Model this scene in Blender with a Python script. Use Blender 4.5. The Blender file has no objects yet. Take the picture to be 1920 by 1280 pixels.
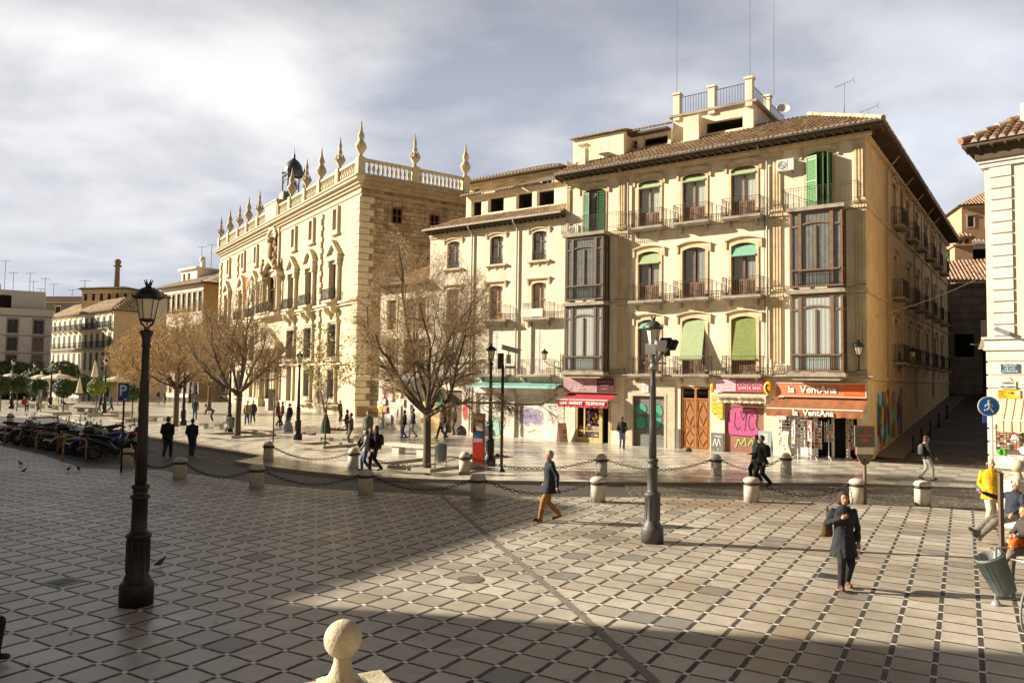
import bpy, bmesh, math, random
from math import sin, cos, pi, radians, sqrt, atan2
from mathutils import Vector, Matrix
import numpy as np
R = random.Random(7)
SC = bpy.context.scene
COL = SC.collection
# ------------------------------------------------------------------ camera
FPX, PITCH, ROLL, CAMH = 1430., 0.05212, 0.014136, 3.55
_cp, _sp, _c, _s = cos(PITCH), sin(PITCH), cos(ROLL), sin(ROLL)
RV = Vector((1, 0, 0)) * _c + Vector((0, -_sp, _cp)) * _s
UV_ = Vector((1, 0, 0)) * -_s + Vector((0, -_sp, _cp)) * _c
FW = Vector((0, _cp, _sp))
CAM = Vector((0, 0, CAMH))
cd = bpy.data.cameras.new('camera'); cam = bpy.data.objects.new('camera', cd); COL.objects.link(cam)
cd.sensor_width = 36; cd.lens = 36 * FPX / 1920; cd.clip_start = .05; cd.clip_end = 2000
m3 = Matrix((RV, UV_, -FW)).transposed(); cam.matrix_world = Matrix.Translation(CAM) @ m3.to_4x4()
SC.camera = cam
SC.view_settings.view_transform = 'Standard'; SC.view_settings.look = 'None'
SC.view_settings.exposure = 1.2; SC.view_settings.gamma = 1
SC.cycles.max_bounces = 6; SC.cycles.diffuse_bounces = 3; SC.cycles.transparent_max_bounces = 12
# ------------------------------------------------------------------ sun and sky
SUN_AZ, SUN_EL = radians(279.5), radians(23)      # compass heading of the sun, from +Y clockwise
SUNV = Vector((sin(SUN_AZ) * cos(SUN_EL), cos(SUN_AZ) * cos(SUN_EL), sin(SUN_EL)))
ld = bpy.data.lights.new('sun', 'SUN'); ld.energy = 5.0; ld.angle = radians(.6); ld.color = (1, .9, .73)
sun = bpy.data.objects.new('sun', ld); COL.objects.link(sun); sun.location = (-30, 0, 40)
sun.rotation_euler = SUNV.to_track_quat('Z', 'Y').to_euler()


class NT:
    """small helper to write node trees as expressions"""
    def __init__(s, tree): s.t = tree; s.n = tree.nodes; s.l = tree.links
    def put(s, sock, v):
        if v is None: return
        if hasattr(v, 'links') or isinstance(v, bpy.types.NodeSocket): s.l.new(v, sock)
        else:
            try: sock.default_value = v
            except Exception: sock.default_value = tuple(v) + (1,)
    def math(s, op, a, b=None, c=None, clamp=False):
        n = s.n.new('ShaderNodeMath'); n.operation = op; n.use_clamp = clamp
        s.put(n.inputs[0], a); s.put(n.inputs[1], b); s.put(n.inputs[2], c); return n.outputs[0]
    def mix(s, f, a, b, mode='MIX'):
        n = s.n.new('ShaderNodeMix'); n.data_type = 'RGBA'; n.blend_type = mode
        s.put(n.inputs[0], f); s.put(n.inputs[6], a if not isinstance(a, tuple) else a[:3] + (1,)); s.put(n.inputs[7], b if not isinstance(b, tuple) else b[:3] + (1,)); return n.outputs[2]
    def noise(s, vec, scale, detail=3, rough=.55, dist=0, col=False):
        n = s.n.new('ShaderNodeTexNoise'); s.put(n.inputs['Vector'], vec); n.inputs['Scale'].default_value = scale
        n.inputs['Detail'].default_value = detail; n.inputs['Roughness'].default_value = rough; n.inputs['Distortion'].default_value = dist
        return n.outputs[1 if col else 0]
    def ramp(s, v, *st):
        n = s.n.new('ShaderNodeValToRGB'); s.put(n.inputs[0], v); e = n.color_ramp.elements
        while len(e) < len(st): e.new(.5)
        for k, (p, c) in enumerate(st):
            e[k].position = p; e[k].color = tuple(c) + (1,) if not isinstance(c, (int, float)) else (c, c, c, 1)
        return n.outputs[0]
    def rng(s, v, a, b, c=0., d=1.):
        n = s.n.new('ShaderNodeMapRange'); s.put(n.inputs[0], v)
        for k, x in enumerate((a, b, c, d)): n.inputs[k + 1].default_value = x
        return n.outputs[0]
    def coord(s, k='Object'): return s.n.new('ShaderNodeTexCoord').outputs[k]
    def sep(s, v): n = s.n.new('ShaderNodeSeparateXYZ'); s.put(n.inputs[0], v); return n.outputs
    def comb(s, x, y, z): n = s.n.new('ShaderNodeCombineXYZ'); s.put(n.inputs[0], x); s.put(n.inputs[1], y); s.put(n.inputs[2], z); return n.outputs[0]
    def scale(s, v, sc):
        n = s.n.new('ShaderNodeVectorMath'); n.operation = 'MULTIPLY'; s.put(n.inputs[0], v); n.inputs[1].default_value = sc; return n.outputs[0]
    def bump(s, h, st, dist=.02):
        n = s.n.new('ShaderNodeBump'); n.inputs['Strength'].default_value = st; n.inputs['Distance'].default_value = dist; s.put(n.inputs['Height'], h); return n.outputs[0]


w = bpy.data.worlds.new("World"); SC.world = w; w.use_nodes = True
t = NT(w.node_tree); bg = w.node_tree.nodes['Background']; bg.inputs[1].default_value = .1
sky = t.n.new('ShaderNodeTexSky'); sky.sky_type = 'NISHITA'; sky.sun_disc = False
sky.sun_elevation = SUN_EL; sky.sun_rotation = SUN_AZ; sky.altitude = 700; sky.air_density = 1; sky.dust_density = 1.5
g = t.coord('Generated'); sx, sy, sz = t.sep(g)
zc = t.math('ADD', t.math('MAXIMUM', sz, 0.), .22)
cv = t.comb(t.math('DIVIDE', sx, zc), t.math('DIVIDE', sy, zc), t.math('MULTIPLY', zc, .6))
n1 = t.noise(t.scale(cv, (1.0, 1.15, 1)), 1.5, 8, .52, .2)
n2 = t.noise(cv, .55, 3, .5)
n3 = t.noise(cv, 3.6, 7, .52, .2)
side = t.rng(t.math('DIVIDE', sx, t.math('MAXIMUM', sy, .15)), -.7, .3, .04, -.03)   # brighter towards the sun
dens = t.math('ADD', t.math('ADD', t.math('MULTIPLY', n1, .85), t.math('MULTIPLY', n2, .22)), t.math('ADD', t.math('MULTIPLY', n3, .21), side))
cl = t.ramp(dens, (.53, (1.98, 2.13, 2.58)), (.60, (2.42, 2.54, 2.92)), (.66, (2.95, 3.02, 3.25)), (.73, (3.6, 3.62, 3.75)), (.83, (4.4, 4.4, 4.4)))
hz = t.rng(sz, 0., .3, 1., 0.)
cl = t.mix(t.math('MULTIPLY', hz, .35), cl, (2.75, 2.95, 3.4))
gap = t.math('MULTIPLY', t.rng(n2, .56, .68, 0., 1.), t.rng(n1, .52, .62, 0., .5))
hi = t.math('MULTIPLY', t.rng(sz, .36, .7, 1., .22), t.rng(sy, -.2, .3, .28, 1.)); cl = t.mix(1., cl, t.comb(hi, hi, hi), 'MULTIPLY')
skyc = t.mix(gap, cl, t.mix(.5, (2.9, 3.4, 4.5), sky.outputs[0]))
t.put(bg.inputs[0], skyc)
# ------------------------------------------------------------------ pixel helpers: lay-out measured from the photograph
def ray(x, y): return RV * ((x - 960) / FPX) - UV_ * ((y - 640) / FPX) + FW
def G(x, y, z=0.):
    d = ray(x, y); return CAM + d * ((z - CAMH) / d.z)
def Gat(x, y, dist):
    d = ray(x, y); return CAM + d * dist
def prj(p):
    q = Vector(p) - CAM; return 960 + FPX * q.dot(RV) / q.dot(FW), 640 - FPX * q.dot(UV_) / q.dot(FW)
def hd(deg): return Vector((sin(radians(deg)), cos(radians(deg)), 0))
# ------------------------------------------------------------------ mesh builder
class MB:
    def __init__(s): s.v = []; s.f = []; s.k = []; s.m = 0; s.T = Matrix.Identity(4)
    def add(s, vs, fs, m=None):
        b = len(s.v); T = s.T; s.v += [tuple(T @ Vector(p)) for p in vs]
        s.f += [tuple(b + i for i in f) for f in fs]; s.k += [s.m if m is None else m] * len(fs); return s
    def quad(s, a, b, c, d, m=None): return s.add([a, b, c, d], [(0, 1, 2, 3)], m)
    def box(s, x0, x1, y0, y1, z0, z1, m=None):
        return s.add([(x0, y0, z0), (x1, y0, z0), (x1, y1, z0), (x0, y1, z0), (x0, y0, z1), (x1, y0, z1), (x1, y1, z1), (x0, y1, z1)],
                     [(0, 3, 2, 1), (4, 5, 6, 7), (0, 1, 5, 4), (1, 2, 6, 5), (2, 3, 7, 6), (3, 0, 4, 7)], m)
    def prism(s, pts, a, b, ax='y', m=None):
        n = len(pts)
        def P(p, h): return (p[0], h, p[1]) if ax == 'y' else ((p[0], p[1], h) if ax == 'z' else (h, p[0], p[1]))
        return s.add([P(p, a) for p in pts] + [P(p, b) for p in pts],
                     [tuple(range(n))[::-1], tuple(range(n, 2 * n))] + [(i, (i + 1) % n, n + (i + 1) % n, n + i) for i in range(n)], m)
    def ring(s, outer, inner, a, b, m=None):
        """strip between two open outlines of equal length (x,z), extruded in y from a to b"""
        n = len(outer)
        vs = [(p[0], a, p[1]) for p in outer] + [(p[0], a, p[1]) for p in inner] + [(p[0], b, p[1]) for p in outer] + [(p[0], b, p[1]) for p in inner]
        fs = []
        for i in range(n - 1):
            j = i + 1
            fs += [(i, j, n + j, n + i), (2 * n + i, 3 * n + i, 3 * n + j, 2 * n + j), (i, 2 * n + i, 2 * n + j, j), (n + i, n + j, 3 * n + j, 3 * n + i)]
        fs += [(0, n, 3 * n, 2 * n), (n - 1, 3 * n - 1, 4 * n - 1, 2 * n - 1)]
        return s.add(vs, fs, m)
    def tube(s, pts, r, n=6, m=None, caps=True):
        pts = [Vector(p) for p in pts]; vs = []; fs = []; k = len(pts)
        rs = r if isinstance(r, (list, tuple)) else [r] * k
        up = Vector((0, 0, 1)); d0 = (pts[1] - pts[0]).normalized()
        a = d0.cross(up if abs(d0.z) < .9 else Vector((1, 0, 0))).normalized()
        for i, p in enumerate(pts):
            d = (pts[min(i + 1, k - 1)] - pts[max(i - 1, 0)]).normalized()
            a = (a - d * a.dot(d)); a = a.normalized() if a.length > 1e-6 else d.orthogonal().normalized(); b = d.cross(a)
            for j in range(n):
                t_ = 2 * pi * (j + .5) / n; vs.append(tuple(p + (a * cos(t_) + b * sin(t_)) * rs[i]))
        for i in range(k - 1):
            for j in range(n): fs.append((i * n + j, i * n + (j + 1) % n, (i + 1) * n + (j + 1) % n, (i + 1) * n + j))
        if caps: fs += [tuple(range(n))[::-1], tuple(range((k - 1) * n, k * n))]
        return s.add(vs, fs, m)
    def bar(s, a, b, r, m=None, n=4): return s.tube([a, b], r, n, m)
    def lathe(s, prof, n=16, c=(0, 0, 0), m=None, rot=0.):
        vs = []; fs = []; k = len(prof)
        for r, z in prof:
            for j in range(n):
                t_ = 2 * pi * j / n + rot; vs.append((c[0] + r * cos(t_), c[1] + r * sin(t_), c[2] + z))
        for i in range(k - 1):
            for j in range(n): fs.append((i * n + j, i * n + (j + 1) % n, (i + 1) * n + (j + 1) % n, (i + 1) * n + j))
        if prof[0][0] > 1e-4: fs.append(tuple(range(n))[::-1])
        if prof[-1][0] > 1e-4: fs.append(tuple(range((k - 1) * n, k * n)))
        return s.add(vs, fs, m)
    def ball(s, c, r, n=10, m=None, sc=(1, 1, 1)):
        vs = []; fs = []; k = max(4, n // 2 + 1)
        for i in range(k + 1):
            a = pi * i / k
            for j in range(n): vs.append((c[0] + r * sc[0] * sin(a) * cos(2 * pi * j / n), c[1] + r * sc[1] * sin(a) * sin(2 * pi * j / n), c[2] - r * sc[2] * cos(a)))
        for i in range(k):
            for j in range(n): fs.append((i * n + j, i * n + (j + 1) % n, (i + 1) * n + (j + 1) % n, (i + 1) * n + j))
        return s.add(vs, fs, m)
    def torus(s, c, R1, r, axis='y', n=20, k=8, m=None, a0=0., a1=2 * pi, sc=1.):
        pts = []
        for i in range(n + 1):
            t_ = a0 + (a1 - a0) * i / n; u, v = R1 * cos(t_), R1 * sin(t_) * sc
            pts.append((c[0] + u, c[1], c[2] + v) if axis == 'y' else ((c[0], c[1] + u, c[2] + v) if axis == 'x' else (c[0] + u, c[1] + v, c[2])))
        full = abs(a1 - a0 - 2 * pi) < 1e-6
        vs = []; fs = []; P = [Vector(p) for p in pts[:-1]] if full else [Vector(p) for p in pts]; q = len(P); C = Vector(c)
        ax = Vector((0, 1, 0)) if axis == 'y' else (Vector((1, 0, 0)) if axis == 'x' else Vector((0, 0, 1)))
        for p in P:
            o = (p - C).normalized()
            for j in range(k): t_ = 2 * pi * j / k; vs.append(tuple(p + (o * cos(t_) + ax * sin(t_)) * r))
        for i in range(q if full else q - 1):
            for j in range(k): i2 = (i + 1) % q; fs.append((i * k + j, i * k + (j + 1) % k, i2 * k + (j + 1) % k, i2 * k + j))
        return s.add(vs, fs, m)
    def wall(s, x0, x1, z0, z1, holes=(), d=.3, m=0, mr=None, mb=None):
        """wall skin in the plane y=0 with real openings: reveals and a dark room behind each"""
        mr = m if mr is None else mr
        xs = sorted({x0, x1} | {h[0] for h in holes} | {h[1] for h in holes}); zs = sorted({z0, z1} | {h[2] for h in holes} | {h[3] for h in holes})
        xs = [x for x in xs if x0 <= x <= x1]; zs = [z for z in zs if z0 <= z <= z1]
        for i in range(len(xs) - 1):
            for j in range(len(zs) - 1):
                cx, cz = (xs[i] + xs[i + 1]) / 2, (zs[j] + zs[j + 1]) / 2
                if any(h[0] < cx < h[1] and h[2] < cz < h[3] for h in holes): continue
                s.quad((xs[i], 0, zs[j]), (xs[i + 1], 0, zs[j]), (xs[i + 1], 0, zs[j + 1]), (xs[i], 0, zs[j + 1]), m)
        for h in holes:
            a, b, c, e = h[:4]
            s.quad((a, 0, c), (a, 0, e), (a, d, e), (a, d, c), mr); s.quad((b, 0, c), (b, d, c), (b, d, e), (b, 0, e), mr)
            s.quad((a, 0, e), (b, 0, e), (b, d, e), (a, d, e), mr); s.quad((a, 0, c), (a, d, c), (b, d, c), (b, 0, c), mr)
            if mb is not None:
                D = d + .9
                for q in (((a, d, c), (a, D, c), (a, D, e), (a, d, e)), ((b, d, c), (b, d, e), (b, D, e), (b, D, c)), ((a, D, c), (b, D, c), (b, D, e), (a, D, e)),
                          ((a, d, e), (a, D, e), (b, D, e), (b, d, e)), ((a, d, c), (b, d, c), (b, D, c), (a, D, c))): s.quad(*q, mb)
        return s
    def build(s, name, mats, parent=None, smooth=True, ang=40, loc=None):
        me = bpy.data.meshes.new(name); me.from_pydata(s.v, [], s.f)
        mats = mats if isinstance(mats, (list, tuple)) else [mats]
        for q in mats: me.materials.append(q)
        if len(mats) > 1: me.polygons.foreach_set('material_index', s.k)
        if smooth:
            me.polygons.foreach_set('use_smooth', [True] * len(s.f)); me.update()
            if ang < 75 and len(s.f) < 60000:      # flat faces beside hard edges, smooth faces where the form is round
                nf, nl = len(me.polygons), len(me.loops); N = np.empty(nf * 3, np.float32); me.polygons.foreach_get('normal', N); N = N.reshape(-1, 3)
                E_ = np.empty(nl, np.int32); me.loops.foreach_get('edge_index', E_); tot = np.empty(nf, np.int32); me.polygons.foreach_get('loop_total', tot)
                F_ = np.repeat(np.arange(nf), tot); od = np.argsort(E_, kind='stable'); e_, f_ = E_[od], F_[od]; cnt = np.bincount(E_, minlength=len(me.edges))
                hard = np.zeros(nf, bool); soft = np.zeros(nf, bool); hard[F_[cnt[E_] != 2]] = True
                k_ = np.nonzero((e_[:-1] == e_[1:]) & (cnt[e_[:-1]] == 2))[0]; a1, a2 = f_[k_], f_[k_ + 1]; an = np.arccos(np.clip((N[a1] * N[a2]).sum(1), -1, 1))
                h_ = an > radians(ang); q_ = (an > .02) & ~h_
                for v_ in (a1, a2): hard[v_[h_]] = True; soft[v_[q_]] = True
                me.polygons.foreach_set('use_smooth', soft | ~hard)
        me.update(); o = bpy.data.objects.new(name, me); COL.objects.link(o)
        if parent: o.parent = parent
        if loc is not None: o.location = loc
        return o


def tag(o, label, cat=None, group=None, kind=None):
    if label: o['label'] = label
    if cat: o['category'] = cat
    if group: o['group'] = group
    if kind: o['kind'] = kind
    return o
def thing(name, label, cat, loc=(0, 0, 0), rz=0., group=None):
    o = bpy.data.objects.new(name, None); COL.objects.link(o); o.location = loc; o.rotation_euler = (0, 0, rz); o.empty_display_size = .2
    return tag(o, label, cat, group)
KIDS = {}
def kids(o): return [c for c in bpy.data.objects if c.parent == o]
def capture(root):
    """remember the tree under root so it can be copied without searching the scene"""
    def rec(o): return (o, [rec(c) for c in kids(o)])
    return rec(root)
def dup(tree, loc=None, rz=None, label=None, parent=None, group=None, scale=None):
    def rec(n, par):
        c = n[0].copy(); COL.objects.link(c); c.parent = par
        for k in n[1]: rec(k, c)
        return c
    c = rec(tree, parent)
    if loc is not None: c.location = loc
    if rz is not None: c.rotation_euler = (0, 0, rz)
    if label: c['label'] = label
    if group: c['group'] = group
    if scale: c.scale = (scale,) * 3
    return c
def struct(o, label=None): o['kind'] = 'structure'; (label and tag(o, label)); return o
# ------------------------------------------------------------------ materials
MATS = {}
def mat(name, col, rough=.7, metal=0., var=.12, scale=4., bump=0., streak=0., spec=.5, dirt=None, fine=0., emit=None, coat=0.):
    if name in MATS: return MATS[name]
    m = bpy.data.materials.new(name); m.use_nodes = True; t = NT(m.node_tree); b = m.node_tree.nodes['Principled BSDF']
    b.inputs['Roughness'].default_value = rough; b.inputs['Metallic'].default_value = metal; b.inputs['Specular IOR Level'].default_value = spec
    if coat: b.inputs['Coat Weight'].default_value = coat
    c = tuple(col) + (1,)
    if var or streak or dirt:
        o = t.coord()
        n = t.noise(o, scale, 5, .6)
        f = t.rng(n, .3, .7, 1 - var, 1 + var)
        x = t.mix(1., c, t.comb(f, f, f), 'MULTIPLY')
        if streak:
            n2 = t.noise(t.scale(o, (3.5, 3.5, .28)), 1.3, 5, .6); g_ = t.rng(n2, .5, .75, 0., streak)
            x = t.mix(g_, x, tuple(v * .48 for v in col))
            n4 = t.noise(o, .7, 4, .6); x = t.mix(t.rng(n4, .5, .68, 0., streak * .9), x, (col[0] * .72, col[1] * .68, col[2] * .62))
        if dirt:
            n3 = t.noise(o, scale * .35, 6, .65, .4); x = t.mix(t.rng(n3, .48, .7, 0., .9), x, tuple(dirt) + (1,))
        if fine:
            n5 = t.noise(o, scale * 12, 3, .6); q = t.rng(n5, .3, .7, 1 - fine, 1 + fine); x = t.mix(1., x, t.comb(q, q, q), 'MULTIPLY')
        t.put(b.inputs['Base Color'], x)
        t.put(b.inputs['Roughness'], t.rng(n, .2, .8, max(0, rough - .08), min(1, rough + .08)))
    else: b.inputs['Base Color'].default_value = c
    if bump: t.put(b.inputs['Normal'], t.bump(t.noise(t.coord(), scale * 6, 4, .6), bump, .02))
    if emit: b.inputs['Emission Color'].default_value = tuple(emit) + (1,); b.inputs['Emission Strength'].default_value = 1
    MATS[name] = m; return m
def glass_mat(name='window_glass', refl=.07, tint=(.93, .96, .96)):
    m = bpy.data.materials.new(name); m.use_nodes = True; t = NT(m.node_tree); t.n.clear()
    out = t.n.new('ShaderNodeOutputMaterial'); mx = t.n.new('ShaderNodeMixShader'); tr = t.n.new('ShaderNodeBsdfTransparent'); gl = t.n.new('ShaderNodeBsdfGlossy')
    tr.inputs[0].default_value = tint + (1,); gl.inputs['Roughness'].default_value = .04
    lw = t.n.new('ShaderNodeLayerWeight'); lw.inputs[0].default_value = .35
    t.put(gl.inputs['Normal'], t.bump(t.noise(t.coord(), 1.6, 2), .12, .05))
    t.put(mx.inputs[0], t.math('ADD', t.math('MULTIPLY', lw.outputs[0], .4), refl, clamp=True)); t.l.new(tr.outputs[0], mx.inputs[1]); t.l.new(gl.outputs[0], mx.inputs[2]); t.l.new(mx.outputs[0], out.inputs[0])
    return m
def brick_mat(name, c1, c2, mortar, bw=.9, bh=.4, ms=.012, rough=.8, bump=.5, mottle=.25, axes='xz', off=.5):
    m = bpy.data.materials.new(name); m.use_nodes = True; t = NT(m.node_tree); b = m.node_tree.nodes['Principled BSDF']; b.inputs['Roughness'].default_value = rough
    x, y, z = t.sep(t.coord()); 
    if axes == 'xz': v = t.comb(x, z, 0.)
    elif axes == 'yz': v = t.comb(y, z, 0.)
    else: v = t.comb(x, y, 0.)
    n = t.n.new('ShaderNodeTexBrick'); t.put(n.inputs['Vector'], v); n.inputs['Color1'].default_value = c1 + (1,); n.inputs['Color2'].default_value = c2 + (1,); n.inputs['Mortar'].default_value = mortar + (1,)
    n.inputs['Scale'].default_value = 1; n.inputs['Brick Width'].default_value = bw; n.inputs['Row Height'].default_value = bh; n.inputs['Mortar Size'].default_value = ms; n.offset = off; n.inputs['Mortar Smooth'].default_value = .4
    f = t.rng(t.noise(t.coord(), 1.7, 6, .65), .3, .7, 1 - mottle, 1 + mottle); c = t.mix(1., n.outputs[0], t.comb(f, f, f), 'MULTIPLY')
    f = t.rng(t.noise(t.scale(t.coord(), (1, 1, .25)), .5, 5, .6), .5, .7, 0., mottle * 2); c = t.mix(f, c, tuple(q * .4 for q in c1) + (1,))
    t.put(b.inputs['Base Color'], c)
    h = t.math('ADD', t.math('MULTIPLY', n.outputs[1], -1.), t.math('MULTIPLY', t.noise(t.coord(), 9, 4), .5)); t.put(b.inputs['Normal'], t.bump(h, bump, .02))
    return m
PLASTER = mat('plaster_cream', (.79, .695, .52), .85, var=.11, scale=.9, streak=.6, bump=.12, dirt=None, fine=.04)
PLASTER2 = mat('plaster_pale', (.76, .68, .52), .85, var=.12, scale=1.1, streak=.65, bump=.12, fine=.04)
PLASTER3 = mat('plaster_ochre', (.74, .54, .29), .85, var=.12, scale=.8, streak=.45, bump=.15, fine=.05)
TRIM = mat('trim_ochre', (.66, .53, .33), .8, var=.14, scale=2, streak=.5, bump=.1)
LEDGE = mat('ledge_stone', (.36, .31, .24), .85, var=.2, scale=3, bump=.2, dirt=(.16, .13, .1))
WOOD = mat('wood_brown', (.19, .105, .06), .55, var=.25, scale=5)
DWOOD = mat('wood_dark', (.12, .075, .045), .6, var=.25, scale=5)
DOORW = mat('wood_door', (.36, .15, .045), .5, var=.2, scale=4)
ROOMD = mat('room_dark', (.025, .022, .02), .9, var=0)
CURT = mat('curtain_white', (.8, .78, .72), .9, var=.15, scale=9)
CURTG = mat('curtain_grey', (.5, .49, .47), .9, var=.2, scale=9)
GLASS = glass_mat()
IRON = mat('iron_black', (.022, .02, .018), .45, .4, var=.15)
IRONR = mat('iron_brown', (.06, .045, .035), .6, .2, var=.25)
GSHUT = mat('shutter_green', (.04, .13, .04), .5, var=.15, scale=6)
GBLIND = mat('blind_green', (.34, .41, .22), .7, var=.12, scale=5)
GBLIND2 = mat('blind_olive', (.23, .28, .08), .7, var=.15, scale=5)
BLINDT = mat('blind_teal', (.2, .43, .3), .7, var=.1, scale=5)
WHITE = mat('white_paint', (.75, .74, .7), .5, var=.06)
PIPE = mat('pipe_grey', (.38, .33, .25), .6, var=.15)
STONE = mat('stone_pale', (.52, .44, .31), .85, var=.16, scale=2.5, bump=.25, streak=.3, fine=.06)
STONEW = mat('stone_white', (.58, .53, .44), .85, var=.14, scale=3, bump=.2, streak=.35, fine=.06)
BOLL = mat('bollard_stone', (.50, .45, .37), .8, var=.15, scale=5, bump=.2, dirt=(.3, .26, .2), fine=.06)
GREY = mat('grey_metal', (.3, .31, .31), .4, .5, var=.1)
ACW = mat('ac_white', (.68, .66, .6), .5, var=.08)
def tile_mat(name, a, b, c):
    m = bpy.data.materials.new(name); m.use_nodes = True; t = NT(m.node_tree); p = m.node_tree.nodes['Principled BSDF']; p.inputs['Roughness'].default_value = .85
    o = t.coord(); x, y, z = t.sep(o)
    v = t.n.new('ShaderNodeTexVoronoi'); t.put(v.inputs['Vector'], t.scale(o, (4.4, 2.4, 2.4))); v.inputs['Scale'].default_value = 1
    r_ = t.sep(v.outputs['Color'])[0]
    c0 = t.ramp(r_, (0., a), (.5, b), (1., c)); n = t.noise(o, 2.2, 5, .65); c1 = t.mix(t.rng(n, .52, .72, 0., .55), c0, (.17, .13, .08, 1))
    t.put(p.inputs['Base Color'], c1); t.put(p.inputs['Normal'], t.bump(t.noise(o, 14, 4), .4, .03)); return m
TILE = tile_mat('roof_tile', (.36, .22, .12), (.50, .36, .22), (.62, .50, .35))
TILER = tile_mat('roof_tile_red', (.24, .12, .065), (.34, .2, .12), (.45, .32, .22))
MORTAR = mat('tile_mortar', (.55, .5, .42), .9, var=.15)
EAVEW = mat('eave_wood', (.085, .055, .03), .8, var=.25)

def tiled_plane(mb, p0, p1, q0, q1, sp=.24, r=.085, m=0, me=1, courses=True, ends=True):
    """barrel tiles: eave edge p0-p1, upper edge q0-q1; real half-round rows with stepped courses"""
    p0, p1, q0, q1 = map(Vector, (p0, p1, q0, q1)); W = (p1 - p0).length; n = max(2, int(W / sp)); X = (p1 - p0).normalized()
    up0 = (q0 - p0); up0 = up0 - X * up0.dot(X); S = up0.length; U = up0.normalized(); a0 = max(0, (q0 - p0).dot(X)); a1 = min(W, (q1 - p0).dot(X))
    N = X.cross(U).normalized(); N = N if N.z > 0 else -N
    mb.quad(tuple(p0), tuple(p1), tuple(q1), tuple(q0), m)
    for i in range(n):
        f = (i + .5) / n; xx = f * W; a = p0 + X * xx; h_ = 1.
        if xx < a0: h_ = xx / a0
        elif xx > a1: h_ = (W - xx) / (W - a1)
        b = a + U * (S * h_)
        L = (b - a).length
        if L < .3: continue
        d = X; k = max(1, int(L / .45)) if courses else 1
        jit = R.uniform(-.012, .012)
        for j in range(k):
            s0, s1 = a.lerp(b, j / k), a.lerp(b, (j + 1) / k); r0, r1 = r * 1.06, r * .9
            u0, u1 = s0 + N * (.018 + jit), s1 + N * (.0 + jit); prof = [(cos(pi * h / 4), sin(pi * h / 4)) for h in range(5)]
            vs = [tuple(u0 + d * (r0 * c) + N * (r0 * s)) for c, s in prof] + [tuple(u1 + d * (r1 * c) + N * (r1 * s)) for c, s in prof]
            mb.add(vs, [(h, h + 1, 6 + h, 5 + h) for h in range(4)], m)
            if j == 0 and ends: mb.add(vs[:5], [(4, 3, 2, 1, 0)], me)
def tag_part(o, label): o['label'] = label; return o
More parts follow.
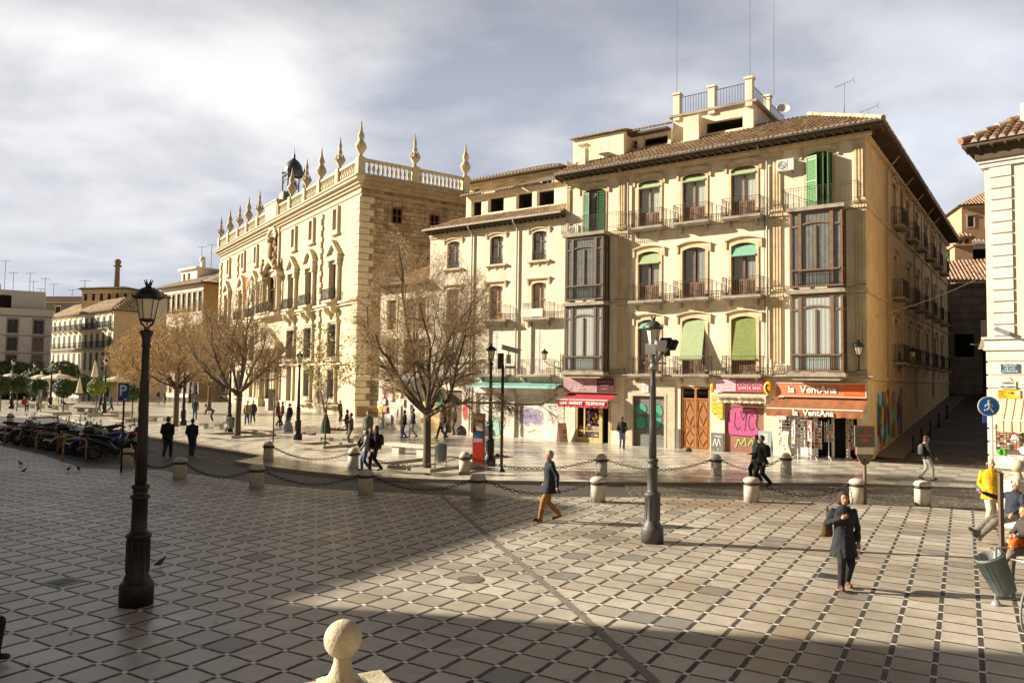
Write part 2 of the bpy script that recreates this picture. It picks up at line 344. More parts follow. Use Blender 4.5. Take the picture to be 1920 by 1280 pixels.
# ------------------------------------------------------------------ the ground
CELL = .522; PAZ = radians(30.7); DOT0 = G(132, 1179)
def paving_plaza():
    m = bpy.data.materials.new('paving_grid'); m.use_nodes = True; t = NT(m.node_tree); p = m.node_tree.nodes['Principled BSDF']
    o = t.coord(); x, y, z = t.sep(o); M = t.math
    wob = t.noise(o, 1.3, 2); wx = M('MULTIPLY', M('SUBTRACT', wob, .5), .05)
    x = M('ADD', M('SUBTRACT', x, DOT0.x), wx); y = M('ADD', M('SUBTRACT', y, DOT0.y), wx)
    a = M('DIVIDE', M('ADD', M('MULTIPLY', x, sin(PAZ)), M('MULTIPLY', y, cos(PAZ))), CELL)
    b = M('DIVIDE', M('SUBTRACT', M('MULTIPLY', x, cos(PAZ)), M('MULTIPLY', y, sin(PAZ))), CELL)
    fa = M('ABSOLUTE', M('SUBTRACT', a, M('ROUND', a))); fb = M('ABSOLUTE', M('SUBTRACT', b, M('ROUND', b)))
    ca = M('FLOOR', a); cb = M('FLOOR', b)
    edge = t.noise(o, 22, 3, .7); e = M('MULTIPLY', M('SUBTRACT', edge, .5), .06)
    far = t.rng(a, 8., 40., 0., 1.)
    bandB = M('LESS_THAN', M('ADD', fb, e), .066)      # wide cobble strips along the first direction
    seamA = M('LESS_THAN', M('ADD', fa, e), .046)
    joint = M('MAXIMUM', bandB, seamA)
    dot = M('MULTIPLY', M('LESS_THAN', fb, .08), M('LESS_THAN', fa, .066))
    dm = t.rng(t.noise(o, .9, 4), .35, .6, .7, 1.)
    wn = t.n.new('ShaderNodeTexWhiteNoise'); wn.noise_dimensions = '3D'; t.put(wn.inputs['Vector'], t.comb(ca, cb, 1.)); r1 = wn.outputs[0]; rc = t.sep(wn.outputs[1])
    tile = t.mix(r1, (.39, .34, .275), (.53, .47, .385))
    tile = t.mix(M('GREATER_THAN', rc[1], .93), tile, (.38, .315, .235)); tile = t.mix(M('GREATER_THAN', rc[2], .94), tile, (.24, .22, .2))
    n1 = t.noise(t.scale(o, (1, 1, 1)), 5, 6, .65, .3); f = t.rng(n1, .3, .7, .84, 1.14); tile = t.mix(1., tile, t.comb(f, f, f), 'MULTIPLY')
    n2 = t.noise(o, .32, 4, .55); f = t.rng(n2, .44, .64, 0., .62); tile = t.mix(f, tile, (.2, .155, .11))
    n6 = t.noise(o, 60, 2); f = t.rng(n6, .3, .7, .93, 1.07); tile = t.mix(1., tile, t.comb(f, f, f), 'MULTIPLY')
    # one large worn, rusty patch near the roadway
    S0 = G(1330, 945); dx = M('SUBTRACT', t.sep(o)[0], S0.x); dy = M('SUBTRACT', t.sep(o)[1], S0.y)
    dd = M('SQRT', M('ADD', M('MULTIPLY', M('MULTIPLY', dx, dx), .22), M('MULTIPLY', dy, dy))); st = t.rng(M('ADD', dd, M('MULTIPLY', t.noise(o, 1.2, 4), 1.6)), 1.2, 2.4, .75, 0.)
    tile = t.mix(st, tile, (.21, .115, .05))
    cob = t.n.new('ShaderNodeTexVoronoi'); t.put(cob.inputs['Vector'], o); cob.inputs['Scale'].default_value = 26
    cobc = t.mix(t.sep(cob.outputs['Color'])[0], (.02, .016, .012), (.10, .082, .06))
    c = t.mix(joint, tile, cobc); c = t.mix(M('MULTIPLY', dot, dm), c, (.74, .72, .67))
    t.put(p.inputs['Base Color'], c)
    ro = t.rng(n2, .35, .7, .52, .36); ro = M('ADD', ro, M('MULTIPLY', joint, .3)); ro = M('ADD', ro, M('MULTIPLY', M('SUBTRACT', r1, .5), .12)); t.put(p.inputs['Roughness'], ro)
    h = M('ADD', M('MULTIPLY', M('MULTIPLY', joint, M('SUBTRACT', 1., dot)), -1.), M('MULTIPLY', n1, .22))
    h = M('ADD', h, M('MULTIPLY', r1, .1))
    t.put(p.inputs['Normal'], t.bump(h, .6, .018)); return m
def paving_far():
    m = bpy.data.materials.new('paving_slabs'); m.use_nodes = True; t = NT(m.node_tree); p = m.node_tree.nodes['Principled BSDF']
    o = t.coord(); x, y, z = t.sep(o); M = t.math; az = radians(35.4)
    a = M('ADD', M('MULTIPLY', x, sin(az)), M('MULTIPLY', y, cos(az))); b = M('SUBTRACT', M('MULTIPLY', x, cos(az)), M('MULTIPLY', y, sin(az)))
    ia = M('FLOOR', M('DIVIDE', a, 1.05)); ib = M('FLOOR', M('DIVIDE', b, .8)); fa = M('FRACT', M('DIVIDE', a, 1.05)); fb = M('FRACT', M('DIVIDE', b, .8))
    wn = t.n.new('ShaderNodeTexWhiteNoise'); t.put(wn.inputs['Vector'], t.comb(ia, ib, 3.)); r1 = wn.outputs[0]
    chk = M('MODULO', M('ABSOLUTE', M('ADD', ia, ib)), 2.); c = t.mix(M('MULTIPLY', chk, .8), (.60, .55, .46), (.38, .34, .29))
    f = t.rng(r1, 0, 1, .86, 1.12); c = t.mix(1., c, t.comb(f, f, f), 'MULTIPLY')
    n1 = t.noise(o, 1.2, 5, .6); f = t.rng(n1, .3, .7, .78, 1.15); c = t.mix(1., c, t.comb(f, f, f), 'MULTIPLY')
    seam = M('MAXIMUM', M('LESS_THAN', fa, .014), M('LESS_THAN', fb, .018)); c = t.mix(M('MULTIPLY', seam, .7), c, (.12, .1, .08)); t.put(p.inputs['Base Color'], c)
    t.put(p.inputs['Roughness'], t.rng(n1, .3, .7, .34, .2)); t.put(p.inputs['Normal'], t.bump(M('ADD', M('MULTIPLY', seam, -.6), M('MULTIPLY', n1, .8)), .12, .02)); return m
def asphalt():
    m = bpy.data.materials.new('asphalt'); m.use_nodes = True; t = NT(m.node_tree); p = m.node_tree.nodes['Principled BSDF']
    o = t.coord(); n = t.noise(o, .6, 5, .6); c = t.mix(n, (.055, .05, .045), (.09, .082, .07)); n2 = t.noise(o, 50, 3, .7); f = t.rng(n2, .3, .7, .75, 1.25)
    c = t.mix(1., c, t.comb(f, f, f), 'MULTIPLY'); t.put(p.inputs['Base Color'], c); p.inputs['Roughness'].default_value = .62; t.put(p.inputs['Normal'], t.bump(n2, .3, .01)); return m
def cobbles(name, a, b, sc=7.):
    m = bpy.data.materials.new(name); m.use_nodes = True; t = NT(m.node_tree); p = m.node_tree.nodes['Principled BSDF']
    o = t.coord(); v = t.n.new('ShaderNodeTexVoronoi'); t.put(v.inputs['Vector'], o); v.inputs['Scale'].default_value = sc
    c = t.mix(t.sep(v.outputs['Color'])[0], a, b); n = t.noise(o, .7, 5, .65, .3); c = t.mix(t.rng(n, .5, .68, 0., .7), c, (.33, .27, .2, 1)); d = t.rng(v.outputs[0], .3, .6, 0., .8)
    c = t.mix(d, c, (.04, .032, .025, 1)); t.put(p.inputs['Base Color'], c); p.inputs['Roughness'].default_value = .6
    t.put(p.inputs['Normal'], t.bump(t.math('SUBTRACT', 1., v.outputs[0]), .7, .03)); return m
def slab(name, pts, z, depth, mtop, mside=None):
    bm = bmesh.new(); top = [bm.verts.new((p[0], p[1], z)) for p in pts]; bm.faces.new(top)
    bot = [bm.verts.new((p[0], p[1], z - depth)) for p in pts]; n = len(pts)
    for i in range(n): f = bm.faces.new((top[i], top[(i + 1) % n], bot[(i + 1) % n], bot[i])); f.material_index = 1
    bmesh.ops.triangulate(bm, faces=[f for f in bm.faces if len(f.verts) > 4]); bmesh.ops.recalc_face_normals(bm, faces=bm.faces)
    me = bpy.data.meshes.new(name); bm.to_mesh(me); bm.free(); me.materials.append(mtop); me.materials.append(mside or mtop)
    o = bpy.data.objects.new(name, me); COL.objects.link(o); return struct(o)
ASPH = asphalt(); FARP = paving_far(); KERB = mat('kerb_stone', (.33, .28, .21), .8, var=.15, scale=3, bump=.1)
ZF, ZR = .04, -.09      # far pavement, roadway
near_px = [(0, 835), (75, 851), (150, 876), (220, 880), (300, 881), (400, 893), (470, 905), (560, 913), (665, 920), (815, 927), (900, 930), (1230, 932), (1500, 940), (1700, 947), (1830, 957), (1919, 964)]
near = [G(*q) for q in near_px]; d0 = (near[0] - near[1]).normalized()
near = [near[0] + d0 * 60] + near
o = slab('plaza_pavement', [tuple(p)[:2] for p in near] + [(60, 10), (60, -40), (-90, -40), (-90, 60)], 0., .12, paving_plaza(), KERB)
far_px = [(57, 781), (110, 780), (225, 809), (275, 817), (370, 835), (475, 851), (489, 853), (478, 857), (438, 864), (500, 873), (580, 883), (652, 890), (760, 896), (915, 900), (1160, 903), (1400, 904), (1620, 906), (1830, 914), (1919, 920)]
far = [G(x, y, ZF) for x, y in far_px]
farpoly = [(-190, 65)] + [(-75, far[0].y + 25.)] + [(far[0].x - 6, far[0].y + 4)] + [tuple(p)[:2] for p in far] + [(60, 20), (160, 20), (160, 330), (-190, 330)]
o = slab('far_pavement', farpoly, ZF, .14, FARP, KERB)
mb = MB(); mb.quad((-500, -150, -.10), (500, -150, -.10), (500, 700, -.10), (-500, 700, -.10)); struct(mb.build('ground', cobbles('earth', (.2, .17, .13), (.26, .22, .17), 2.), smooth=False))
mb = MB(); mb.quad((-120, 5, ZR), (60, 5, ZR), (60, 120, ZR), (-120, 120, ZR)); struct(mb.build('road', ASPH, smooth=False))
cb = [G(1185, 931, -.05), G(1230, 934, -.05), G(1500, 941, -.05), G(1700, 948, -.05), G(1919, 966, -.05), G(1919, 915, -.05), G(1620, 900, -.05), G(1165, 898, -.05), ]
bm = slab('cobbled_road', [tuple(p)[:2] for p in cb], -.05, .035, cobbles('cobbles', (.07, .058, .045), (.2, .165, .125), 8.))
# sloping side street between the two corner buildings
MA = Vector((3.206, 45.799, 0)); HF = 125.38; DF = hd(HF); DIN = hd(HF - 90)      # main facade: left end, direction, inward
MBR = MA + DF * 16.74
RBC = Vector((20.93, 33.52, 0)); HR = 132.7; DR = hd(HR); RIN = hd(HR - 90)
def stz(u): return ZF + .012 + max(0, u - 1.5) * .083
mb = MB()
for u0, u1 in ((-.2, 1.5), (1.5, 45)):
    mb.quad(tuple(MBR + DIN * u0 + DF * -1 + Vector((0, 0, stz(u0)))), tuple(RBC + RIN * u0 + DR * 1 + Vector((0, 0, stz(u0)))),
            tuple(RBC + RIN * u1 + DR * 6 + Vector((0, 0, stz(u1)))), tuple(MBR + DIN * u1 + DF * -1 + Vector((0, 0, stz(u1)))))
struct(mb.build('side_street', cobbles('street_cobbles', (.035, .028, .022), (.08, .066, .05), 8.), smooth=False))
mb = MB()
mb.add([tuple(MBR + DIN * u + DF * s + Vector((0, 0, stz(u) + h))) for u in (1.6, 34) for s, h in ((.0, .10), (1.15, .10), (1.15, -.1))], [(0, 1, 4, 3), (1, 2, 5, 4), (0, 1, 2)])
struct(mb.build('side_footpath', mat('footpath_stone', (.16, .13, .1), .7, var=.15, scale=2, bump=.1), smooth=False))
# painted dashes on the roadway
for i, (x, y) in enumerate([(290, 842), (375, 857), (413, 867), (205, 822), (165, 812)]):
    q = G(x, y, ZR); mb = MB(); mb.box(-.55, .55, -.07, .07, 0, .004)
    o = mb.build('lane_mark', mat('paint_yellow', (.4, .3, .12), .7, var=.3, scale=8), smooth=False); o.location = (q.x, q.y, ZR); o.rotation_euler = (0, 0, radians(90 - 135)); struct(o)
# gutter line of larger stones running diagonally across the plaza
a, b, c2 = G(828, 930), G(1075, 1140), G(1230, 1279)
mb = MB(); nn = (b - a).normalized().cross(Vector((0, 0, 1)))
for p, q in ((a, b), (b, c2)): mb.quad(tuple(p - nn * .07 + Vector((0, 0, .004))), tuple(q - nn * .07 + Vector((0, 0, .004))), tuple(q + nn * .07 + Vector((0, 0, .004))), tuple(p + nn * .07 + Vector((0, 0, .004))))
struct(mb.build('drain_strip', mat('drain_stone', (.2, .17, .14), .7, var=.3, scale=6, bump=.4), smooth=False))
def cover(name, px, py, r, label, square=False):
    q = G(px, py); mb = MB()
    if square: mb.box(-r, r, -r, r, 0, .007, 0)
    else: mb.lathe([(0, 0), (r, 0), (r, .007), (r * .9, .009), (0, .009)], 28)
    for k in range(-3, 4): mb.box(-r * .6, r * .6, k * r * .2 - .01, k * r * .2 + .01, .007, .013)
    o = mb.build(name, mat('cast_iron' if square else 'cast_iron_light', (.06, .06, .062) if square else (.2, .17, .14), .5, .3, var=.2)); o.location = q; o.rotation_euler = (0, 0, -PAZ); tag(o, label, 'manhole cover')
cover('manhole_cover', 881, 1086, .26, 'round worn manhole cover in the sunlit paving')
cover('access_cover', 118, 1091, .27, 'dark square metal cover in the shaded paving left of the lamp', True)
cover('access_cover', 1556, 1080, .2, 'small dark square cover behind the feet of the walking woman', True)
# ------------------------------------------------------------------ building parts
def arc(x0, x1, z, sag, n=8, dx=0., dz=0.):
    """points of a segmental arch from left springing to right springing"""
    out = []
    for i in range(n + 1):
        f = i / n; out.append((x0 - dx + (x1 - x0 + 2 * dx) * f, z + dz + sag * (1 - (2 * f - 1) ** 2)))
    return out
def surround(mb, x0, x1, z0, z1, sag=.16, w=.15, pr=.045, hood=True, m=0):
    inn = [(x0, z0)] + arc(x0, x1, z1 - sag, sag) + [(x1, z0)]
    out = [(x0 - w, z0)] + arc(x0, x1, z1 - sag, sag, dx=w, dz=w) + [(x1 + w, z0)]
    mb.ring(out, inn, -pr, .04, m)
    top = [(x0 - .002, z1 + .02)] + [(x0, z1 - sag)]; 
    mb.ring([(x0, z1 + .03)] + [(p[0], z1 + .03) for p in arc(x0, x1, z1 - sag, sag)] + [(x1, z1 + .03)], [(x0, z1 - sag)] + arc(x0, x1, z1 - sag, sag) + [(x1, z1 - sag)], -pr + .012, .05, m)
    if hood:
        a = arc(x0, x1, z1 - sag, sag * 1.25, dx=w + .18, dz=w + .12); b = [(p[0], p[1] + .07) for p in a]
        mb.ring(b, a, -pr - .09, .02, m)
        for s, x in ((-1, x0 - w - .12), (1, x1 + w + .12)): mb.box(x - .06, x + .06, -pr - .05, .0, z1 - sag - .12, z1 - sag + w + .13, m)
def frame_bars(mb, x0, x1, z0, z1, y, w=.07, d=.07, vs=(), hs=(), m=0, t=.045):
    mb.box(x0, x0 + w, y, y + d, z0, z1, m); mb.box(x1 - w, x1, y, y + d, z0, z1, m)
    mb.box(x0 + w, x1 - w, y, y + d, z0, z0 + w, m); mb.box(x0 + w, x1 - w, y, y + d, z1 - w, z1, m)
    for v in vs: mb.box(v - t, v + t, y + .004, y + d - .004, z0 + w, z1 - w, m)
    for h in hs: mb.box(x0 + w, x1 - w, y + .008, y + d - .008, h - t * .6, h + t * .6, m)
def curtain(parent, x0, x1, z0, z1, y, cm=None, gap=0.):
    mb = MB(); n = max(6, int((x1 - x0) / .09)); xc = (x0 + x1) / 2
    for i in range(n):
        a, b = x0 + (x1 - x0) * i / n, x0 + (x1 - x0) * (i + 1) / n
        if gap and abs((a + b) / 2 - xc) < gap: continue
        ya, yb = y + .011 * (i % 2), y + .011 * ((i + 1) % 2); mb.quad((a, ya, z0), (b, yb, z0), (b, yb, z1), (a, ya, z1))
    return mb.build('curtain', cm or CURT, parent, smooth=False)
def french(parent, x0, x1, z0, z1, y=.13, wood=WOOD, panel=.85, cur=CURT, gap=0., transom=0., cz=None):
    mb = MB(); xc = (x0 + x1) / 2; hs = []
    if transom: hs.append(transom)
    frame_bars(mb, x0, x1, z0, z1, y, .08, .08, (xc,), hs)
    if panel:
        mb.box(x0 + .09, xc - .05, y + .01, y + .05, z0 + .08, z0 + panel); mb.box(xc + .05, x1 - .09, y + .01, y + .05, z0 + .08, z0 + panel)
        for a, b in ((x0 + .15, xc - .1), (xc + .1, x1 - .15)):
            for k in range(4): q = a + (b - a) * (k + .5) / 4; mb.box(q - .018, q + .018, y - .012, y + .02, z0 + .15, z0 + panel - .08)
    wd = mb.build('window', wood, parent, smooth=False)
    mb = MB(); mb.quad((x0 + .06, y + .045, z0 + (panel or .06)), (x1 - .06, y + .045, z0 + (panel or .06)), (x1 - .06, y + .045, z1 - .06), (x0 + .06, y + .045, z1 - .06)); mb.build('pane', GLASS, wd, smooth=False)
    if cur: curtain(wd, x0 + .1, x1 - .1, z0 + (panel or .1), cz or z1 - .1, y + .075, cur, gap)
    return wd
def railing(parent, x0, x1, y0, z, h=.95, sp=.13, r=.009, m=None, belly=0., posts=True, sides=True, flat=False, name='railing'):
    mb = MB(); m = m or IRONR
    def run(a, b):
        a, b = Vector(a), Vector(b); L = (b - a).length; n = max(1, round(L / sp)); d = (b - a) / n
        for zz, rr in ((.06, r * 1.1), (h, r * 1.7), (h * .86, r)): mb.bar(a + Vector((0, 0, z + zz)), b + Vector((0, 0, z + zz)), rr)
        for i in range(n + 1):
            p = a + d * i; rr = r * (1.7 if (posts and i in (0, n)) else 1)
            if belly:
                o = (b - a).normalized().cross(Vector((0, 0, 1))); mb.tube([p + Vector((0, 0, z)), p + o * belly + Vector((0, 0, z + h * .25)), p + o * belly * .3 + Vector((0, 0, z + h * .6)), p + Vector((0, 0, z + h))], rr, 4)
            else: mb.bar(p + Vector((0, 0, z)), p + Vector((0, 0, z + h + (.04 if posts and i in (0, n) else 0))), rr)
            if i < n and not flat: mb.torus(tuple(p + d * .5 + Vector((0, 0, z + .16))), sp * .3, r * .7, 'y' if abs(d.x) > abs(d.y) else 'x', 6, 3)
    run((x0, y0, 0), (x1, y0, 0))
    if sides: run((x0, 0, 0), (x0, y0, 0)); run((x1, y0, 0), (x1, 0, 0))
    return mb.build(name, m, parent)
def balcony(parent, x0, x1, z, dep=.62, th=.13, **k):
    mb = MB(); mb.box(x0, x1, -dep, .02, z - th, z); mb.box(x0 + .05, x1 - .05, -dep + .05, .02, z - th - .06, z - th)
    mb.prism([(-.02, z - th - .06), (-dep * .7, z - th - .06), (-.02, z - th - .4)], x0 + .25, x0 + .37, 'x'); mb.prism([(-.02, z - th - .06), (-dep * .7, z - th - .06), (-.02, z - th - .4)], x1 - .37, x1 - .25, 'x')
    b = mb.build('balcony', LEDGE, parent, smooth=False); railing(b, x0 + .05, x1 - .05, -dep + .05, z, **k); return b
def blind(parent, x0, x1, z1, drop, m=GBLIND, y=.12, slant=0., roll=.05):
    mb = MB(); n = max(2, int(drop / .07))
    for i in range(n):
        za, zb = z1 - drop * i / n, z1 - drop * (i + 1) / n; ya, yb = y - slant * i / n, y - slant * (i + 1) / n
        mb.add([(x0, ya, za), (x1, ya, za), (x1, ya - .012, za - .01), (x0, ya - .012, za - .01), (x0, yb, zb), (x1, yb, zb)], [(0, 1, 2, 3), (3, 2, 5, 4)])
    mb.tube([(x0 - .02, y - slant - roll * .5, z1 - drop), (x1 + .02, y - slant - roll * .5, z1 - drop)], roll, 8)
    return mb.build('blind', m, parent)
def shutter_leaf(mb, x0, x1, z0, z1, y):
    mb.box(x0, x1, y, y + .03, z0, z1)
    n = int((z1 - z0 - .2) / .09)
    for i in range(n):
        z = z0 + .1 + i * .09
        mb.add([(x0 + .05, y - .025, z), (x1 - .05, y - .025, z), (x1 - .05, y, z + .07), (x0 + .05, y, z + .07), (x0 + .05, y, z), (x1 - .05, y, z)], [(0, 1, 2, 3), (0, 4, 5, 1)])
    for a, b in ((x0, x0 + .05), (x1 - .05, x1)): mb.box(a, b, y - .03, y, z0, z1)
    for z in (z0, z1 - .08, (z0 + z1) / 2): mb.box(x0, x1, y - .032, y, z, z + .08)
def rotT(x, y, ang): return Matrix.Translation((x, y, 0)) @ Matrix.Rotation(radians(ang), 4, 'Z')
def text_mesh(s, size, name='lettering', mt=None, parent=None, loc=(0, 0, 0), ext=.006, al='CENTER', shear=0., space=1., sx=1., bold=0.):
    c = bpy.data.curves.new(name, 'FONT'); c.body = s; c.size = size; c.extrude = ext; c.align_x = al; c.align_y = 'CENTER'; c.shear = shear; c.space_character = space; c.resolution_u = 2; c.offset = bold
    tmp = bpy.data.objects.new('tmp', c); COL.objects.link(tmp); bpy.context.view_layer.update()
    me = bpy.data.meshes.new_from_object(tmp.evaluated_get(bpy.context.evaluated_depsgraph_get())); bpy.data.objects.remove(tmp); bpy.data.curves.remove(c)
    me.transform(Matrix.Rotation(pi / 2, 4, 'X')); me.transform(Matrix.Scale(sx, 4, (1, 0, 0))); me.name = name
    me.materials.clear(); me.materials.append(mt)
    o = bpy.data.objects.new(name, me); COL.objects.link(o); o.parent = parent; o.location = loc; return o
def corbels(mb, x0, x1, z, sp=.45, dep=.75, w=.09, h=.14, m=0):
    n = int((x1 - x0) / sp)
    for i in range(n + 1): x = x0 + (x1 - x0) * i / n; mb.prism([(0, z - h), (0, z), (-dep, z), (-dep, z - h * .45)], x - w / 2, x + w / 2, 'x', m)
def roundmat(n, c, **k): return mat(n, c, **k)
def bldg_root(name, label, p, heading, cat='building'): return thing(name, label, cat, p, radians(90 - heading))
# ================================================================== the long cream corner building
RM = bldg_root('corner_building', 'four storey cream plaster corner building with iron balconies, glazed bays and a tiled roof', MA, HF)
W, EZ = 16.74, 15.72
cols = [(4.8, 6.1), (7.45, 8.75), (10.17, 11.47)]; rows = [(4.08, 7.1), (8.16, 10.95), (12.3, 15.02)]
holes = [(a, b, c, d) for a, b in cols for c, d in rows]
holes += [(1.2, 2.6, 12.3, 15.0), (14.02, 15.22, 12.3, 15.15), (.9, 2.5, 4.4, 7.3), (.9, 2.5, 8.4, 11.3), (13.7, 15.5, 4.4, 7.3), (13.7, 15.5, 8.4, 11.3)]
gh = [(.75, 3.1, .02, 2.5), (4.5, 6.45, .02, 2.85), (7.35, 9.02, .02, 3.4), (9.8, 11.85, .02, 2.8), (12.75, 16.25, .02, 2.75)]
mb = MB(); mb.wall(0, W, -.12, EZ + .4, holes + gh, .2, 0, 1, 2)
# side wall: openings along the street
side_w = [(7.3, 8.5), (12.1, 13.3), (15.9, 17.0), (20.4, 21.5), (24.6, 25.7), (28.8, 29.9)]
sh = [(a, b, c, d) for a, b in side_w for c, d in ((4.9, 7.3), (8.5, 10.9), (12.5, 15.0))]
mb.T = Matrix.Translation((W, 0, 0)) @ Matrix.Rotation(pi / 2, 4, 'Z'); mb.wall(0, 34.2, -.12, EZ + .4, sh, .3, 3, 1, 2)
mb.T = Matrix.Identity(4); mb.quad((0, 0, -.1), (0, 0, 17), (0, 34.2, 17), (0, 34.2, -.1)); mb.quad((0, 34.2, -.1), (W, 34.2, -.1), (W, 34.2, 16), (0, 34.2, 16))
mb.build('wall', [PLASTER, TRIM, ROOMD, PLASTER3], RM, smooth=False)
mb = MB()
for a, b, c, d in [(a, b, c, d) for a, b in cols for c, d in rows] + [(1.2, 2.6, 12.3, 15.0), (14.02, 15.22, 12.3, 15.15)]: q_ = MB(); surround(q_, a, b, c, d); q_.build('window_surround', TRIM, RM, smooth=False)
def pil(x0, x1, z0, z1):
    mb.box(x0, x1, -.05, 0, z0, z1); n = 3; s = (x1 - x0) / (2 * n + 1)
    for k in range(n): q = x0 + s * (2 * k + 1); mb.box(q, q + s, -.085, -.05, z0 + .25, z1 - .25)
    mb.box(x0 - .05, x1 + .05, -.1, 0, z1 - .12, z1); mb.box(x0 - .05, x1 + .05, -.1, 0, z0, z0 + .12)
for z0, z1 in ((4.16, 7.95), (8.28, 12.05), (12.38, 15.4)):
    for x0, x1 in ((0, .3), (3.5, 4.0), (12.3, 12.82), (16.2, 16.70)): pil(x0, x1, z0, z1)
for z in (3.98, 8.1, 12.22): mb.box(-.02, W + .06, -.11, .0, z - .1, z + .03); mb.box(W, W + .1, -.05, 34, z - .12, z + .02)
mb.box(0, W + .12, -.16, 0, 15.42, 15.56); mb.box(0, W + .3, -.3, 0, 15.56, 15.7); mb.box(W, W + .2, 0, 34, 15.42, 15.6)
for a, b in side_w:
    for c, d in ((4.9, 7.3), (8.5, 10.9), (12.5, 15.0)):
        q_ = MB(); q_.T = Matrix.Translation((W, 0, 0)) @ Matrix.Rotation(pi / 2, 4, 'Z'); surround(q_, a, b, c, d); q_.build('window_surround', TRIM, RM, smooth=False)
for u in (10.3, 18.7, 26.9): mb.box(W, W + .07, u, u + .5, 4.1, 15.4)
mb.build('trim', TRIM, RM, smooth=False)
mb = MB(); mb.box(-.05, W + .25, -.24, 0, 3.9, 3.97); mb.box(-.05, W + .3, -.34, 0, 3.97, 4.03); mb.build('string_course', LEDGE, RM, smooth=False)
# roof
mb = MB(); EY = -.95; E0 = 15.95; ez1 = E0 + 2.5
tiled_plane(mb, (-.35, EY, E0), (W + .95, EY, E0), (-.35, 4.05, ez1), (W - 3.6, 4.05, ez1))
mb.T = Matrix.Identity(4)
tiled_plane(mb, (W + .95, EY, E0), (W + .95, 35, E0), (W - 3.6, 4.05, ez1), (W - 3.6, 30, ez1), courses=False)
mb.quad((-.35, 4.05, ez1), (W - 3.6, 4.05, ez1), (W - 3.6, 12, ez1 + .02), (-.35, 12, ez1 + .02))
mb.tube([(W + .95, EY, E0 + .05), (W - 3.6, 4.05, ez1 + .08)], .13, 8)
roof = mb.build('roof', [TILE, MORTAR], RM)
mb = MB(); mb.box(-.35, W + .93, EY + .02, 0.3, E0 - .15, E0 - .04); mb.box(W, W + .93, .3, 35, E0 - .15, E0 - .04)
corbels(mb, -.3, W + .8, E0 - .15, .42, .9, .1, .16)
mb.T = Matrix.Translation((W, 0, 0)) @ Matrix.Rotation(pi / 2, 4, 'Z'); corbels(mb, .2, 34, E0 - .15, .42, .88, .1, .16); mb.T = Matrix.Identity(4)
mb.build('eave', EAVEW, RM, smooth=False)
mb = MB(); mb.tube([(-.3, EY - .03, E0 - .06), (W + .95, EY - .03, E0 - .06)], .055, 6)
mb.build('gutter', IRONR, RM)
# windows of the plain bays
for i, (a, b) in enumerate(cols):
    for j, (c, d) in enumerate(rows):
        wd = french(RM, a, b, c, d, panel=.9, cur=CURT if j == 2 else CURTG, gap=.12 if j == 1 else 0)
        if j == 2: blind(wd, a + .03, b - .03, d - .12, .3, GBLIND, .1, .1, .07)
        if j == 1 and i != 1: blind(wd, a + .03, b - .03, d - .12, .55, BLINDT if i == 2 else GBLIND, .1, .12, .06)
        if j == 0: blind(wd, a + .03, b - .03, d - .1, (.35, 2.15, 2.15)[i], (BLINDT, GBLIND, GBLIND2)[i], .08, (.1, .55, .12)[i] , .06)
        e = .1 if i == 2 else 0
        bl = balcony(RM, a - .33, b + .42, c - .02, .66)
        mb = MB()
        for q in range(3):
            cx, cy = R.choice((a - .1, b + .2, b + .25)), -.5; mb.lathe([(.07, 0), (.1, .14), (.09, .14)], 8, (cx, cy, c)); 
        mb.build('flower_pot', mat('pot_clay', (.3, .13, .06), .8), bl)
# shuttered windows above the two glazed bays
wd = french(RM, 1.45, 2.4, 12.3, 14.95, panel=.5, cur=CURTG)
mb = MB(); mb.T = rotT(1.2, .02, -8); shutter_leaf(mb, 0, .45, 12.33, 14.8, -.08); mb.T = rotT(2.6, .02, 188 - 0) @ Matrix.Scale(-1, 4, (0, 1, 0)); shutter_leaf(mb, 0, .45, 12.33, 14.8, -.08); mb.build('shutter', GSHUT, wd, smooth=False)
GS2 = mat('shutter_bright', (.08, .22, .06), .5, var=.12, scale=6)
wd = french(RM, 14.05, 15.2, 12.3, 15.1, panel=.5, cur=None)
for nm, x, an, wdt, mi in (('shutter', 14.02, -20, .6, 1), ('shutter', 14.9, -83, .55, 1)):
    mb = MB(); mb.T = rotT(x, .02, an); shutter_leaf(mb, 0, wdt, 12.33, 14.95, -.06); mb.build(nm, GS2, wd, smooth=False)
mb = MB(); mb.T = rotT(15.22, .02, -95); shutter_leaf(mb, 0, .5, 12.33, 14.95, -.06); mb.build('shutter', GSHUT, wd, smooth=False)
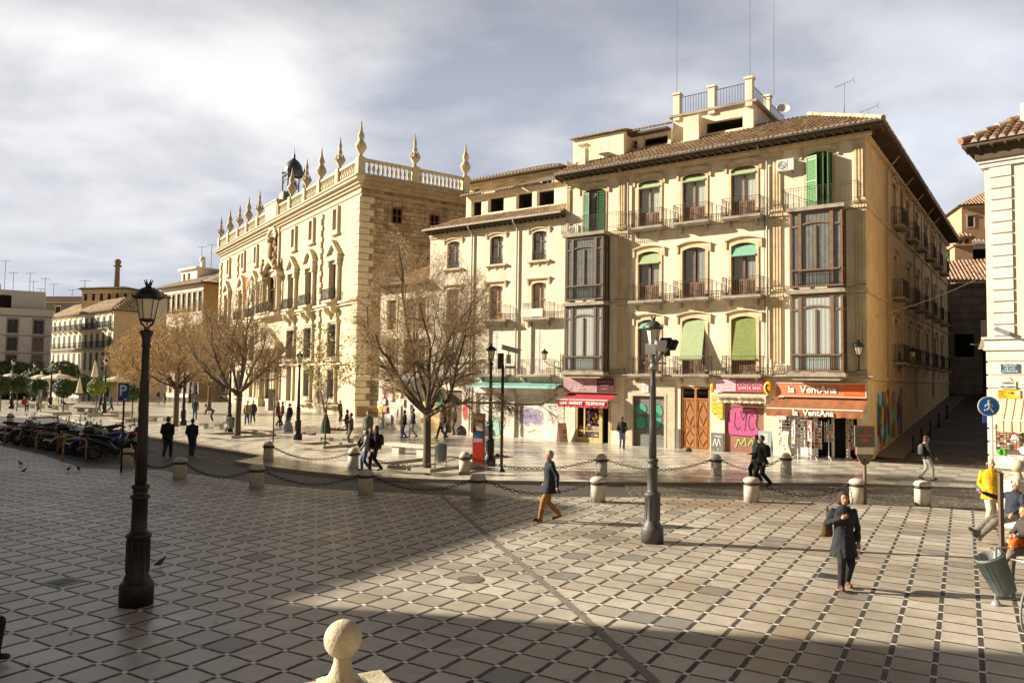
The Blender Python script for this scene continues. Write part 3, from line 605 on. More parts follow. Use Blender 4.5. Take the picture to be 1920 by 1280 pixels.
# glazed bays (miradors), two storeys each
def mirador(x0, x1, z0, z1, dep=.82, wood=WOOD, cm=CURT, arch=True):
    mb = MB(); xw = (x1 - x0) * .2; zl, zt = z0 + .85, z1 - .72; y = -dep; xa, xb = x0 + xw, x1 - xw; xc = (x0 + x1) / 2
    frame_bars(mb, x0, x1, z0, z1, y, .1, .06, (xa, xb), (zl,), t=.05)
    mb.box(x0 + .1, x1 - .1, y - .03, y, zl - .05, zl + .03)
    for p, q in ((x0 + .1, xa - .05), (xb + .05, x1 - .1)): mb.box(p, q, y + .01, y + .08, zt - .04, zt + .05)
    mb.box(xc - .045, xc + .045, y + .005, y + .085, zl, zt); mb.ring(arc(xa + .05, xb - .05, zt + .02, .12, dz=.07), arc(xa + .05, xb - .05, zt + .02, .1), y + .005, y + .08)
    for p in (xa, xb): mb.box(p - .08, p + .08, y - .02, y + .005, z0 + .1, z1 - .1)
    for sx in (x0, x1 - .09):
        mb.box(sx, sx + .09, y + .09, 0, z0, z0 + .1); mb.box(sx, sx + .09, y + .09, 0, z1 - .1, z1); mb.box(sx + .01, sx + .08, y + .09, 0, zl - .05, zl + .03); mb.box(sx + .01, sx + .08, y + .09, 0, zt - .04, zt + .05)
        mb.box(sx, sx + .09, -.08, 0, z0 + .1, z1 - .1); mb.box(sx + .01, sx + .08, y / 2 - .03, y / 2 + .04, z0 + .1, z1 - .1)
    fr = mb.build('bay_window', wood, RM, smooth=False)
    mb = MB(); mb.quad((x0 + .05, y + .05, z0 + .05), (x1 - .05, y + .05, z0 + .05), (x1 - .05, y + .05, z1 - .05), (x0 + .05, y + .05, z1 - .05))
    for sx in (x0 + .045, x1 - .045): mb.quad((sx, y + .05, z0 + .05), (sx, 0, z0 + .05), (sx, 0, z1 - .05), (sx, y + .05, z1 - .05))
    mb.build('pane', GLASS, fr, smooth=False)
    if cm: curtain(fr, x0 + .12, x1 - .12, z0 + .08, z1 - .12, y + .07, cm)
    mb = MB()
    for i in range(int((x1 - x0 - .3) / .085)): q = x0 + .17 + i * .085; mb.bar((q, y - .035, z0 + .1), (q, y - .035, zl - .06), .008)
    mb.bar((x0 + .1, y - .035, z0 + .16), (x1 - .1, y - .035, z0 + .16), .012); mb.bar((x0 + .1, y - .035, zl - .14), (x1 - .1, y - .035, zl - .14), .012)
    mb.build('grille', IRON, fr); return fr
CW2 = mat('curtain_bright', (.74, .74, .7), .9, var=.06, scale=8); CG2 = mat('curtain_veil', (.3, .29, .27), .9, var=.25, scale=3)
mirador(.42, 2.98, 4.2, 8.0, wood=DWOOD, cm=CW2); mirador(.42, 2.98, 8.32, 12.0, wood=DWOOD, cm=CG2); mirador(13.38, 15.84, 4.2, 7.95, cm=CW2); mirador(13.38, 15.84, 8.32, 12.05, cm=CG2)
for x0, x1 in ((.3, 3.1), (13.26, 15.96)):
    for z in (3.98, 8.0, 12.08):
        mb = MB(); mb.box(x0, x1, -.96, 0, z, z + .14); mb.box(x0 + .05, x1 - .05, -.9, 0, z + .14, z + .2)
        if z < 4: mb.prism([(x0 + .1, 3.98), (x1 - .1, 3.98), (x1 - .3, 3.8), (x0 + .3, 3.8)], -.85, 0, 'y')
        ml = mb.build('bay_sill', LEDGE, RM, smooth=False)
railing(ml, .2, 4.1, -.9, 12.28, .95); railing(ml, 13.1, 16.55, -.92, 12.28, .95)
# side street windows and balconies
mb = MB()
for a, b in side_w:
    for c, d in ((4.9, 7.3), (8.5, 10.9), (12.5, 15.0)):
        p = thing_ = None
        e = bpy.data.objects.new('window', None); 
        q = MB(); q.T = Matrix.Translation((W, 0, 0)) @ Matrix.Rotation(pi / 2, 4, 'Z'); frame_bars(q, a, b, c, d, .22, .08, .06, ((a + b) / 2,), (c + .8,)); wd = q.build('window', DWOOD, RM, smooth=False); bpy.data.objects.remove(e)
        q = MB(); q.T = Matrix.Translation((W, 0, 0)) @ Matrix.Rotation(pi / 2, 4, 'Z'); q.quad((a, .25, c), (b, .25, c), (b, .25, d), (a, .25, d)); q.build('pane', GLASS, wd, smooth=False)
        if a > 7.0:
            q = MB(); q.box(W, W + .6, a - .35, b + .35, c - .14, c - .02); bl = q.build('balcony', LEDGE, RM, smooth=False)
            rl = railing(bl, a - .3, b + .3, -.55, c, .95, .14, .012); rl.rotation_euler = (0, 0, pi / 2); rl.location = (W, 0, 0)
# painted panels and door on the side wall's ground floor
q = MB(); q.box(W, W + .05, 2.2, 3.4, .3, 3.2); q.box(W, W + .04, 3.6, 4.6, .5, 3.3); q.box(W, W + .05, 5.0, 5.6, .3, 3.4); q.box(W, W + .04, 6.1, 7.3, .8, 3.3); q.box(W, W + .05, 8, 9.6, .9, 3.5)
def mural():
    m = bpy.data.materials.new('mural'); m.use_nodes = True; t = NT(m.node_tree); p = m.node_tree.nodes['Principled BSDF']; v = t.n.new('ShaderNodeTexVoronoi'); n_ = t.noise(t.coord(), 1.2, 3, .5, 0, True)
    vm = t.n.new('ShaderNodeVectorMath'); vm.operation = 'ADD'; t.put(vm.inputs[0], t.coord()); t.put(vm.inputs[1], n_); t.put(v.inputs['Vector'], vm.outputs[0]); v.inputs['Scale'].default_value = 1.3
    c = t.ramp(t.sep(v.outputs['Color'])[0], (0, (.02, .16, .32)), (.25, (.25, .5, .6)), (.4, (.45, .16, .03)), (.55, (.5, .38, .05)), (.7, (.12, .03, .03)), (.85, (.05, .2, .1))); m.node_tree.nodes[-1]
    for nd in t.n:
        if nd.type == 'VALTORGB': nd.color_ramp.interpolation = 'CONSTANT'
    t.put(p.inputs['Base Color'], c); return m
q.build('mural_panel', mural(), RM, smooth=False)
# downpipes
for pts_ in [[(x - .35, -.75, 15.85), (x - .3, -.5, 15.5), (x, -.13, 15.1), (x, -.13, 4.1)] for x in (4.2, 12.08)] + [[(W + .7, u, 15.8), (W + .12, u, 15.1), (W + .12, u, 1.0 + u * .08 if u in (5.2, 14.7, 23) else 12.5)] for u in (5.2, 14.7, 23, 10.2, 19.5)]: mb = MB(); mb.tube(pts_, .055, 8); mb.build('downpipe', PIPE, RM)
# ground floor fronts
for z_, s_ in ((4.3, 1), (8.35, 2), (12.05, 3)):
    mb = MB(); mb.tube([(i * W / 24, -.13 - .01 * (i % 2), z_ + .05 * sin(i * 1.3 + s_) - .03 * (i % 3)) for i in range(25)], .013, 4); mb.build('wall_cable', IRONR, RM)
mb = MB(); mb.tube([(11.95, -.12, 14.9 - .9 * i + 0) for i in range(12)], .02, 4); mb.build('wall_cable', IRONR, RM)
ROUGHST = mat('rubble_surround', (.55, .47, .34), .95, var=.25, scale=7, bump=1.)
mb = MB(); mb.ring([(4.0, 0), (4.0, 3.7), (7.05, 3.7), (7.05, 0)], [(4.4, 0), (4.4, 2.95), (6.55, 2.95), (6.55, 0)], -.07, 0); mb.build('rough_surround', ROUGHST, RM, smooth=False)
mb = MB(); mb.box(4.38, 4.52, -.09, .05, 0, 2.98); mb.box(6.43, 6.57, -.09, .05, 0, 2.98); mb.box(4.52, 6.43, -.09, .05, 2.84, 2.98); mb.build('shutter_frame', STONE, RM, smooth=False)
def roller(x0, x1, z0, z1, m, y=.12):
    mb = MB(); n = int((z1 - z0) / .09)
    for i in range(n):
        z = z0 + (z1 - z0) * i / n; h = (z1 - z0) / n
        mb.add([(x0, y, z), (x1, y, z), (x1, y - .022, z + h * .5), (x0, y - .022, z + h * .5), (x1, y, z + h), (x0, y, z + h)], [(0, 1, 2, 3), (3, 2, 4, 5)])
    return mb.build('roller_shutter', m, RM, smooth=False)
def blob(parent, pts, y, m, name='graffiti', line=None, lm=None):
    """flat spray-painted shape: smooth closed outline"""
    n = len(pts); out = []
    for i in range(n):
        p0, p1, p2, p3 = (Vector(pts[(i + k - 1) % n]) for k in range(4))
        for k in range(5):
            t_ = k / 5; out.append(.5 * ((2 * p1) + (-p0 + p2) * t_ + (2 * p0 - 5 * p1 + 4 * p2 - p3) * t_ ** 2 + (-p0 + 3 * p1 - 3 * p2 + p3) * t_ ** 3))
    mb = MB(); mb.prism([tuple(p) for p in out], y, y + .004, 'y', 0)
    if lm:
        k = len(out); c = sum(out, Vector((0, 0))) / k
        o2 = [p + (p - c).normalized() * line for p in out]
        mb.add([(p.x, y - .003, p.y) for p in out] + [(p.x, y - .003, p.y) for p in o2], [(i, (i + 1) % k, k + (i + 1) % k, k + i) for i in range(k)], 1)
    return mb.build(name, [m, lm or m], parent, smooth=False)
def stroke(parent, lines, y, m, r=.018, name='graffiti'):
    mb = MB()
    for l in lines:
        P = [Vector((p[0], p[1])) for p in l]
        for i in range(len(P) - 1):
            d = (P[i + 1] - P[i]); nn = Vector((-d.y, d.x)).normalized() * r; yy = y - .0004 * i
            mb.add([(P[i].x - nn.x, yy, P[i].y - nn.y), (P[i + 1].x - nn.x, yy, P[i + 1].y - nn.y), (P[i + 1].x + nn.x, yy, P[i + 1].y + nn.y), (P[i].x + nn.x, yy, P[i].y + nn.y)], [(0, 1, 2, 3)])
    return mb.build(name, m, parent, smooth=False)
def circ(cx, cz, rx, rz, n=10, a0=0, a1=2 * pi): return [(cx + rx * cos(a0 + (a1 - a0) * i / n), cz + rz * sin(a0 + (a1 - a0) * i / n)) for i in range(n + (1 if a1 - a0 < 6.28 else 0))]
BLK = mat('spray_black', (.03, .03, .03), .7, var=0)
rs = roller(4.52, 6.43, .02, 2.84, mat('shutter_grey', (.16, .165, .15), .6, .2, var=.15, scale=2))
TEALG = mat('spray_teal', (.05, .3, .2), .6, var=.2, scale=5); MAR = mat('spray_maroon', (.12, .04, .04), .7, var=.1)
for c_ in ((4.95, 2.1, .33, .33), (4.95, 1.35, .32, .36), (5.75, 1.5, .45, .45), (5.95, 2.0, .3, .36)): blob(rs, circ(*c_, 8), .09, TEALG, line=.03, lm=MAR)
rs = roller(9.82, 11.83, .02, 2.78, mat('shutter_rust', (.33, .15, .1), .6, .1, var=.2, scale=2))
MAG = mat('spray_magenta', (.5, .08, .22), .6, var=.2, scale=5)
blob(rs, [(10.0, 1.0), (10.0, 1.9), (10.15, 2.3), (10.6, 2.35), (10.9, 2.3), (11.3, 2.3), (11.45, 2.0), (11.4, 1.5), (11.55, 1.2), (11.4, .95), (10.9, .92), (10.4, .95)], .088, MAG, line=.045, lm=BLK)
stroke(rs, [[(10.35, 2.1), (10.3, 1.5), (10.45, 1.2), (10.65, 1.35)], [(10.6, 2.2), (10.75, 1.7), (10.95, 2.15), (10.85, 1.15)], circ(11.2, 1.6, .16, .4, 9, .9, 5.6)], .083, BLK, .022)
stroke(rs, [[(10.35, .3), (10.5, .75), (10.65, .45), (10.85, .8), (10.9, .35)], [(11.0, .4), (11.2, .75), (11.3, .3), (11.55, .7)], circ(11.6, .35, .14, .16, 8)], .088, mat('spray_lime', (.4, .5, .15), .6, var=.1), .03)
# wooden double door with fanlight
mb = MB(); frame_bars(mb, 7.37, 9.0, .02, 3.38, .05, .1, .16, (8.185,), (2.75,), t=.06)
for a, b in ((7.5, 8.12), (8.25, 8.87)):
    mb.box(a, b, .1, .16, .1, 2.7)
    for z0, z1 in ((.2, 1.15), (1.3, 2.6)):
        xc, zc_ = (a + b) / 2, (z0 + z1) / 2; w2, h2 = (b - a) / 2 - .06, (z1 - z0) / 2 - .05
        for q1, q2 in (((xc - w2, zc_), (xc, zc_ + h2)), ((xc, zc_ + h2), (xc + w2, zc_)), ((xc + w2, zc_), (xc, zc_ - h2)), ((xc, zc_ - h2), (xc - w2, zc_))): mb.bar((q1[0], .09, q1[1]), (q2[0], .09, q2[1]), .028)
        frame_bars(mb, a + .02, b - .02, z0 - .04, z1 + .04, .07, .035, .04)
dr = mb.build('door', DOORW, RM, smooth=False)
mb = MB(); mb.ball((8.1, .05, 1.3), .035); mb.ball((8.27, .05, 1.3), .035); mb.build('handle', IRON, dr)
mb = MB()
for i in range(9): x = 7.6 + i * .145; mb.torus((x, .08, 3.05), .07, .01, 'y', 8, 3); mb.bar((x + .07, .08, 2.85), (x - .07, .08, 3.27), .009)
mb.build('fanlight_grille', IRON, dr)
mb = MB(); mb.box(9.08, 9.75, -.05, 0, .02, 1.0); pl = mb.build('plinth', mat('plinth_grey', (.16, .15, .14), .7, var=.3, scale=6), RM, smooth=False)
stroke(pl, [[(9.2, .3), (9.3, .7), (9.4, .3), (9.5, .7), (9.6, .35)], [(9.25, .85), (9.65, .8)], [(9.45, .2), (9.5, .1)]], -.06, WHITE, .02)
mb = MB(); mb.box(7.08, 7.3, -.05, 0, .02, 1.1); mb.build('plinth', mat('plinth_grey', (.2, .19, .18)), RM, smooth=False)
# shopfront under the left bay
YF = mat('shopfront_yellow', (.5, .4, .16), .5, var=.15)
mb = MB(); frame_bars(mb, .8, 2.42, .05, 2.45, .02, .08, .1, (1.35,), (.72,)); mb.box(.88, 2.34, .04, .08, .05, .35); mb.box(2.42, 2.55, 0, .12, .05, 2.45); mb.box(2.95, 3.07, 0, .12, .05, 2.45)
sf = mb.build('shopfront', YF, RM, smooth=False)
mb = MB(); mb.quad((.85, .08, .4), (2.4, .08, .4), (2.4, .08, 2.4), (.85, .08, 2.4)); mb.build('pane', GLASS, sf, smooth=False)
cm_ = [mat('ad_' + n, c, .5, var=.1) for n, c in (('red', (.55, .04, .03)), ('white', (.7, .68, .62)), ('yellow', (.65, .5, .05)), ('green', (.12, .4, .06)), ('blue', (.06, .25, .45)), ('pink', (.6, .15, .3)), ('dark', (.05, .04, .04)))]
mb = MB(); mb.box(.9, 1.4, .2, .22, .4, 1.0, 0); mb.box(1.4, 2.3, .2, .215, .4, 1.0, 1)
for i in range(46): x, z = R.uniform(1.35, 2.3), R.uniform(1.0, 2.35); a = R.uniform(.05, .12); mb.box(x - a, x + a, .25 + i * .004, .252 + i * .004, z - a, z + a, R.randrange(7))
for i in range(26): x, z = R.uniform(1.4, 2.28), R.uniform(.42, 1.0); a = R.uniform(.03, .09); mb.box(x - a, x + a, .185 - i * .0008, .1855 - i * .0008, z - a, z + a, R.choice((1, 1, 4, 2, 5)))
mb.build('window_display', cm_, sf, smooth=False)
mb = MB(); mb.ball((1.1, .19, .7), .1, 10, 0, (1, .15, 1)); mb.ball((1.2, .19, .68), .07, 10, 0, (1, .15, 1)); mb.build('heart_sticker', cm_[1], sf)
# postcard shop interior under the right bay
mb = MB(); mb.box(12.75, 12.95, 0, .1, .02, 2.75); mb.box(15.1, 15.22, 0, .1, .02, 2.75); mb.box(15.75, 15.85, 0, .1, .02, 2.75); mb.box(12.95, 14.4, .3, .34, .02, 2.6)
mb.build('shopfront', WHITE, RM, smooth=False)
# attic storeys and roof terrace of the corner building
def block(mb, x0, x1, y0, y1, z0, z1, holes=(), m=0, d=.3, mr=0, mbk=1):
    T0 = mb.T.copy(); mb.T = T0 @ Matrix.Translation((0, y0, 0)); mb.wall(x0, x1, z0, z1, holes, d, m, mr, mbk); mb.T = T0
    mb.quad((x1, y0, z0), (x1, y1, z0), (x1, y1, z1), (x1, y0, z1), m); mb.quad((x0, y0, z0), (x0, y0, z1), (x0, y1, z1), (x0, y1, z0), m)
    mb.quad((x0, y1, z0), (x0, y1, z1), (x1, y1, z1), (x1, y1, z0), m); mb.quad((x0, y0, z1), (x1, y0, z1), (x1, y1, z1), (x0, y1, z1), m)
mb = MB()
block(mb, -.55, 3.0, 1.6, 8, 16.3, 18.75)
block(mb, 1.1, 5.6, 2.6, 8, 16.9, 18.75, [(1.6, 3.4, 17.85, 18.4), (3.8, 5.4, 17.85, 18.4)])
block(mb, 5.6, 10.4, 2.95, 8, 17.0, 19.4, [(7.6, 9.8, 18.1, 18.75)])
mb.box(6.5, 7.45, 2.3, 2.94, 17.0, 19.1)
mb.build('attic', [PLASTER2, ROOMD], RM, smooth=False)
mb = MB()
tiled_plane(mb, (.8, 2.0, 18.75), (5.6, 2.0, 18.75), (.8, 4.2, 19.6), (5.6, 4.2, 19.6)); tiled_plane(mb, (-.75, 1.4, 18.78), (3.2, 1.4, 18.78), (-.75, 4, 19.3), (3.2, 4, 19.3))
mb.box(5.4, 10.65, 2.75, 8.2, 19.4, 19.54, 1)
at = mb.build('attic_roof', [TILE, LEDGE], RM)
mb = MB(); mb.box(.8, 5.6, 2.05, 2.6, 18.58, 18.7); mb.bar((1.2, 2.6, 17.3), (1.2, 2.0, 18.4), .05); mb.build('attic_eave', EAVEW, at, smooth=False)
mb = MB(); PP = [(5.85, 3.0), (8.0, 3.0), (10.2, 2.95), (10.2, 6.2), (10.2, 9.6)]

for i, (x, y) in enumerate(PP): h = 20.75 if i < 4 else 20.2; mb = MB(); mb.box(x - .2, x + .2, y - .2, y + .2, 19.2, h); mb.box(x - .26, x + .26, y - .26, y + .26, h, h + .12); mb.build('terrace_post', PLASTER2, RM, smooth=False)
mb = MB()
for (a, b) in zip(PP, PP[1:]):
    A_, B_ = Vector((*a, 0)), Vector((*b, 0)); n = max(4, int((B_ - A_).length / .16))
    for zz in (19.5, 20.6): mb.bar(A_ + Vector((0, 0, zz)), B_ + Vector((0, 0, zz)), .022)
    for i in range(1, n): p = A_.lerp(B_, i / n); mb.bar(p + Vector((0, 0, 19.4)), p + Vector((0, 0, 20.6)), .014)
mb.build('terrace_railing', IRON, RM)
mb = MB(); mb.box(.45, .9, .6, 1.05, 16.4, 17.8); mb.box(.35, 1.0, .5, 1.15, 18.02, 18.08)
for a, b in ((.5, .65), (.85, .65), (.5, 1.0), (.85, 1.0)): mb.bar((a, b, 17.8), (a, b, 18.02), .03)
mb.build('chimney', PLASTER2, RM, smooth=False)
MROT = radians(90 - HF)
def onM(x, y, z): return MA + DF * x + DIN * y + Vector((0, 0, z))
# air conditioners, dish, antennas
def ac_unit(x, z, y, label, sc=1.):
    r = thing('air_conditioner', label, 'air conditioner', onM(x, y, z), MROT, 'air conditioning units on the facade')
    mb = MB(); mb.box(-.42, .42, -.32, 0, 0, .58); mb.box(-.40, .1, -.335, -.32, .04, .54); c_ = mb.build('casing', ACW, r, smooth=False)
    mb = MB(); mb.torus((-.15, -.34, .29), .2, .012, 'y', 20, 4)
    for k in range(5): mb.torus((-.15, -.34, .29), .035 * (k + 1), .006, 'y', 14, 3)
    mb.build('fan_grille', GREY, r)
    mb = MB(); mb.bar((-.3, -.28, -.05), (-.3, .1, -.05), .02); mb.bar((.3, -.28, -.05), (.3, .1, -.05), .02); mb.build('bracket', IRON, r); r.scale = (sc,) * 3
ac_unit(13.05, 14.35, -.02, 'white air conditioner mounted high on the cream wall beside bright green shutters')
ac_unit(.95, 12.3, -.5, 'low white air conditioner standing on the balcony floor below dark green shutters', .8)
def antenna(px, py0, dist_y, zb, zt, label, kind=0, r=.025):
    # stands on the roof of the corner building at depth y
    d = ray(px, py0); n = Vector((DIN.x, DIN.y, 0)); t_ = (MA + n * dist_y - CAM).dot(n) / d.dot(n); q = CAM + d * t_
    rt = thing('antenna', label, 'antenna', (q.x, q.y, zb), MROT, 'roof antennas')
    mb = MB(); mb.tube([(0, 0, 0), (0, 0, (zt - zb) * .5), (.02, 0, zt - zb)], [r, r * .8, r * .5], 6); mb.build('mast', GREY, rt)
    if kind:
        mb = MB(); h = zt - zb - .1; mb.bar((-.45, 0, h), (.5, .1, h + .25), .012)
        for k in range(7): x = -.4 + k * .14; mb.bar((x, -.22 + .02 * k, h + .02 + (x + .45) * .26), (x, .25 - .02 * k, h + .02 + (x + .45) * .26), .008)
        for s in (-.2, .2): mb.bar((.45, 0, h + .25), (.55, .05, h + .25 + s), .01)
        if kind > 1: mb.bar((-.3, 0, h - .4), (.3, 0, h - .4), .01); [mb.bar((-.3 + .1 * k, -.15, h - .4), (-.3 + .1 * k, .15, h - .4), .007) for k in range(7)]
        mb.build('aerial', GREY, rt)
antenna(1269, 150, 3., 20.8, 27.6, 'leftmost tall thin whip mast above the roof terrace'); antenna(1406, 144, 3., 20.85, 27.2, 'middle tall whip mast rising from the corner post of the roof terrace'); antenna(1451, 176, 6.2, 20.85, 27.3, 'rightmost tall whip mast behind the terrace corner', 0)
antenna(1334, 160, 6., 19.3, 21.9, 'short dark pole behind the terrace railing'); antenna(1583, 210, 5, 17.0, 20.2, 'television aerial with several arms above the tiled roof near the corner', 1); antenna(1628, 205, 7, 17.1, 19.2, 'small twin aerial nearest the right corner of the tiled roof', 2)
rt = thing('satellite_dish', 'round white satellite dish on the last post of the roof terrace', 'satellite dish', onM(10.2, 9.6, 20.3), MROT)
mb = MB(); mb.T = Matrix.Translation((0, 0, .75)) @ Matrix.Rotation(radians(60), 4, 'X') @ Matrix.Rotation(radians(20), 4, 'Y') @ Matrix.Scale(.78, 4); mb.lathe([(0, .0), (.25, .03), (.45, .1), (.58, .18), (.57, .19), (.44, .12), (.25, .05), (0, .02)], 22); mb.build('dish', WHITE, rt)
mb = MB(); mb.bar((0, 0, 0), (0, 0, .75), .035); mb.bar((0, 0, .6), (.0, -.6, .9), .015); mb.ball((0, -.6, .92), .05); mb.build('mount', GREY, rt)
# ---- signs and awnings
def board(name, label, x0, x1, z0, z1, y, m, frame=None, cat='sign'):
    r = thing(name, label, cat, onM((x0 + x1) / 2, y, z0), MROT); w2 = (x1 - x0) / 2
    mb = MB(); mb.box(-w2, w2, 0, .12, 0, z1 - z0); mb.build('panel', m, r, smooth=False)
    if frame: mb = MB(); frame_bars(mb, -w2 - .03, w2 + .03, -.03, z1 - z0 + .03, -.025, .05, .13); mb.build('frame', frame, r, smooth=False)
    return r, w2, z1 - z0
ORG = mat('sign_orange', (.56, .2, .1), .45, var=.12, scale=3); ORG2 = mat('sign_orange_deep', (.72, .13, .015), .45, var=.05); LET = mat('lettering_white', (.8, .78, .74), .5, var=0)
r, w2, h = board('shop_sign', 'long orange shop sign with white lettering above the brown awning', 12.55, 16.7, 3.02, 3.66, -.3, ORG, mat('sign_frame_pink', (.72, .5, .4), .5, var=.1))
mb = MB(); mb.box(w2 - .95, w2, -.012, 0, .03, h - .03); mb.build('side_panel', ORG2, r, smooth=False)
text_mesh('la  VentAna', .46, parent=r, mt=LET, loc=(-.35, -.03, h * .5), sx=1.05, bold=.012)
for k in range(3): mb = MB(); mb.box(w2 - .8, w2 - .2, -.02, -.012, h * (.3 + .2 * k), h * (.3 + .2 * k) + .02); mb.build('small_print', mat('print_pink', (.75, .35, .2), .5, var=0), r, smooth=False)
MAGS = mat('sign_magenta', (.55, .07, .16), .45, var=.08); PINK = mat('sign_pink', (.75, .42, .5), .5, var=.1)
r, w2, h = board('shop_sign', 'pink and crimson shop sign above the maroon roller shutter', 9.45, 12.0, 3.2, 3.8, -.28, MAGS)
mb = MB(); mb.box(-w2, -w2 + 1.05, -.015, 0, 0, h); mb.build('side_panel', PINK, r, smooth=False)
text_mesh('LOCUTORIO', .225, parent=r, mt=LET, loc=(.5, -.03, h * .68)); text_mesh('SANTA ANA', .21, parent=r, mt=LET, loc=(.5, -.03, h * .28)); text_mesh('Llamadas', .16, parent=r, mt=LET, loc=(-w2 + .52, -.03, h * .62)); text_mesh('Internet', .14, parent=r, mt=LET, loc=(-w2 + .52, -.03, h * .3))
r = thing('phone_sign', 'round yellow telephone sign hanging between crimson and orange shop signs', 'sign', onM(12.2, -.45, 3.05), MROT)
mb = MB(); mb.T = Matrix.Translation((0, 0, .35)); mb.ball((0, 0, 0), .3, 20, 0, (.75, .3, 1.1)); mb.build('disc', mat('sign_yellow', (.8, .36, .01), .4, var=.05), r)
mb = MB(); mb.tube([(-.04, -.1, .55), (-.1, -.1, .4), (-.04, -.1, .2), (.06, -.1, .12)], [.045, .025, .03, .045], 6); mb.build('receiver_symbol', IRON, r)
r = thing('phone_sign', 'small orange round sign beside the wooden door', 'sign', onM(9.25, -.3, 3.15), MROT)
mb = MB(); mb.ball((0, 0, .2), .22, 14, 0, (.6, .3, 1.15)); mb.bar((0, 0, .2), (0, .3, .2), .02); mb.build('disc', mat('sign_yellow', (.8, .36, .01)), r)
MAU = mat('sign_mauve', (.42, .27, .28), .4, var=.2, scale=3); MAU2 = mat('sign_plum', (.1, .025, .035), .4, var=.1)
r, w2, h = board('shop_sign', 'faded mauve shop sign with a plum end panel above the red awning', .15, 3.5, 2.98, 3.8, -.4, MAU)
mb = MB(); mb.box(w2 - 1.1, w2, -.015, 0, 0, h); mb.build('side_panel', MAU2, r, smooth=False)
mb = MB(); mb.torus((-.45, -.015, .5), .13, .02, 'y', 16, 4); mb.torus((-.45, -.015, .5), .05, .02, 'y', 10, 4); mb.build('emblem', LET, r); text_mesh('MERCADO', .1, parent=r, mt=LET, loc=(-.45, -.02, .2))
for k, s in enumerate(('ALIMENTACION', 'INTERNET', 'BEBIDAS')): text_mesh(s, .12, parent=r, mt=mat('lettering_rose', (.5, .3, .3), .5, var=0), loc=(w2 - .55, -.03, .6 - .2 * k))
def awning(name, label, x0, x1, zt, zf, dep, val, m, mv=None, txt=None, ts=.3, scallop=True, sag=0., bar=True, tm=None):
    r = thing(name, label, 'awning', onM((x0 + x1) / 2, 0, 0), MROT); w2 = (x1 - x0) / 2
    mb = MB(); nx = 26; ny = 6; vs = []
    for j in range(ny + 1):
        for i in range(nx + 1):
            f = j / ny; x = -w2 + 2 * w2 * i / nx; vs.append((x, -.08 - dep * f, zt + (zf - zt) * f - .05 * sin(pi * f) + sag * sin(i * 2.1) * sin(pi * f)))
    mb.add(vs, [(j * (nx + 1) + i, j * (nx + 1) + i + 1, (j + 1) * (nx + 1) + i + 1, (j + 1) * (nx + 1) + i) for j in range(ny) for i in range(nx)])
    mb.build('canopy', m, r, ang=60)
    mb = MB(); n = nx * 2
    for i in range(n):
        xa, xb = -w2 + 2 * w2 * i / n, -w2 + 2 * w2 * (i + 1) / n; q = lambda k: zf - val - (.05 * abs(sin(k * pi / 4)) if scallop else .015 * sin(k * .7)); yy = lambda k: -.1 - dep + .015 * sin(k * .9)
        mb.quad((xa, yy(i), q(i)), (xb, yy(i + 1), q(i + 1)), (xb, -.1 - dep, zf), (xa, -.1 - dep, zf))
    va = mb.build('valance', mv or m, r, ang=60)
    if bar: mb = MB(); mb.bar((-w2, -.1 - dep, zf), (w2, -.1 - dep, zf), .03, n=8); mb.build('front_bar', WHITE, r)
    mb = MB()
    for s in (-1, 1): mb.bar((s * (w2 - .1), 0, zf - .15), (s * (w2 - .1), -dep, zf - .02), .02)
    mb.build('arm', GREY, r)
    if txt: text_mesh(txt, ts, parent=va, mt=tm or LET, loc=(0, -.15 - dep, zf - val * .5), sx=1., bold=.008)
    return r
awning('awning', 'red shop awning with white capital letters over the yellow shopfront', .35, 3.62, 2.92, 2.55, 1.25, .4, mat('awning_red', (.42, .03, .045), .8, var=.15, scale=3), txt='MINI - MARKET   TELEPHONE', ts=.225)
awning('awning', 'wide brown orange awning with white lettering over the postcard shop', 12.35, 16.75, 2.95, 2.42, 1.15, .36, mat('awning_brown', (.30, .11, .04), .8, var=.22, scale=2), txt='la  VentAna', ts=.4, scallop=False, sag=.02)
awning('awning', 'narrow dirty cream awning with scalloped edge over the maroon shutter', 9.5, 12.1, 3.12, 3.0, .4, .36, mat('awning_cream', (.55, .48, .33), .85, var=.25, scale=4), txt='LOCUTORIO - PHONE BOXES', ts=.165, tm=mat('lettering_brown', (.1, .06, .04), .6, var=0), bar=False)
# small wall notices
def notice(x0, x1, z0, z1, m, label, y=-.06):
    mb = MB(); mb.box(-(x1 - x0) / 2, (x1 - x0) / 2, -.02, .02, 0, z1 - z0, 0)
    for k in range(3): mb.box(-(x1 - x0) * .32, (x1 - x0) * .32, -.024, -.02, (z1 - z0) * (.25 + .22 * k), (z1 - z0) * (.25 + .22 * k) + .05, 1)
    o = mb.build('wall_notice', [m, mat('notice_print', (.3, .2, .12), .6, var=0)], None, smooth=False); o.location = onM((x0 + x1) / 2, y, z0); o.rotation_euler = (0, 0, MROT); tag(o, label, 'notice')
notice(9.12, 9.42, 2.0, 3.0, mat('notice_yellow', (.72, .5, .03), .5, var=.05), 'taller left yellow notice on the wall right of the wooden door'); notice(9.44, 9.72, 1.75, 2.9, mat('notice_yellow', (.72, .5, .03)), 'lower right yellow notice on the wall beside the maroon shutter')
notice(5.15, 5.5, 3.05, 3.55, WHITE, 'small white notice on the rough stone above the grey shutter', -.1); notice(12.45, 13.0, 4.2, 4.6, ACW, 'pale meter box on the wall left of the lower right bay')
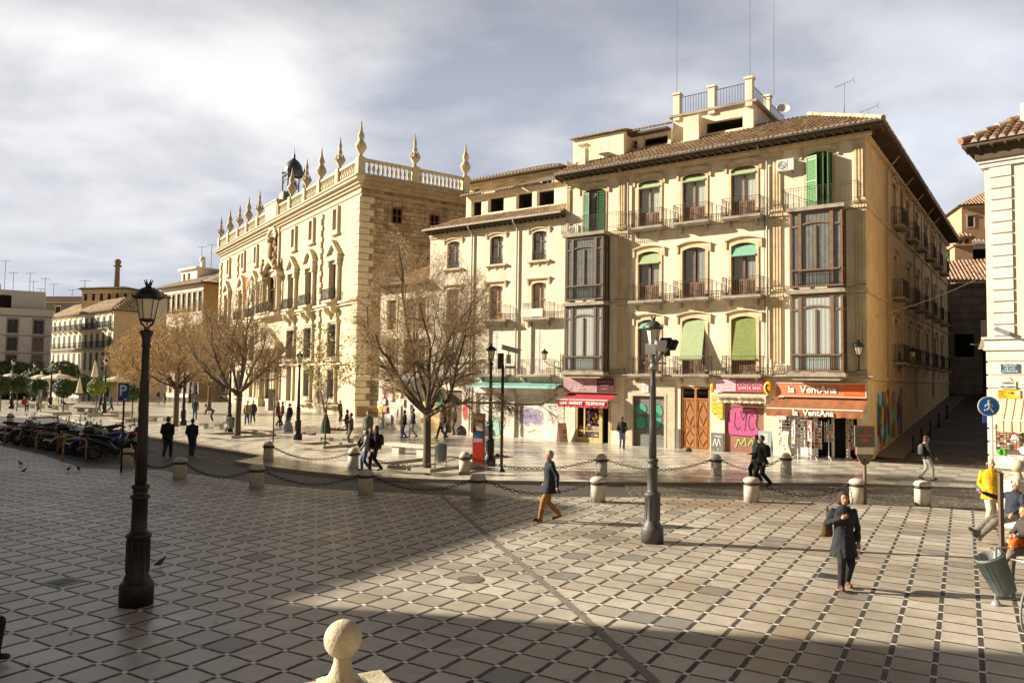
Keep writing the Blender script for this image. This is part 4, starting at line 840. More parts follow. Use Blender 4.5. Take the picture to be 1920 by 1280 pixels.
# ---- lanterns
def lantern_geo(mb_i, mb_g, s=1., z=0.):
    """hexagonal lantern, base at z; iron into mb_i, frosted glass into mb_g"""
    n = 6
    mb_g.lathe([(.125 * s, z + .03), (.195 * s, z + .42 * s)], n)
    for j in range(n):
        a = 2 * pi * j / n; mb_i.bar((.13 * s * cos(a), .13 * s * sin(a), z + .02), (.2 * s * cos(a), .2 * s * sin(a), z + .43 * s), .011 * s)
    mb_i.lathe([(0, z - .03), (.06 * s, z - .02), (.14 * s, z), (.14 * s, z + .03), (.1 * s, z + .03)], n)
    mb_i.lathe([(.2 * s, z + .41 * s), (.25 * s, z + .42 * s), (.255 * s, z + .46 * s), (.24 * s, z + .5 * s), (.2 * s, z + .57 * s), (.13 * s, z + .62 * s), (.06 * s, z + .65 * s), (.05 * s, z + .68 * s), (.07 * s, z + .71 * s), (.05 * s, z + .72 * s)], 18)
    for j in range(n):
        a = 2 * pi * j / n; c_, d_ = cos(a), sin(a)
        mb_i.tube([(.235 * s * c_, .235 * s * d_, z + .43 * s), (.27 * s * c_, .27 * s * d_, z + .47 * s), (.285 * s * c_, .285 * s * d_, z + .53 * s)], [.014 * s, .02 * s, .004], 5)
        mb_i.tube([(.04 * s * c_, .04 * s * d_, z + .69 * s), (.055 * s * c_, .055 * s * d_, z + .74 * s), (.085 * s * c_, .085 * s * d_, z + .8 * s)], [.015 * s, .014 * s, .004], 5)
LGL = mat('lantern_glass', (.55, .56, .55), .35, var=.05); LGLW = mat('lantern_glass_warm', (.62, .56, .46), .35, var=.05)
def wall_lantern(label, loc, rz, s=.8, arm=.8):
    r = thing('wall_lantern', label, 'lantern', loc, rz, 'lanterns on wall brackets'); a, b = MB(), MB()
    a.T = b.T = Matrix.Translation((0, -arm, 0)); lantern_geo(a, b, s); a.T = Matrix.Identity(4)
    br = MB(); br.tube([(0, 0, -.5), (0, -.25, -.5), (0, -arm * .7, -.32), (0, -arm, -.12), (0, -arm, 0)], .022, 6); br.torus((0, -.28, -.28), .16, .016, 'x', 14, 5); br.torus((0, -.5, -.22), .09, .012, 'x', 12, 5); br.box(-.03, .03, -.05, 0, -.8, .3); br.torus((0, -.12, -.62), .09, .012, 'x', 12, 5); br.bar((0, -.02, .2), (0, -.05, .42), .015)
    br.build('bracket', IRON, r); a.build('cap', IRON, r); b.build('glass', LGLW, r)
wall_lantern('black wall lantern on a scrolled bracket beside the left end of the corner building', onM(-.25, -.05, 4.9), MROT - radians(55), .85, 1.0)
wall_lantern('black wall lantern with frosted glass at the right end of the corner building facade', onM(16.35, -.03, 5.0), MROT + radians(10), .95, .45)
wall_lantern('dim lantern on the side street wall, further back in the shade', onM(W + .02, 8.9, 5.2), MROT + pi / 2, .8, .7)
# ================================================================== neighbour with the open attic
RN = bldg_root('apartment_building', 'narrower pale building with open attic loggia, downpipes and a teal canopy, beside the corner building', MA, HF)
nc = [(-9.41, -8.34), (-5.79, -4.72), (-2.5, -1.43)]
nh = [(a, b, c, d) for a, b in nc for c, d in ((4.0, 7.05), (7.45, 9.68), (11.07, 12.9))] + [(-6.7, -4.2, .05, 2.75), (-3.66, -1.45, .05, 2.75), (-9.2, -7.9, .05, 2.9)]
mb = MB(); mb.wall(-10.95, -.03, -.12, 13.9, nh, .28, 0, 0, 1)
mb.quad((-10.95, 0, -.1), (-10.95, 0, 14.2), (-10.95, 9, 14.2), (-10.95, 9, -.1)); mb.box(-10.95, -.04, -.07, 0, 13.2, 13.32, 2); mb.box(-10.95, -.04, -.13, 0, 13.32, 13.46, 2)
mb.build('wall', [PLASTER2, ROOMD, TRIM], RN, smooth=False)
mb = MB(); mb.T = Matrix.Translation((0, 1.8, 0)); 
mb.wall(-9.3, -.4, 14.3, 16.35, [(-8.85, -7.95, 14.9, 15.95), (-7.4, -6.05, 15.0, 16.0), (-5.05, -3.75, 14.95, 16.0), (-3.4, -2.05, 14.95, 15.95)], .35, 0, 0, 1); mb.T = Matrix.Identity(4)
mb.quad((-9.3, 1.8, 14.3), (-9.3, 1.8, 16.35), (-9.3, 6, 16.35), (-9.3, 6, 14.3)); mb.box(-9.3, -.4, 5.5, 6, 14, 17)
mb.build('attic', [PLASTER, ROOMD], RN, smooth=False)
mb = MB(); tiled_plane(mb, (-11.15, -.55, 13.78), (-.04, -.55, 13.78), (-10.2, 2.2, 14.95), (-.04, 2.2, 14.95)); mb.quad((-10.2, 2.2, 14.95), (-.04, 2.2, 14.95), (-.04, 9, 15), (-10.2, 9, 15))
mb.quad((-11.15, -.55, 13.78), (-10.2, 2.2, 14.95), (-10.2, 9, 15), (-11.15, 9, 13.8))
mb.build('roof', [TILE, MORTAR], RN)
mb = MB(); tiled_plane(mb, (-9.7, 1.3, 16.3), (-4.9, 1.3, 16.3), (-8.6, 3.6, 17.2), (-4.6, 3.6, 17.2)); mb.quad((-8.6, 3.6, 17.2), (-4.6, 3.6, 17.2), (-4.6, 7, 17.2), (-8.6, 7, 17.2))
mb.build('attic_roof', [TILE, MORTAR], RN)
CORR = mat('fibre_cement', (.3, .27, .22), .9, var=.25, scale=3)
mb = MB()
for i in range(24):
    x = -4.85 + i * .19; mb.add([(x, 1.35, 16.38), (x + .095, 1.35, 16.42), (x + .19, 1.35, 16.38), (x + .3, 3.9, 17.45), (x + .395, 3.9, 17.49), (x + .49, 3.9, 17.45)], [(0, 1, 4, 3), (1, 2, 5, 4)])
mb.build('corrugated_roof', CORR, RN, smooth=False)
mb = MB(); mb.box(-11.1, -.05, -.5, 0, 13.62, 13.7); corbels(mb, -11, -.2, 13.64, .4, .5, .08, .12); mb.build('eave', EAVEW, RN, smooth=False)
mb = MB(); mb.tube([(-11.2, -.62, 13.74), (-.05, -.62, 13.74)], .06, 6)
mb.build('gutter', PIPE, RN)
for x in (-7.2, -3.58): mb = MB(); mb.tube([(x, -.6, 13.7), (x, -.5, 13.5), (x, -.1, 13.2), (x, -.1, .3)], .055, 8); mb.build('downpipe', PIPE, RN)
for i, (a, b) in enumerate(nc):
    for j, (c, d) in enumerate(((4.0, 7.05), (7.45, 9.68), (11.07, 12.9))):
        mb = MB()
        if j != 2 or True:
            z = d + (.22 if j < 2 else .18)
            if j < 2: mb.box(a - .35, b + .35, -.14, 0, z, z + .09)
            else: mb.ring([(p[0], p[1] + .06) for p in arc(a, b, d + .05, .12, dx=.1)], arc(a, b, d + .05, .12, dx=.1), -.09, 0)
            for s in (a - .3, b + .18): mb.prism([(0, z), (-.12, z), (-.04, z - .35), (0, z - .35)], s, s + .12, 'x')
        if j == 2:
            mb.box(a - .3, b + .3, -.18, 0, c - .14, c - .02)
            for s in (a - .15, (a + b) / 2 - .05, b + .05): mb.prism([(0, c - .14), (-.12, c - .14), (0, c - .45)], s, s + .1, 'x')
        mb.ring(*(lambda i_: ([(i_[0][0], d + .03)] + [(p[0], d + .03) for p in i_] + [(i_[-1][0], d + .03)], [(i_[0][0], i_[0][1])] + i_ + [(i_[-1][0], i_[-1][1])]))(arc(a, b, d - .14, .14)), -.01, .06)
        mb.build('window_trim', TRIM, RN, smooth=False)

WB = mat('board_white', (.62, .58, .5), .7, var=.12, scale=3, streak=.2)
for i, (a, b) in enumerate(nc):
    for j, (c, d) in enumerate(((4.0, 7.05), (7.45, 9.68), (11.07, 12.9))):
        if j == 0:
            mb = MB(); mb.box(a, b, .12, .17, c, d); frame_bars(mb, a, b, c, d, .1, .06, .05, ((a + b) / 2,), (c + 1, c + 2)); mb.build('window_board', WB, RN, smooth=False); 
            bl = balcony(RN, a - .65, b + .75, 3.98, .6, h=.92)
        else:
            wd = french(RN, a, b, c, d, panel=.55 if j == 1 else 0, wood=DOORW if j == 1 else DWOOD, cur=CURT, y=.2, transom=c + 1.2)
            if j == 1: bl = balcony(RN, a - .25, b + .65, c, .6, h=.9)
            else: railing(wd, a + .03, b - .03, .06, c, .55, .1, .011, IRON, sides=False, posts=False)
mb = MB(); mb.box(-2.85, -1.25, -.62, -.6, 7.5, 8.0); mb.build('banner', WB, RN, smooth=False)
TEAL = mat('canopy_teal', (.2, .4, .36), .5, var=.15, scale=3)
r = thing('canopy', 'long thin teal metal canopy over the graffitied white shutters', 'canopy', onM(-3.3, 0, 3.3), MROT)
mb = MB(); mb.prism([(0, .2), (-.95, -.02), (-.97, -.16), (-.93, -.16), (-.91, -.05), (0, .14)], -3.3, 3.25, 'x'); mb.build('sheet', TEAL, r, smooth=False)
mb = MB(); mb.box(-3.28, 3.24, -.85, 0, -.14, -.1); mb.build('soffit', mat('soffit_white', (.6, .56, .46), .8), r, smooth=False)
WPAINT = mat('wall_whitewash', (.72, .68, .6), .85, var=.1, scale=1.5, streak=.35)
mb = MB(); mb.box(-7.05, -6.72, -.03, 0, -.1, 3.1); mb.box(-4.18, -3.68, -.03, 0, -.1, 3.1); mb.box(-1.43, -.05, -.03, 0, -.1, 3.1); mb.box(-6.72, -1.43, -.03, 0, 2.78, 3.1); mb.build('whitewashed_front', WPAINT, RN, smooth=False)
def roller2(par, x0, x1, z0, z1, m, y=.12):
    o = roller(x0, x1, z0, z1, m, y); o.parent = par; return o
r1 = roller2(RN, -6.7, -4.2, .05, 2.76, mat('shutter_white', (.6, .57, .48), .6, var=.12, scale=2)); r2 = roller2(RN, -3.66, -1.45, .05, 2.76, mat('shutter_white', (.6, .57, .48)))
MINT = mat('spray_mint', (.25, .5, .36), .6, var=.15); PUR = mat('spray_purple', (.3, .24, .38), .6, var=.25, scale=4)
blob(r1, [(-6.5, .1), (-6.45, .9), (-6.1, 1.1), (-5.75, .8), (-5.4, 1.2), (-5.0, 1.15), (-4.9, .6), (-5.0, .1)], .088, MINT, line=.025, lm=BLK)
stroke(r1, [circ(-5.6, 2.0, .75, .45, 14), [(-6.4, 2.5), (-6.1, 2.2), (-6.3, 1.8), (-6.0, 1.6)], [(-4.6, 2.4), (-4.45, 1.9), (-4.7, 1.5), (-4.4, 1.0), (-4.6, .5)], [(-5.3, 2.5), (-5.1, 2.2)]], .083, BLK, .018)
blob(r2, [(-3.55, 1.1), (-3.6, 1.8), (-3.2, 2.0), (-2.9, 1.85), (-2.55, 2.0), (-2.2, 1.85), (-1.85, 1.8), (-1.65, 1.45), (-1.7, 1.0), (-2.1, .9), (-2.5, 1.0), (-2.8, .8), (-3.2, .95)], .088, PUR, line=.03, lm=WHITE)
stroke(r2, [[(-3.3, 1.75), (-3.0, 1.5), (-3.25, 1.2)], circ(-2.6, 1.45, .2, .22, 9), circ(-2.0, 1.35, .18, .25, 9), [(-2.9, 2.35), (-2.7, 2.5), (-2.5, 2.3), (-2.2, 2.5), (-1.9, 2.35)], [(-3.4, .5), (-3.1, .6), (-2.7, .45), (-2.2, .6), (-1.8, .5)]], .08, mat('spray_grey', (.3, .28, .26), .7, var=0), .018)
mb = MB(); mb.box(-9.2, -7.9, .14, .2, .05, 2.9); dd = mb.build('door', DWOOD, RN, smooth=False)
mb = MB(); mb.box(-10.9, -9.4, -.03, 0, 0, 3.0); wl = mb.build('poster_wall', mat('wall_ochre', (.55, .4, .18), .8, var=.2), RN, smooth=False)
blob(wl, circ(-9.75, 2.1, .35, .7, 9), -.036, mat('spray_green', (.05, .25, .12), .6, var=.1))
mb = MB(); mb.box(-7.85, -7.3, -.03, 0, 0, 3.0); wl = mb.build('poster_wall', WPAINT, RN, smooth=False)
blob(wl, circ(-7.58, 1.6, .24, .62, 9), -.036, mat('spray_red', (.6, .06, .05), .6, var=.1), line=.03, lm=WHITE)
# ================================================================== low annex behind the big bare tree
RA = bldg_root('low_annex', 'lower three storey house behind the big bare tree, with tiled roof and grey canopy', MA, HF)
ac_ = [(-14.9, -14.0), (-13.2, -12.3), (-11.95, -11.2)]
mb = MB(); mb.wall(-15.6, -10.97, -.12, 10.3, [(a, b, c, d) for a, b in ac_ for c, d in ((4.0, 6.4), (7.1, 9.2))] + [(-15.2, -13.9, .05, 2.9), (-13.4, -11.6, .05, 2.9)], .25, 0, 0, 1)
mb.quad((-15.6, 0, -.1), (-15.6, 0, 10.3), (-15.6, 12, 10.3), (-15.6, 12, -.1)); mb.build('wall', [PLASTER, ROOMD], RA, smooth=False)
mb = MB(); tiled_plane(mb, (-16.1, -.6, 10.2), (-10.97, -.6, 10.2), (-13.6, 3.6, 12.2), (-10.97, 3.6, 12.2)); mb.quad((-16.1, -.6, 10.2), (-13.6, 3.6, 12.2), (-13.6, 12, 12.2), (-16.1, 12, 10.2)); mb.build('roof', [TILE, MORTAR], RA)
mb = MB(); corbels(mb, -16, -11.1, 10.14, .4, .5, .08, .12); mb.build('eave', EAVEW, RA, smooth=False)
for a, b in ac_:
    for c, d in ((4.0, 6.4), (7.1, 9.2)):
        french(RA, a, b, c, d, panel=.5, cur=CURT, y=.18); mb = MB(); frame_bars(mb, a - .12, b + .12, c - .12, d + .12, -.04, .12, .04); mb.build('window_trim', TRIM, RA, smooth=False)
        if c == 4.0: balcony(RA, a - .2, b + .25, c, .5, h=.85)
for a, b in ((-15.2, -13.9), (-13.4, -11.6)): roller2(RA, a, b, .05, 2.9, mat('shutter_pale', (.55, .5, .42), .6, var=.15, scale=2), .08)
for i in range(40): x, z = R.uniform(-15.5, -11.1), R.uniform(.3, 3.0); a = R.uniform(.08, .2); mb = MB(); mb.box(x - a, x + a, -.022 - i * .0006, -.0, z - a * 1.3, z + a * 1.3); mb.build('poster', cm_[R.choice((1, 1, 1, 2, 5, 0))], RA, smooth=False)
r = thing('canopy', 'short grey corrugated canopy on the low annex behind the tree', 'canopy', onM(-12.9, 0, 3.6), MROT)
mb = MB(); mb.prism([(0, .35), (-1.5, -.05), (-1.5, -.1), (0, .28)], -1.9, 1.9, 'x'); mb.build('sheet', GREY, r, smooth=False); mb = MB(); mb.bar((-1.8, 0, -.3), (-1.8, -1.4, -.1), .02); mb.bar((1.8, 0, -.3), (1.8, -1.4, -.1), .02); mb.build('bracket', GREY, r)
# ================================================================== the stone palace with the finials
HP = 145.53; PP0 = Vector((-14.46, 71.35, 0)); DP = hd(HP); PIN = hd(HP - 90)
RP = bldg_root('stone_palace', 'honey coloured stone palace with balustrade, tall finials, pedimented windows and quoined corners', PP0, HP)
PST = brick_mat('palace_ashlar', (.52, .43, .28), (.60, .50, .33), (.36, .26, .14), 1.3, .55, .008, .85, .25, .28)
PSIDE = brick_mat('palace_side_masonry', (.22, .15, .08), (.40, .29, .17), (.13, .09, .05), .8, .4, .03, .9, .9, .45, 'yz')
PTR = mat('palace_trim', (.56, .47, .32), .8, var=.12, scale=2, streak=.25, bump=.1)
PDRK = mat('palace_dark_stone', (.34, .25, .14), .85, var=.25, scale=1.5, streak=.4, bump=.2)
LEN = 52.6; wx = [6.0, 13.0, 18.8, 33.8, 39.8, 47.5]
ph = []
for x in wx:
    ph += [(-x - .5, -x + .5, 18.5, 20.6), (-x - .85, -x + .85, 11.5, 15.1), (-x - 1, -x + 1, 5.8, 8.9), (-x - .75, -x + .75, 1.7, 4.4)]
ph = [h for h in ph]; ph += [(-28.0, -24.6, 11.5, 16.0), (-28.4, -24.2, .05, 7.0)]
ph = [h for h in ph if not (h[2] == 1.7 and (abs(h[0] + 19.55) < .2 or abs(h[0] + 34.55) < .2))] + [(-19.6, -18.0, .05, 4.9), (-34.6, -33.0, .05, 4.9)]
mb = MB(); mb.wall(-LEN, 0, -.12, 22.3, ph, .3, 0, 1, 2)
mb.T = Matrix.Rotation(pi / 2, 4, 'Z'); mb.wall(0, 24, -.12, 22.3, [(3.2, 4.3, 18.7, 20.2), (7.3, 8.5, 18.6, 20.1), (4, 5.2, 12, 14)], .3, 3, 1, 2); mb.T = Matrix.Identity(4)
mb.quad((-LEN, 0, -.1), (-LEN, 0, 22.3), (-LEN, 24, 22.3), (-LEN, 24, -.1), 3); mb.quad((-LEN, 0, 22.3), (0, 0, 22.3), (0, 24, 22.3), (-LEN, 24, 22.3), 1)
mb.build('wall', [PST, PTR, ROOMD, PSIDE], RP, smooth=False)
mb = MB()
def cor(z0, steps):
    for (a, b, p) in steps:
        mb.box(-LEN - p, p, -p, 0, z0 + a, z0 + b)
cor(0, [(10.7, 10.95, .25), (10.95, 11.15, .42), (4.95, 5.15, .2), (0, 1.0, .18), (21.15, 21.3, .12)])
cor(0, [(21.75, 22.0, .25), (22.0, 22.3, .5), (22.3, 22.55, .85), (22.55, 22.68, 1.0)])
mb.build('cornice', PTR, RP, smooth=False)
mb = MB(); mb.T = Matrix.Rotation(pi / 2, 4, 'Z')
for a, b, p in [(21.0, 21.25, .2), (21.6, 21.9, .3), (21.9, 22.3, .55), (22.3, 22.66, .85)]: mb.box(.002, 24, -p, 0, a, b)
mb.build('side_cornice', PDRK, RP, smooth=False)
# quoins
def quoins(mb, x, z0, z1, w1, w2, p, h=.55, sideways=False):
    n = int((z1 - z0) / h)
    for i in range(n):
        ww = w1 if i % 2 else w2; pp = p + (.04 if i % 2 else 0)
        if sideways: mb.box(x - ww, x + pp, -pp, ww, z0 + i * h + .03, z0 + (i + 1) * h - .03)
        else: mb.box(x - ww / 2, x + ww / 2, -pp, 0, z0 + i * h + .03, z0 + (i + 1) * h - .03)
mb = MB(); quoins(mb, 0, 1.0, 21.0, .8, 1.25, .22, .6, True); mb.build('quoins', PTR, RP, smooth=False)
for x in (-10.1, -42.7, -LEN + .6): mb = MB(); quoins(mb, x, 1.0, 21.0, .55, 1.0, .2, .6); mb.build('quoins', PTR, RP, smooth=False)
# windows
def ped_window(x, kind):
    mb = MB(); mb.box(x - 1.35, x - .95, -.35, 0, 11.2, 15.4); mb.box(x + .95, x + 1.35, -.35, 0, 11.2, 15.4); mb.box(x - 1.6, x + 1.6, -.5, 0, 15.4, 15.9); mb.box(x - .95, x + .95, -.12, 0, 15.1, 15.4)
    for s in (-1, 1): mb.box(x + s * 1.15 - .28, x + s * 1.15 + .28, -.45, 0, 14.9, 15.4); mb.box(x + s * 1.15 - .26, x + s * 1.15 + .26, -.45, 0, 11.2, 11.5)
    if kind: mb.ring([(x - 1.75, 15.9)] + arc(x - 1.6, x + 1.6, 15.95, 1.45, 10, .15, .15) + [(x + 1.75, 15.9)], [(x - 1.3, 15.9)] + arc(x - 1.6, x + 1.6, 15.95, 1.2, 10, -.3, -.1) + [(x + 1.3, 15.9)], -.55, 0)
    else: mb.ring([(x - 1.9, 15.9), (x, 17.5), (x + 1.9, 15.9)], [(x - 1.35, 15.92), (x, 17.05), (x + 1.35, 15.92)], -.55, 0)
    mb.prism([(x - 1.5, 15.9), (x, 17.2), (x + 1.5, 15.9)], -.2, 0)
    for s in (-1, 1):
        mb.prism([(0, 10.7), (-.9, 10.7), (-.8, 10.3), (-.3, 9.9), (-.15, 9.4), (0, 9.3)], x + s * .9 - .18, x + s * .9 + .18, 'x')
    return mb.build('pediment', PTR, RP, smooth=False)
def small_frame(x, z0, z1, w, sill=True, hood=False):
    mb = MB(); frame_bars(mb, x - w - .3, x + w + .3, z0 - .3, z1 + .3, -.28, .3, .28)
    if sill: mb.box(x - w - .5, x + w + .5, -.35, 0, z0 - .5, z0 - .3)
    if hood: mb.box(x - w - .55, x + w + .55, -.4, 0, z1 + .3, z1 + .5)
    return mb.build('window_frame', PTR, RP, smooth=False)
def grille(par, x, z0, z1, w, y=-.3):
    mb = MB()
    n = int(2 * w / .2)
    for i in range(n + 1): q = x - w + 2 * w * i / n; mb.bar((q, y, z0), (q, y, z1), .018)
    for i in range(6): q = z0 + (z1 - z0) * i / 5; mb.bar((x - w, y, q), (x + w, y, q), .02)
    return mb.build('grille', IRON, par)
def pane(par, x0, x1, z0, z1, y, fw=.1):
    mb = MB(); frame_bars(mb, x0, x1, z0, z1, y, fw, .08, ((x0 + x1) / 2,), (z0 + (z1 - z0) * .65,)); w_ = mb.build('window', DWOOD, par, smooth=False)
    mb = MB(); mb.quad((x0, y + .05, z0), (x1, y + .05, z0), (x1, y + .05, z1), (x0, y + .05, z1)); mb.build('pane', GLASS, w_, smooth=False); return w_
for i, x in enumerate(wx):
    X = -x; ped_window(X, i in (1, 4)); small_frame(X, 18.5, 20.6, .5); pane(RP, X - .5, X + .5, 18.5, 20.6, .15)
    pane(RP, X - .85, X + .85, 11.5, 15.1, .16)
    b_ = MB(); b_.box(X - 1.3, X + 1.3, -.95, 0, 11.15, 11.35); bl = b_.build('balcony', PTR, RP, smooth=False); railing(bl, X - 1.25, X + 1.25, -.9, 11.35, 1.15, .14, .02, IRON)
    f = small_frame(X, 5.8, 8.9, 1.0, hood=True); pane(RP, X - 1, X + 1, 5.8, 8.9, .16); grille(f, X, 5.7, 9.0, 1.1)
    if abs(x - 18.8) < .3 or abs(x - 33.8) < .3:
        mb = MB(); frame_bars(mb, X - 1.3, X + 1.3, -.1, 5.4, -.25, .45, .25); mb.box(X - 1.6, X + 1.6, -.5, 0, 5.4, 5.7); mb.build('doorcase', PTR, RP, smooth=False); mb = MB(); mb.box(X - .8, X + .8, .2, .28, .05, 4.9); mb.build('door', DWOOD, RP, smooth=False)
    else:
        f = small_frame(X, 1.7, 4.4, .75, hood=True); pane(RP, X - .75, X + .75, 1.7, 4.4, .15); grille(f, X, 1.6, 4.5, .85)
        b_ = MB(); b_.box(X - 1.6, X + 1.6, -.75, -.1, .75, .95); b_.prism([(0, .75), (-.55, .75), (0, .1)], X - 1.2, X - .9, 'x'); b_.prism([(0, .75), (-.55, .75), (0, .1)], X + .9, X + 1.2, 'x'); b_.build('wall_bench', PTR, RP, smooth=False)
for y, z0, z1 in ((3.75, 18.7, 20.2), (7.9, 18.6, 20.1)):
    mb = MB(); mb.T = Matrix.Rotation(pi / 2, 4, 'Z'); frame_bars(mb, y - .58, y + .58, z0 - .05, z1 + .05, -.03, .14, .15, (y,), ((z0 + z1) / 2,)); mb.build('window', mat('frame_maroon', (.12, .04, .03), .6), RP, smooth=False)
# central portal, balcony and coat of arms
CX = -26.3
mb = MB()
for s in (-1, 1):
    for x in (2.4, 3.3): mb.lathe([(.34, 0), (.34, .2), (.27, .3), (.25, 5.6), (.32, 5.8), (.32, 6.0)], 10, (CX + s * x, -.5, 1.0)); mb.lathe([(.3, 0), (.3, .2), (.23, .3), (.21, 3.6), (.3, 3.8), (.3, 4.0)], 10, (CX + s * x, -.45, 11.6))
    mb.box(CX + s * 2.85 - .95, CX + s * 2.85 + .95, -.9, 0, 0, 1.0); mb.box(CX + s * 2.85 - .9, CX + s * 2.85 + .9, -.85, 0, 15.6, 16.1)
mb.box(CX - 4, CX + 4, -.9, 0, 7.0, 7.8); mb.prism([(CX - 3.4, 7.8), (CX, 9.6), (CX + 3.4, 7.8)], -.6, 0); mb.box(CX - 4, CX + 4, -1.1, 0, 10.9, 11.3); mb.ring([(CX - 3.6, 16.1), (CX, 18.3), (CX + 3.6, 16.1)], [(CX - 2.9, 16.15), (CX, 17.8), (CX + 2.9, 16.15)], -.8, 0)
frame_bars(mb, CX - 2.3, CX + 2.3, 16.6, 21.6, -.25, .3, .25); mb.ring(arc(CX - 1.9, CX + 1.9, 20.6, 1.3, 10, .2, .25), arc(CX - 1.9, CX + 1.9, 20.6, 1.15), -.5, 0)
mb.build('portal', PTR, RP)
mb = MB()
for i in range(70):
    a = R.uniform(0, 2 * pi); q = R.random() ** .6; x = CX + cos(a) * 1.7 * q; z = 19.1 + sin(a) * 2.0 * q; mb.ball((x, -.15 - .35 * (1 - q), z), R.uniform(.12, .34), 7, 0, (1, .6, R.uniform(.8, 1.6)))
for s in (-1, 1):
    mb.ball((CX + s * 2.3, -.7, 17.2), .45, 8, 0, (1, .8, 1.6)); mb.ball((CX + s * 2.3, -.7, 18.1), .22, 8); mb.tube([(CX + s * 2.3, -.7, 17.4), (CX + s * 2.8, -.7, 17.9)], [.15, .1], 6); mb.ball((CX + s * 2.6, -.7, 16.7), .5, 8, 0, (1.3, .7, .7))
mb.ball((CX, -.5, 19.2), .75, 12, 0, (1, .5, 1.35)); mb.lathe([(.5, 0), (.62, .25), (.45, .4), (.55, .6), (0, .75)], 10, (CX, -.4, 20.1)); mb.build('coat_of_arms', PDRK, RP)
b_ = MB(); b_.box(CX - 2.6, CX + 2.6, -1.3, 0, 11.3, 11.45); bl = b_.build('balcony', PTR, RP, smooth=False); railing(bl, CX - 2.5, CX + 2.5, -1.25, 11.45, 1.2, .16, .022, IRON)
pane(RP, CX - 1.7, CX + 1.7, 11.5, 16.0, .16); mb = MB(); mb.box(CX - 2.1, CX + 2.1, .2, .28, .05, 7.0); mb.build('door', DWOOD, RP, smooth=False)
# balustrade
mb = MB(); bp = [0, 5.2, 10.4, 14.9, 19.9, 24.2, 28.4, 32.7, 37.7, 42.2, 47.4, LEN]
mb.box(-LEN - .3, .35, -.4, .05, 22.68, 23.0); mb.box(-LEN - .3, .35, -.38, .03, 24.15, 24.4); mb.box(-.05, .4, .05, 11.4, 22.68, 23.0); mb.box(-.03, .38, .03, 11.4, 24.15, 24.4)
pr_ = [(.09, 0), (.12, .05), (.08, .15), (.16, .45), (.17, .55), (.09, .85), (.07, .95), (.12, 1.1), (.12, 1.15)]
for a, b in zip(bp, bp[1:]):
    if 24 < a < 28 or 24 < b < 28.5 or (a > 24 and b < 28.5): pass
    n = int((b - a - .9) / .42)
    for i in range(n): mb.lathe(pr_, 6, (-(a + .45 + (b - a - .9) * (i + .5) / n), -.17, 23.0))
for a, b in ((0, 5.5), (5.5, 11.3)):
    n = int((b - a - .9) / .42)
    for i in range(n): mb.lathe(pr_, 8, (.17, a + .45 + (b - a - .9) * (i + .5) / n, 23.0))
STONEP = mat('stone_gold', (.56, .48, .33), .85, var=.14, scale=3, bump=.2, streak=.4); mb.build('balustrade', STONEP, RP)
for x in bp: mb = MB(); mb.box(-x - .36, -x + .36, -.52, .2, 22.68, 24.5); mb.build('balustrade_pier', STONEP, RP, smooth=False)
for y in (5.5, 11.3): mb = MB(); mb.box(-.2, .52, y - .36, y + .36, 22.68, 24.5); mb.build('balustrade_pier', STONEP, RP, smooth=False)
mb = MB()
mb.box(CX - 2.2, CX + 2.2, -.6, .1, 22.7, 24.9); mb.box(CX - 2.4, CX + 2.4, -.7, .2, 24.9, 25.1)
mb.build('balustrade_pier', STONEP, RP, smooth=False)
def finial(x, y, big):
    mb = MB(); s = 1.1 if big else 1.
    if big: mb.lathe([(.35, 0), (.2, .15), (.17, .35), (.3, .5), (.52, 1.0), (.5, 1.25), (.28, 1.6), (.22, 1.75), (.36, 1.95), (.3, 2.2), (.14, 2.6), (.05, 3.4), (0, 3.6)], 14, (x, y, 24.5))
    else: mb.lathe([(.32, 0), (.18, .12), (.15, .35), (.42, .7), (.44, .9), (.22, 1.25), (.15, 1.5), (.26, 1.7), (.16, 1.95), (.14, 2.2), (.2, 2.35), (.08, 2.9), (0, 3.5)], 14, (x, y, 24.5))
    for k in range(10): a = 2 * pi * k / 10; mb.tube([(x + .36 * cos(a), y + .36 * sin(a), 25.15), (x + .5 * cos(a), y + .5 * sin(a), 25.5), (x + .3 * cos(a), y + .3 * sin(a), 26)], [.05, .07, .03], 4)
    return mb.build('finial', STONEP, RP)
for i, x in enumerate(bp):
    if x in (24.2, 28.4): continue
    finial(-x, -.15, i % 2 == 0)
finial(.15, 5.5, False); finial(.15, 11.3, True)
# bell and clock turret on the roof
rt = thing('clock_turret', 'small iron bell turret with clock standing behind the palace balustrade', 'clock turret', Vector(((526 - 960) / FPX * 100, 100, 24.2)), radians(90 - HP))
mb = MB(); mb.box(-1.0, 1.0, -.6, .6, 0, 4.0); mb.lathe([(0, 0), (.75, 0), (.75, .08), (0, .08)], 20, (0, 0, 0)); mb.build('clock_base', mat('turret_stone', (.3, .27, .22), .8), rt)
mb = MB(); mb.T = Matrix.Translation((0, -.62, 2.9)) @ Matrix.Rotation(pi / 2, 4, 'X'); mb.lathe([(.8, -.02), (.8, .06), (0, .08)], 24); cf = mb.build('clock_face', WHITE, rt)
mb = MB(); mb.bar((0, -.72, 2.9), (0, -.72, 3.45), .03); mb.bar((0, -.72, 2.9), (.35, -.72, 2.75), .04); mb.build('clock_hand', IRON, cf)
mb = MB()
for sx_ in (-1.25, 1.25):
    for sy_ in (-1.25, 1.25): mb.bar((sx_, sy_ + 1.2, 0), (sx_, sy_ + 1.2, 6.8), .11, n=6); mb.lathe([(.14, 0), (.2, .15), (.05, .6), (0, 1.1)], 6, (sx_, sy_ + 1.2, 6.8))
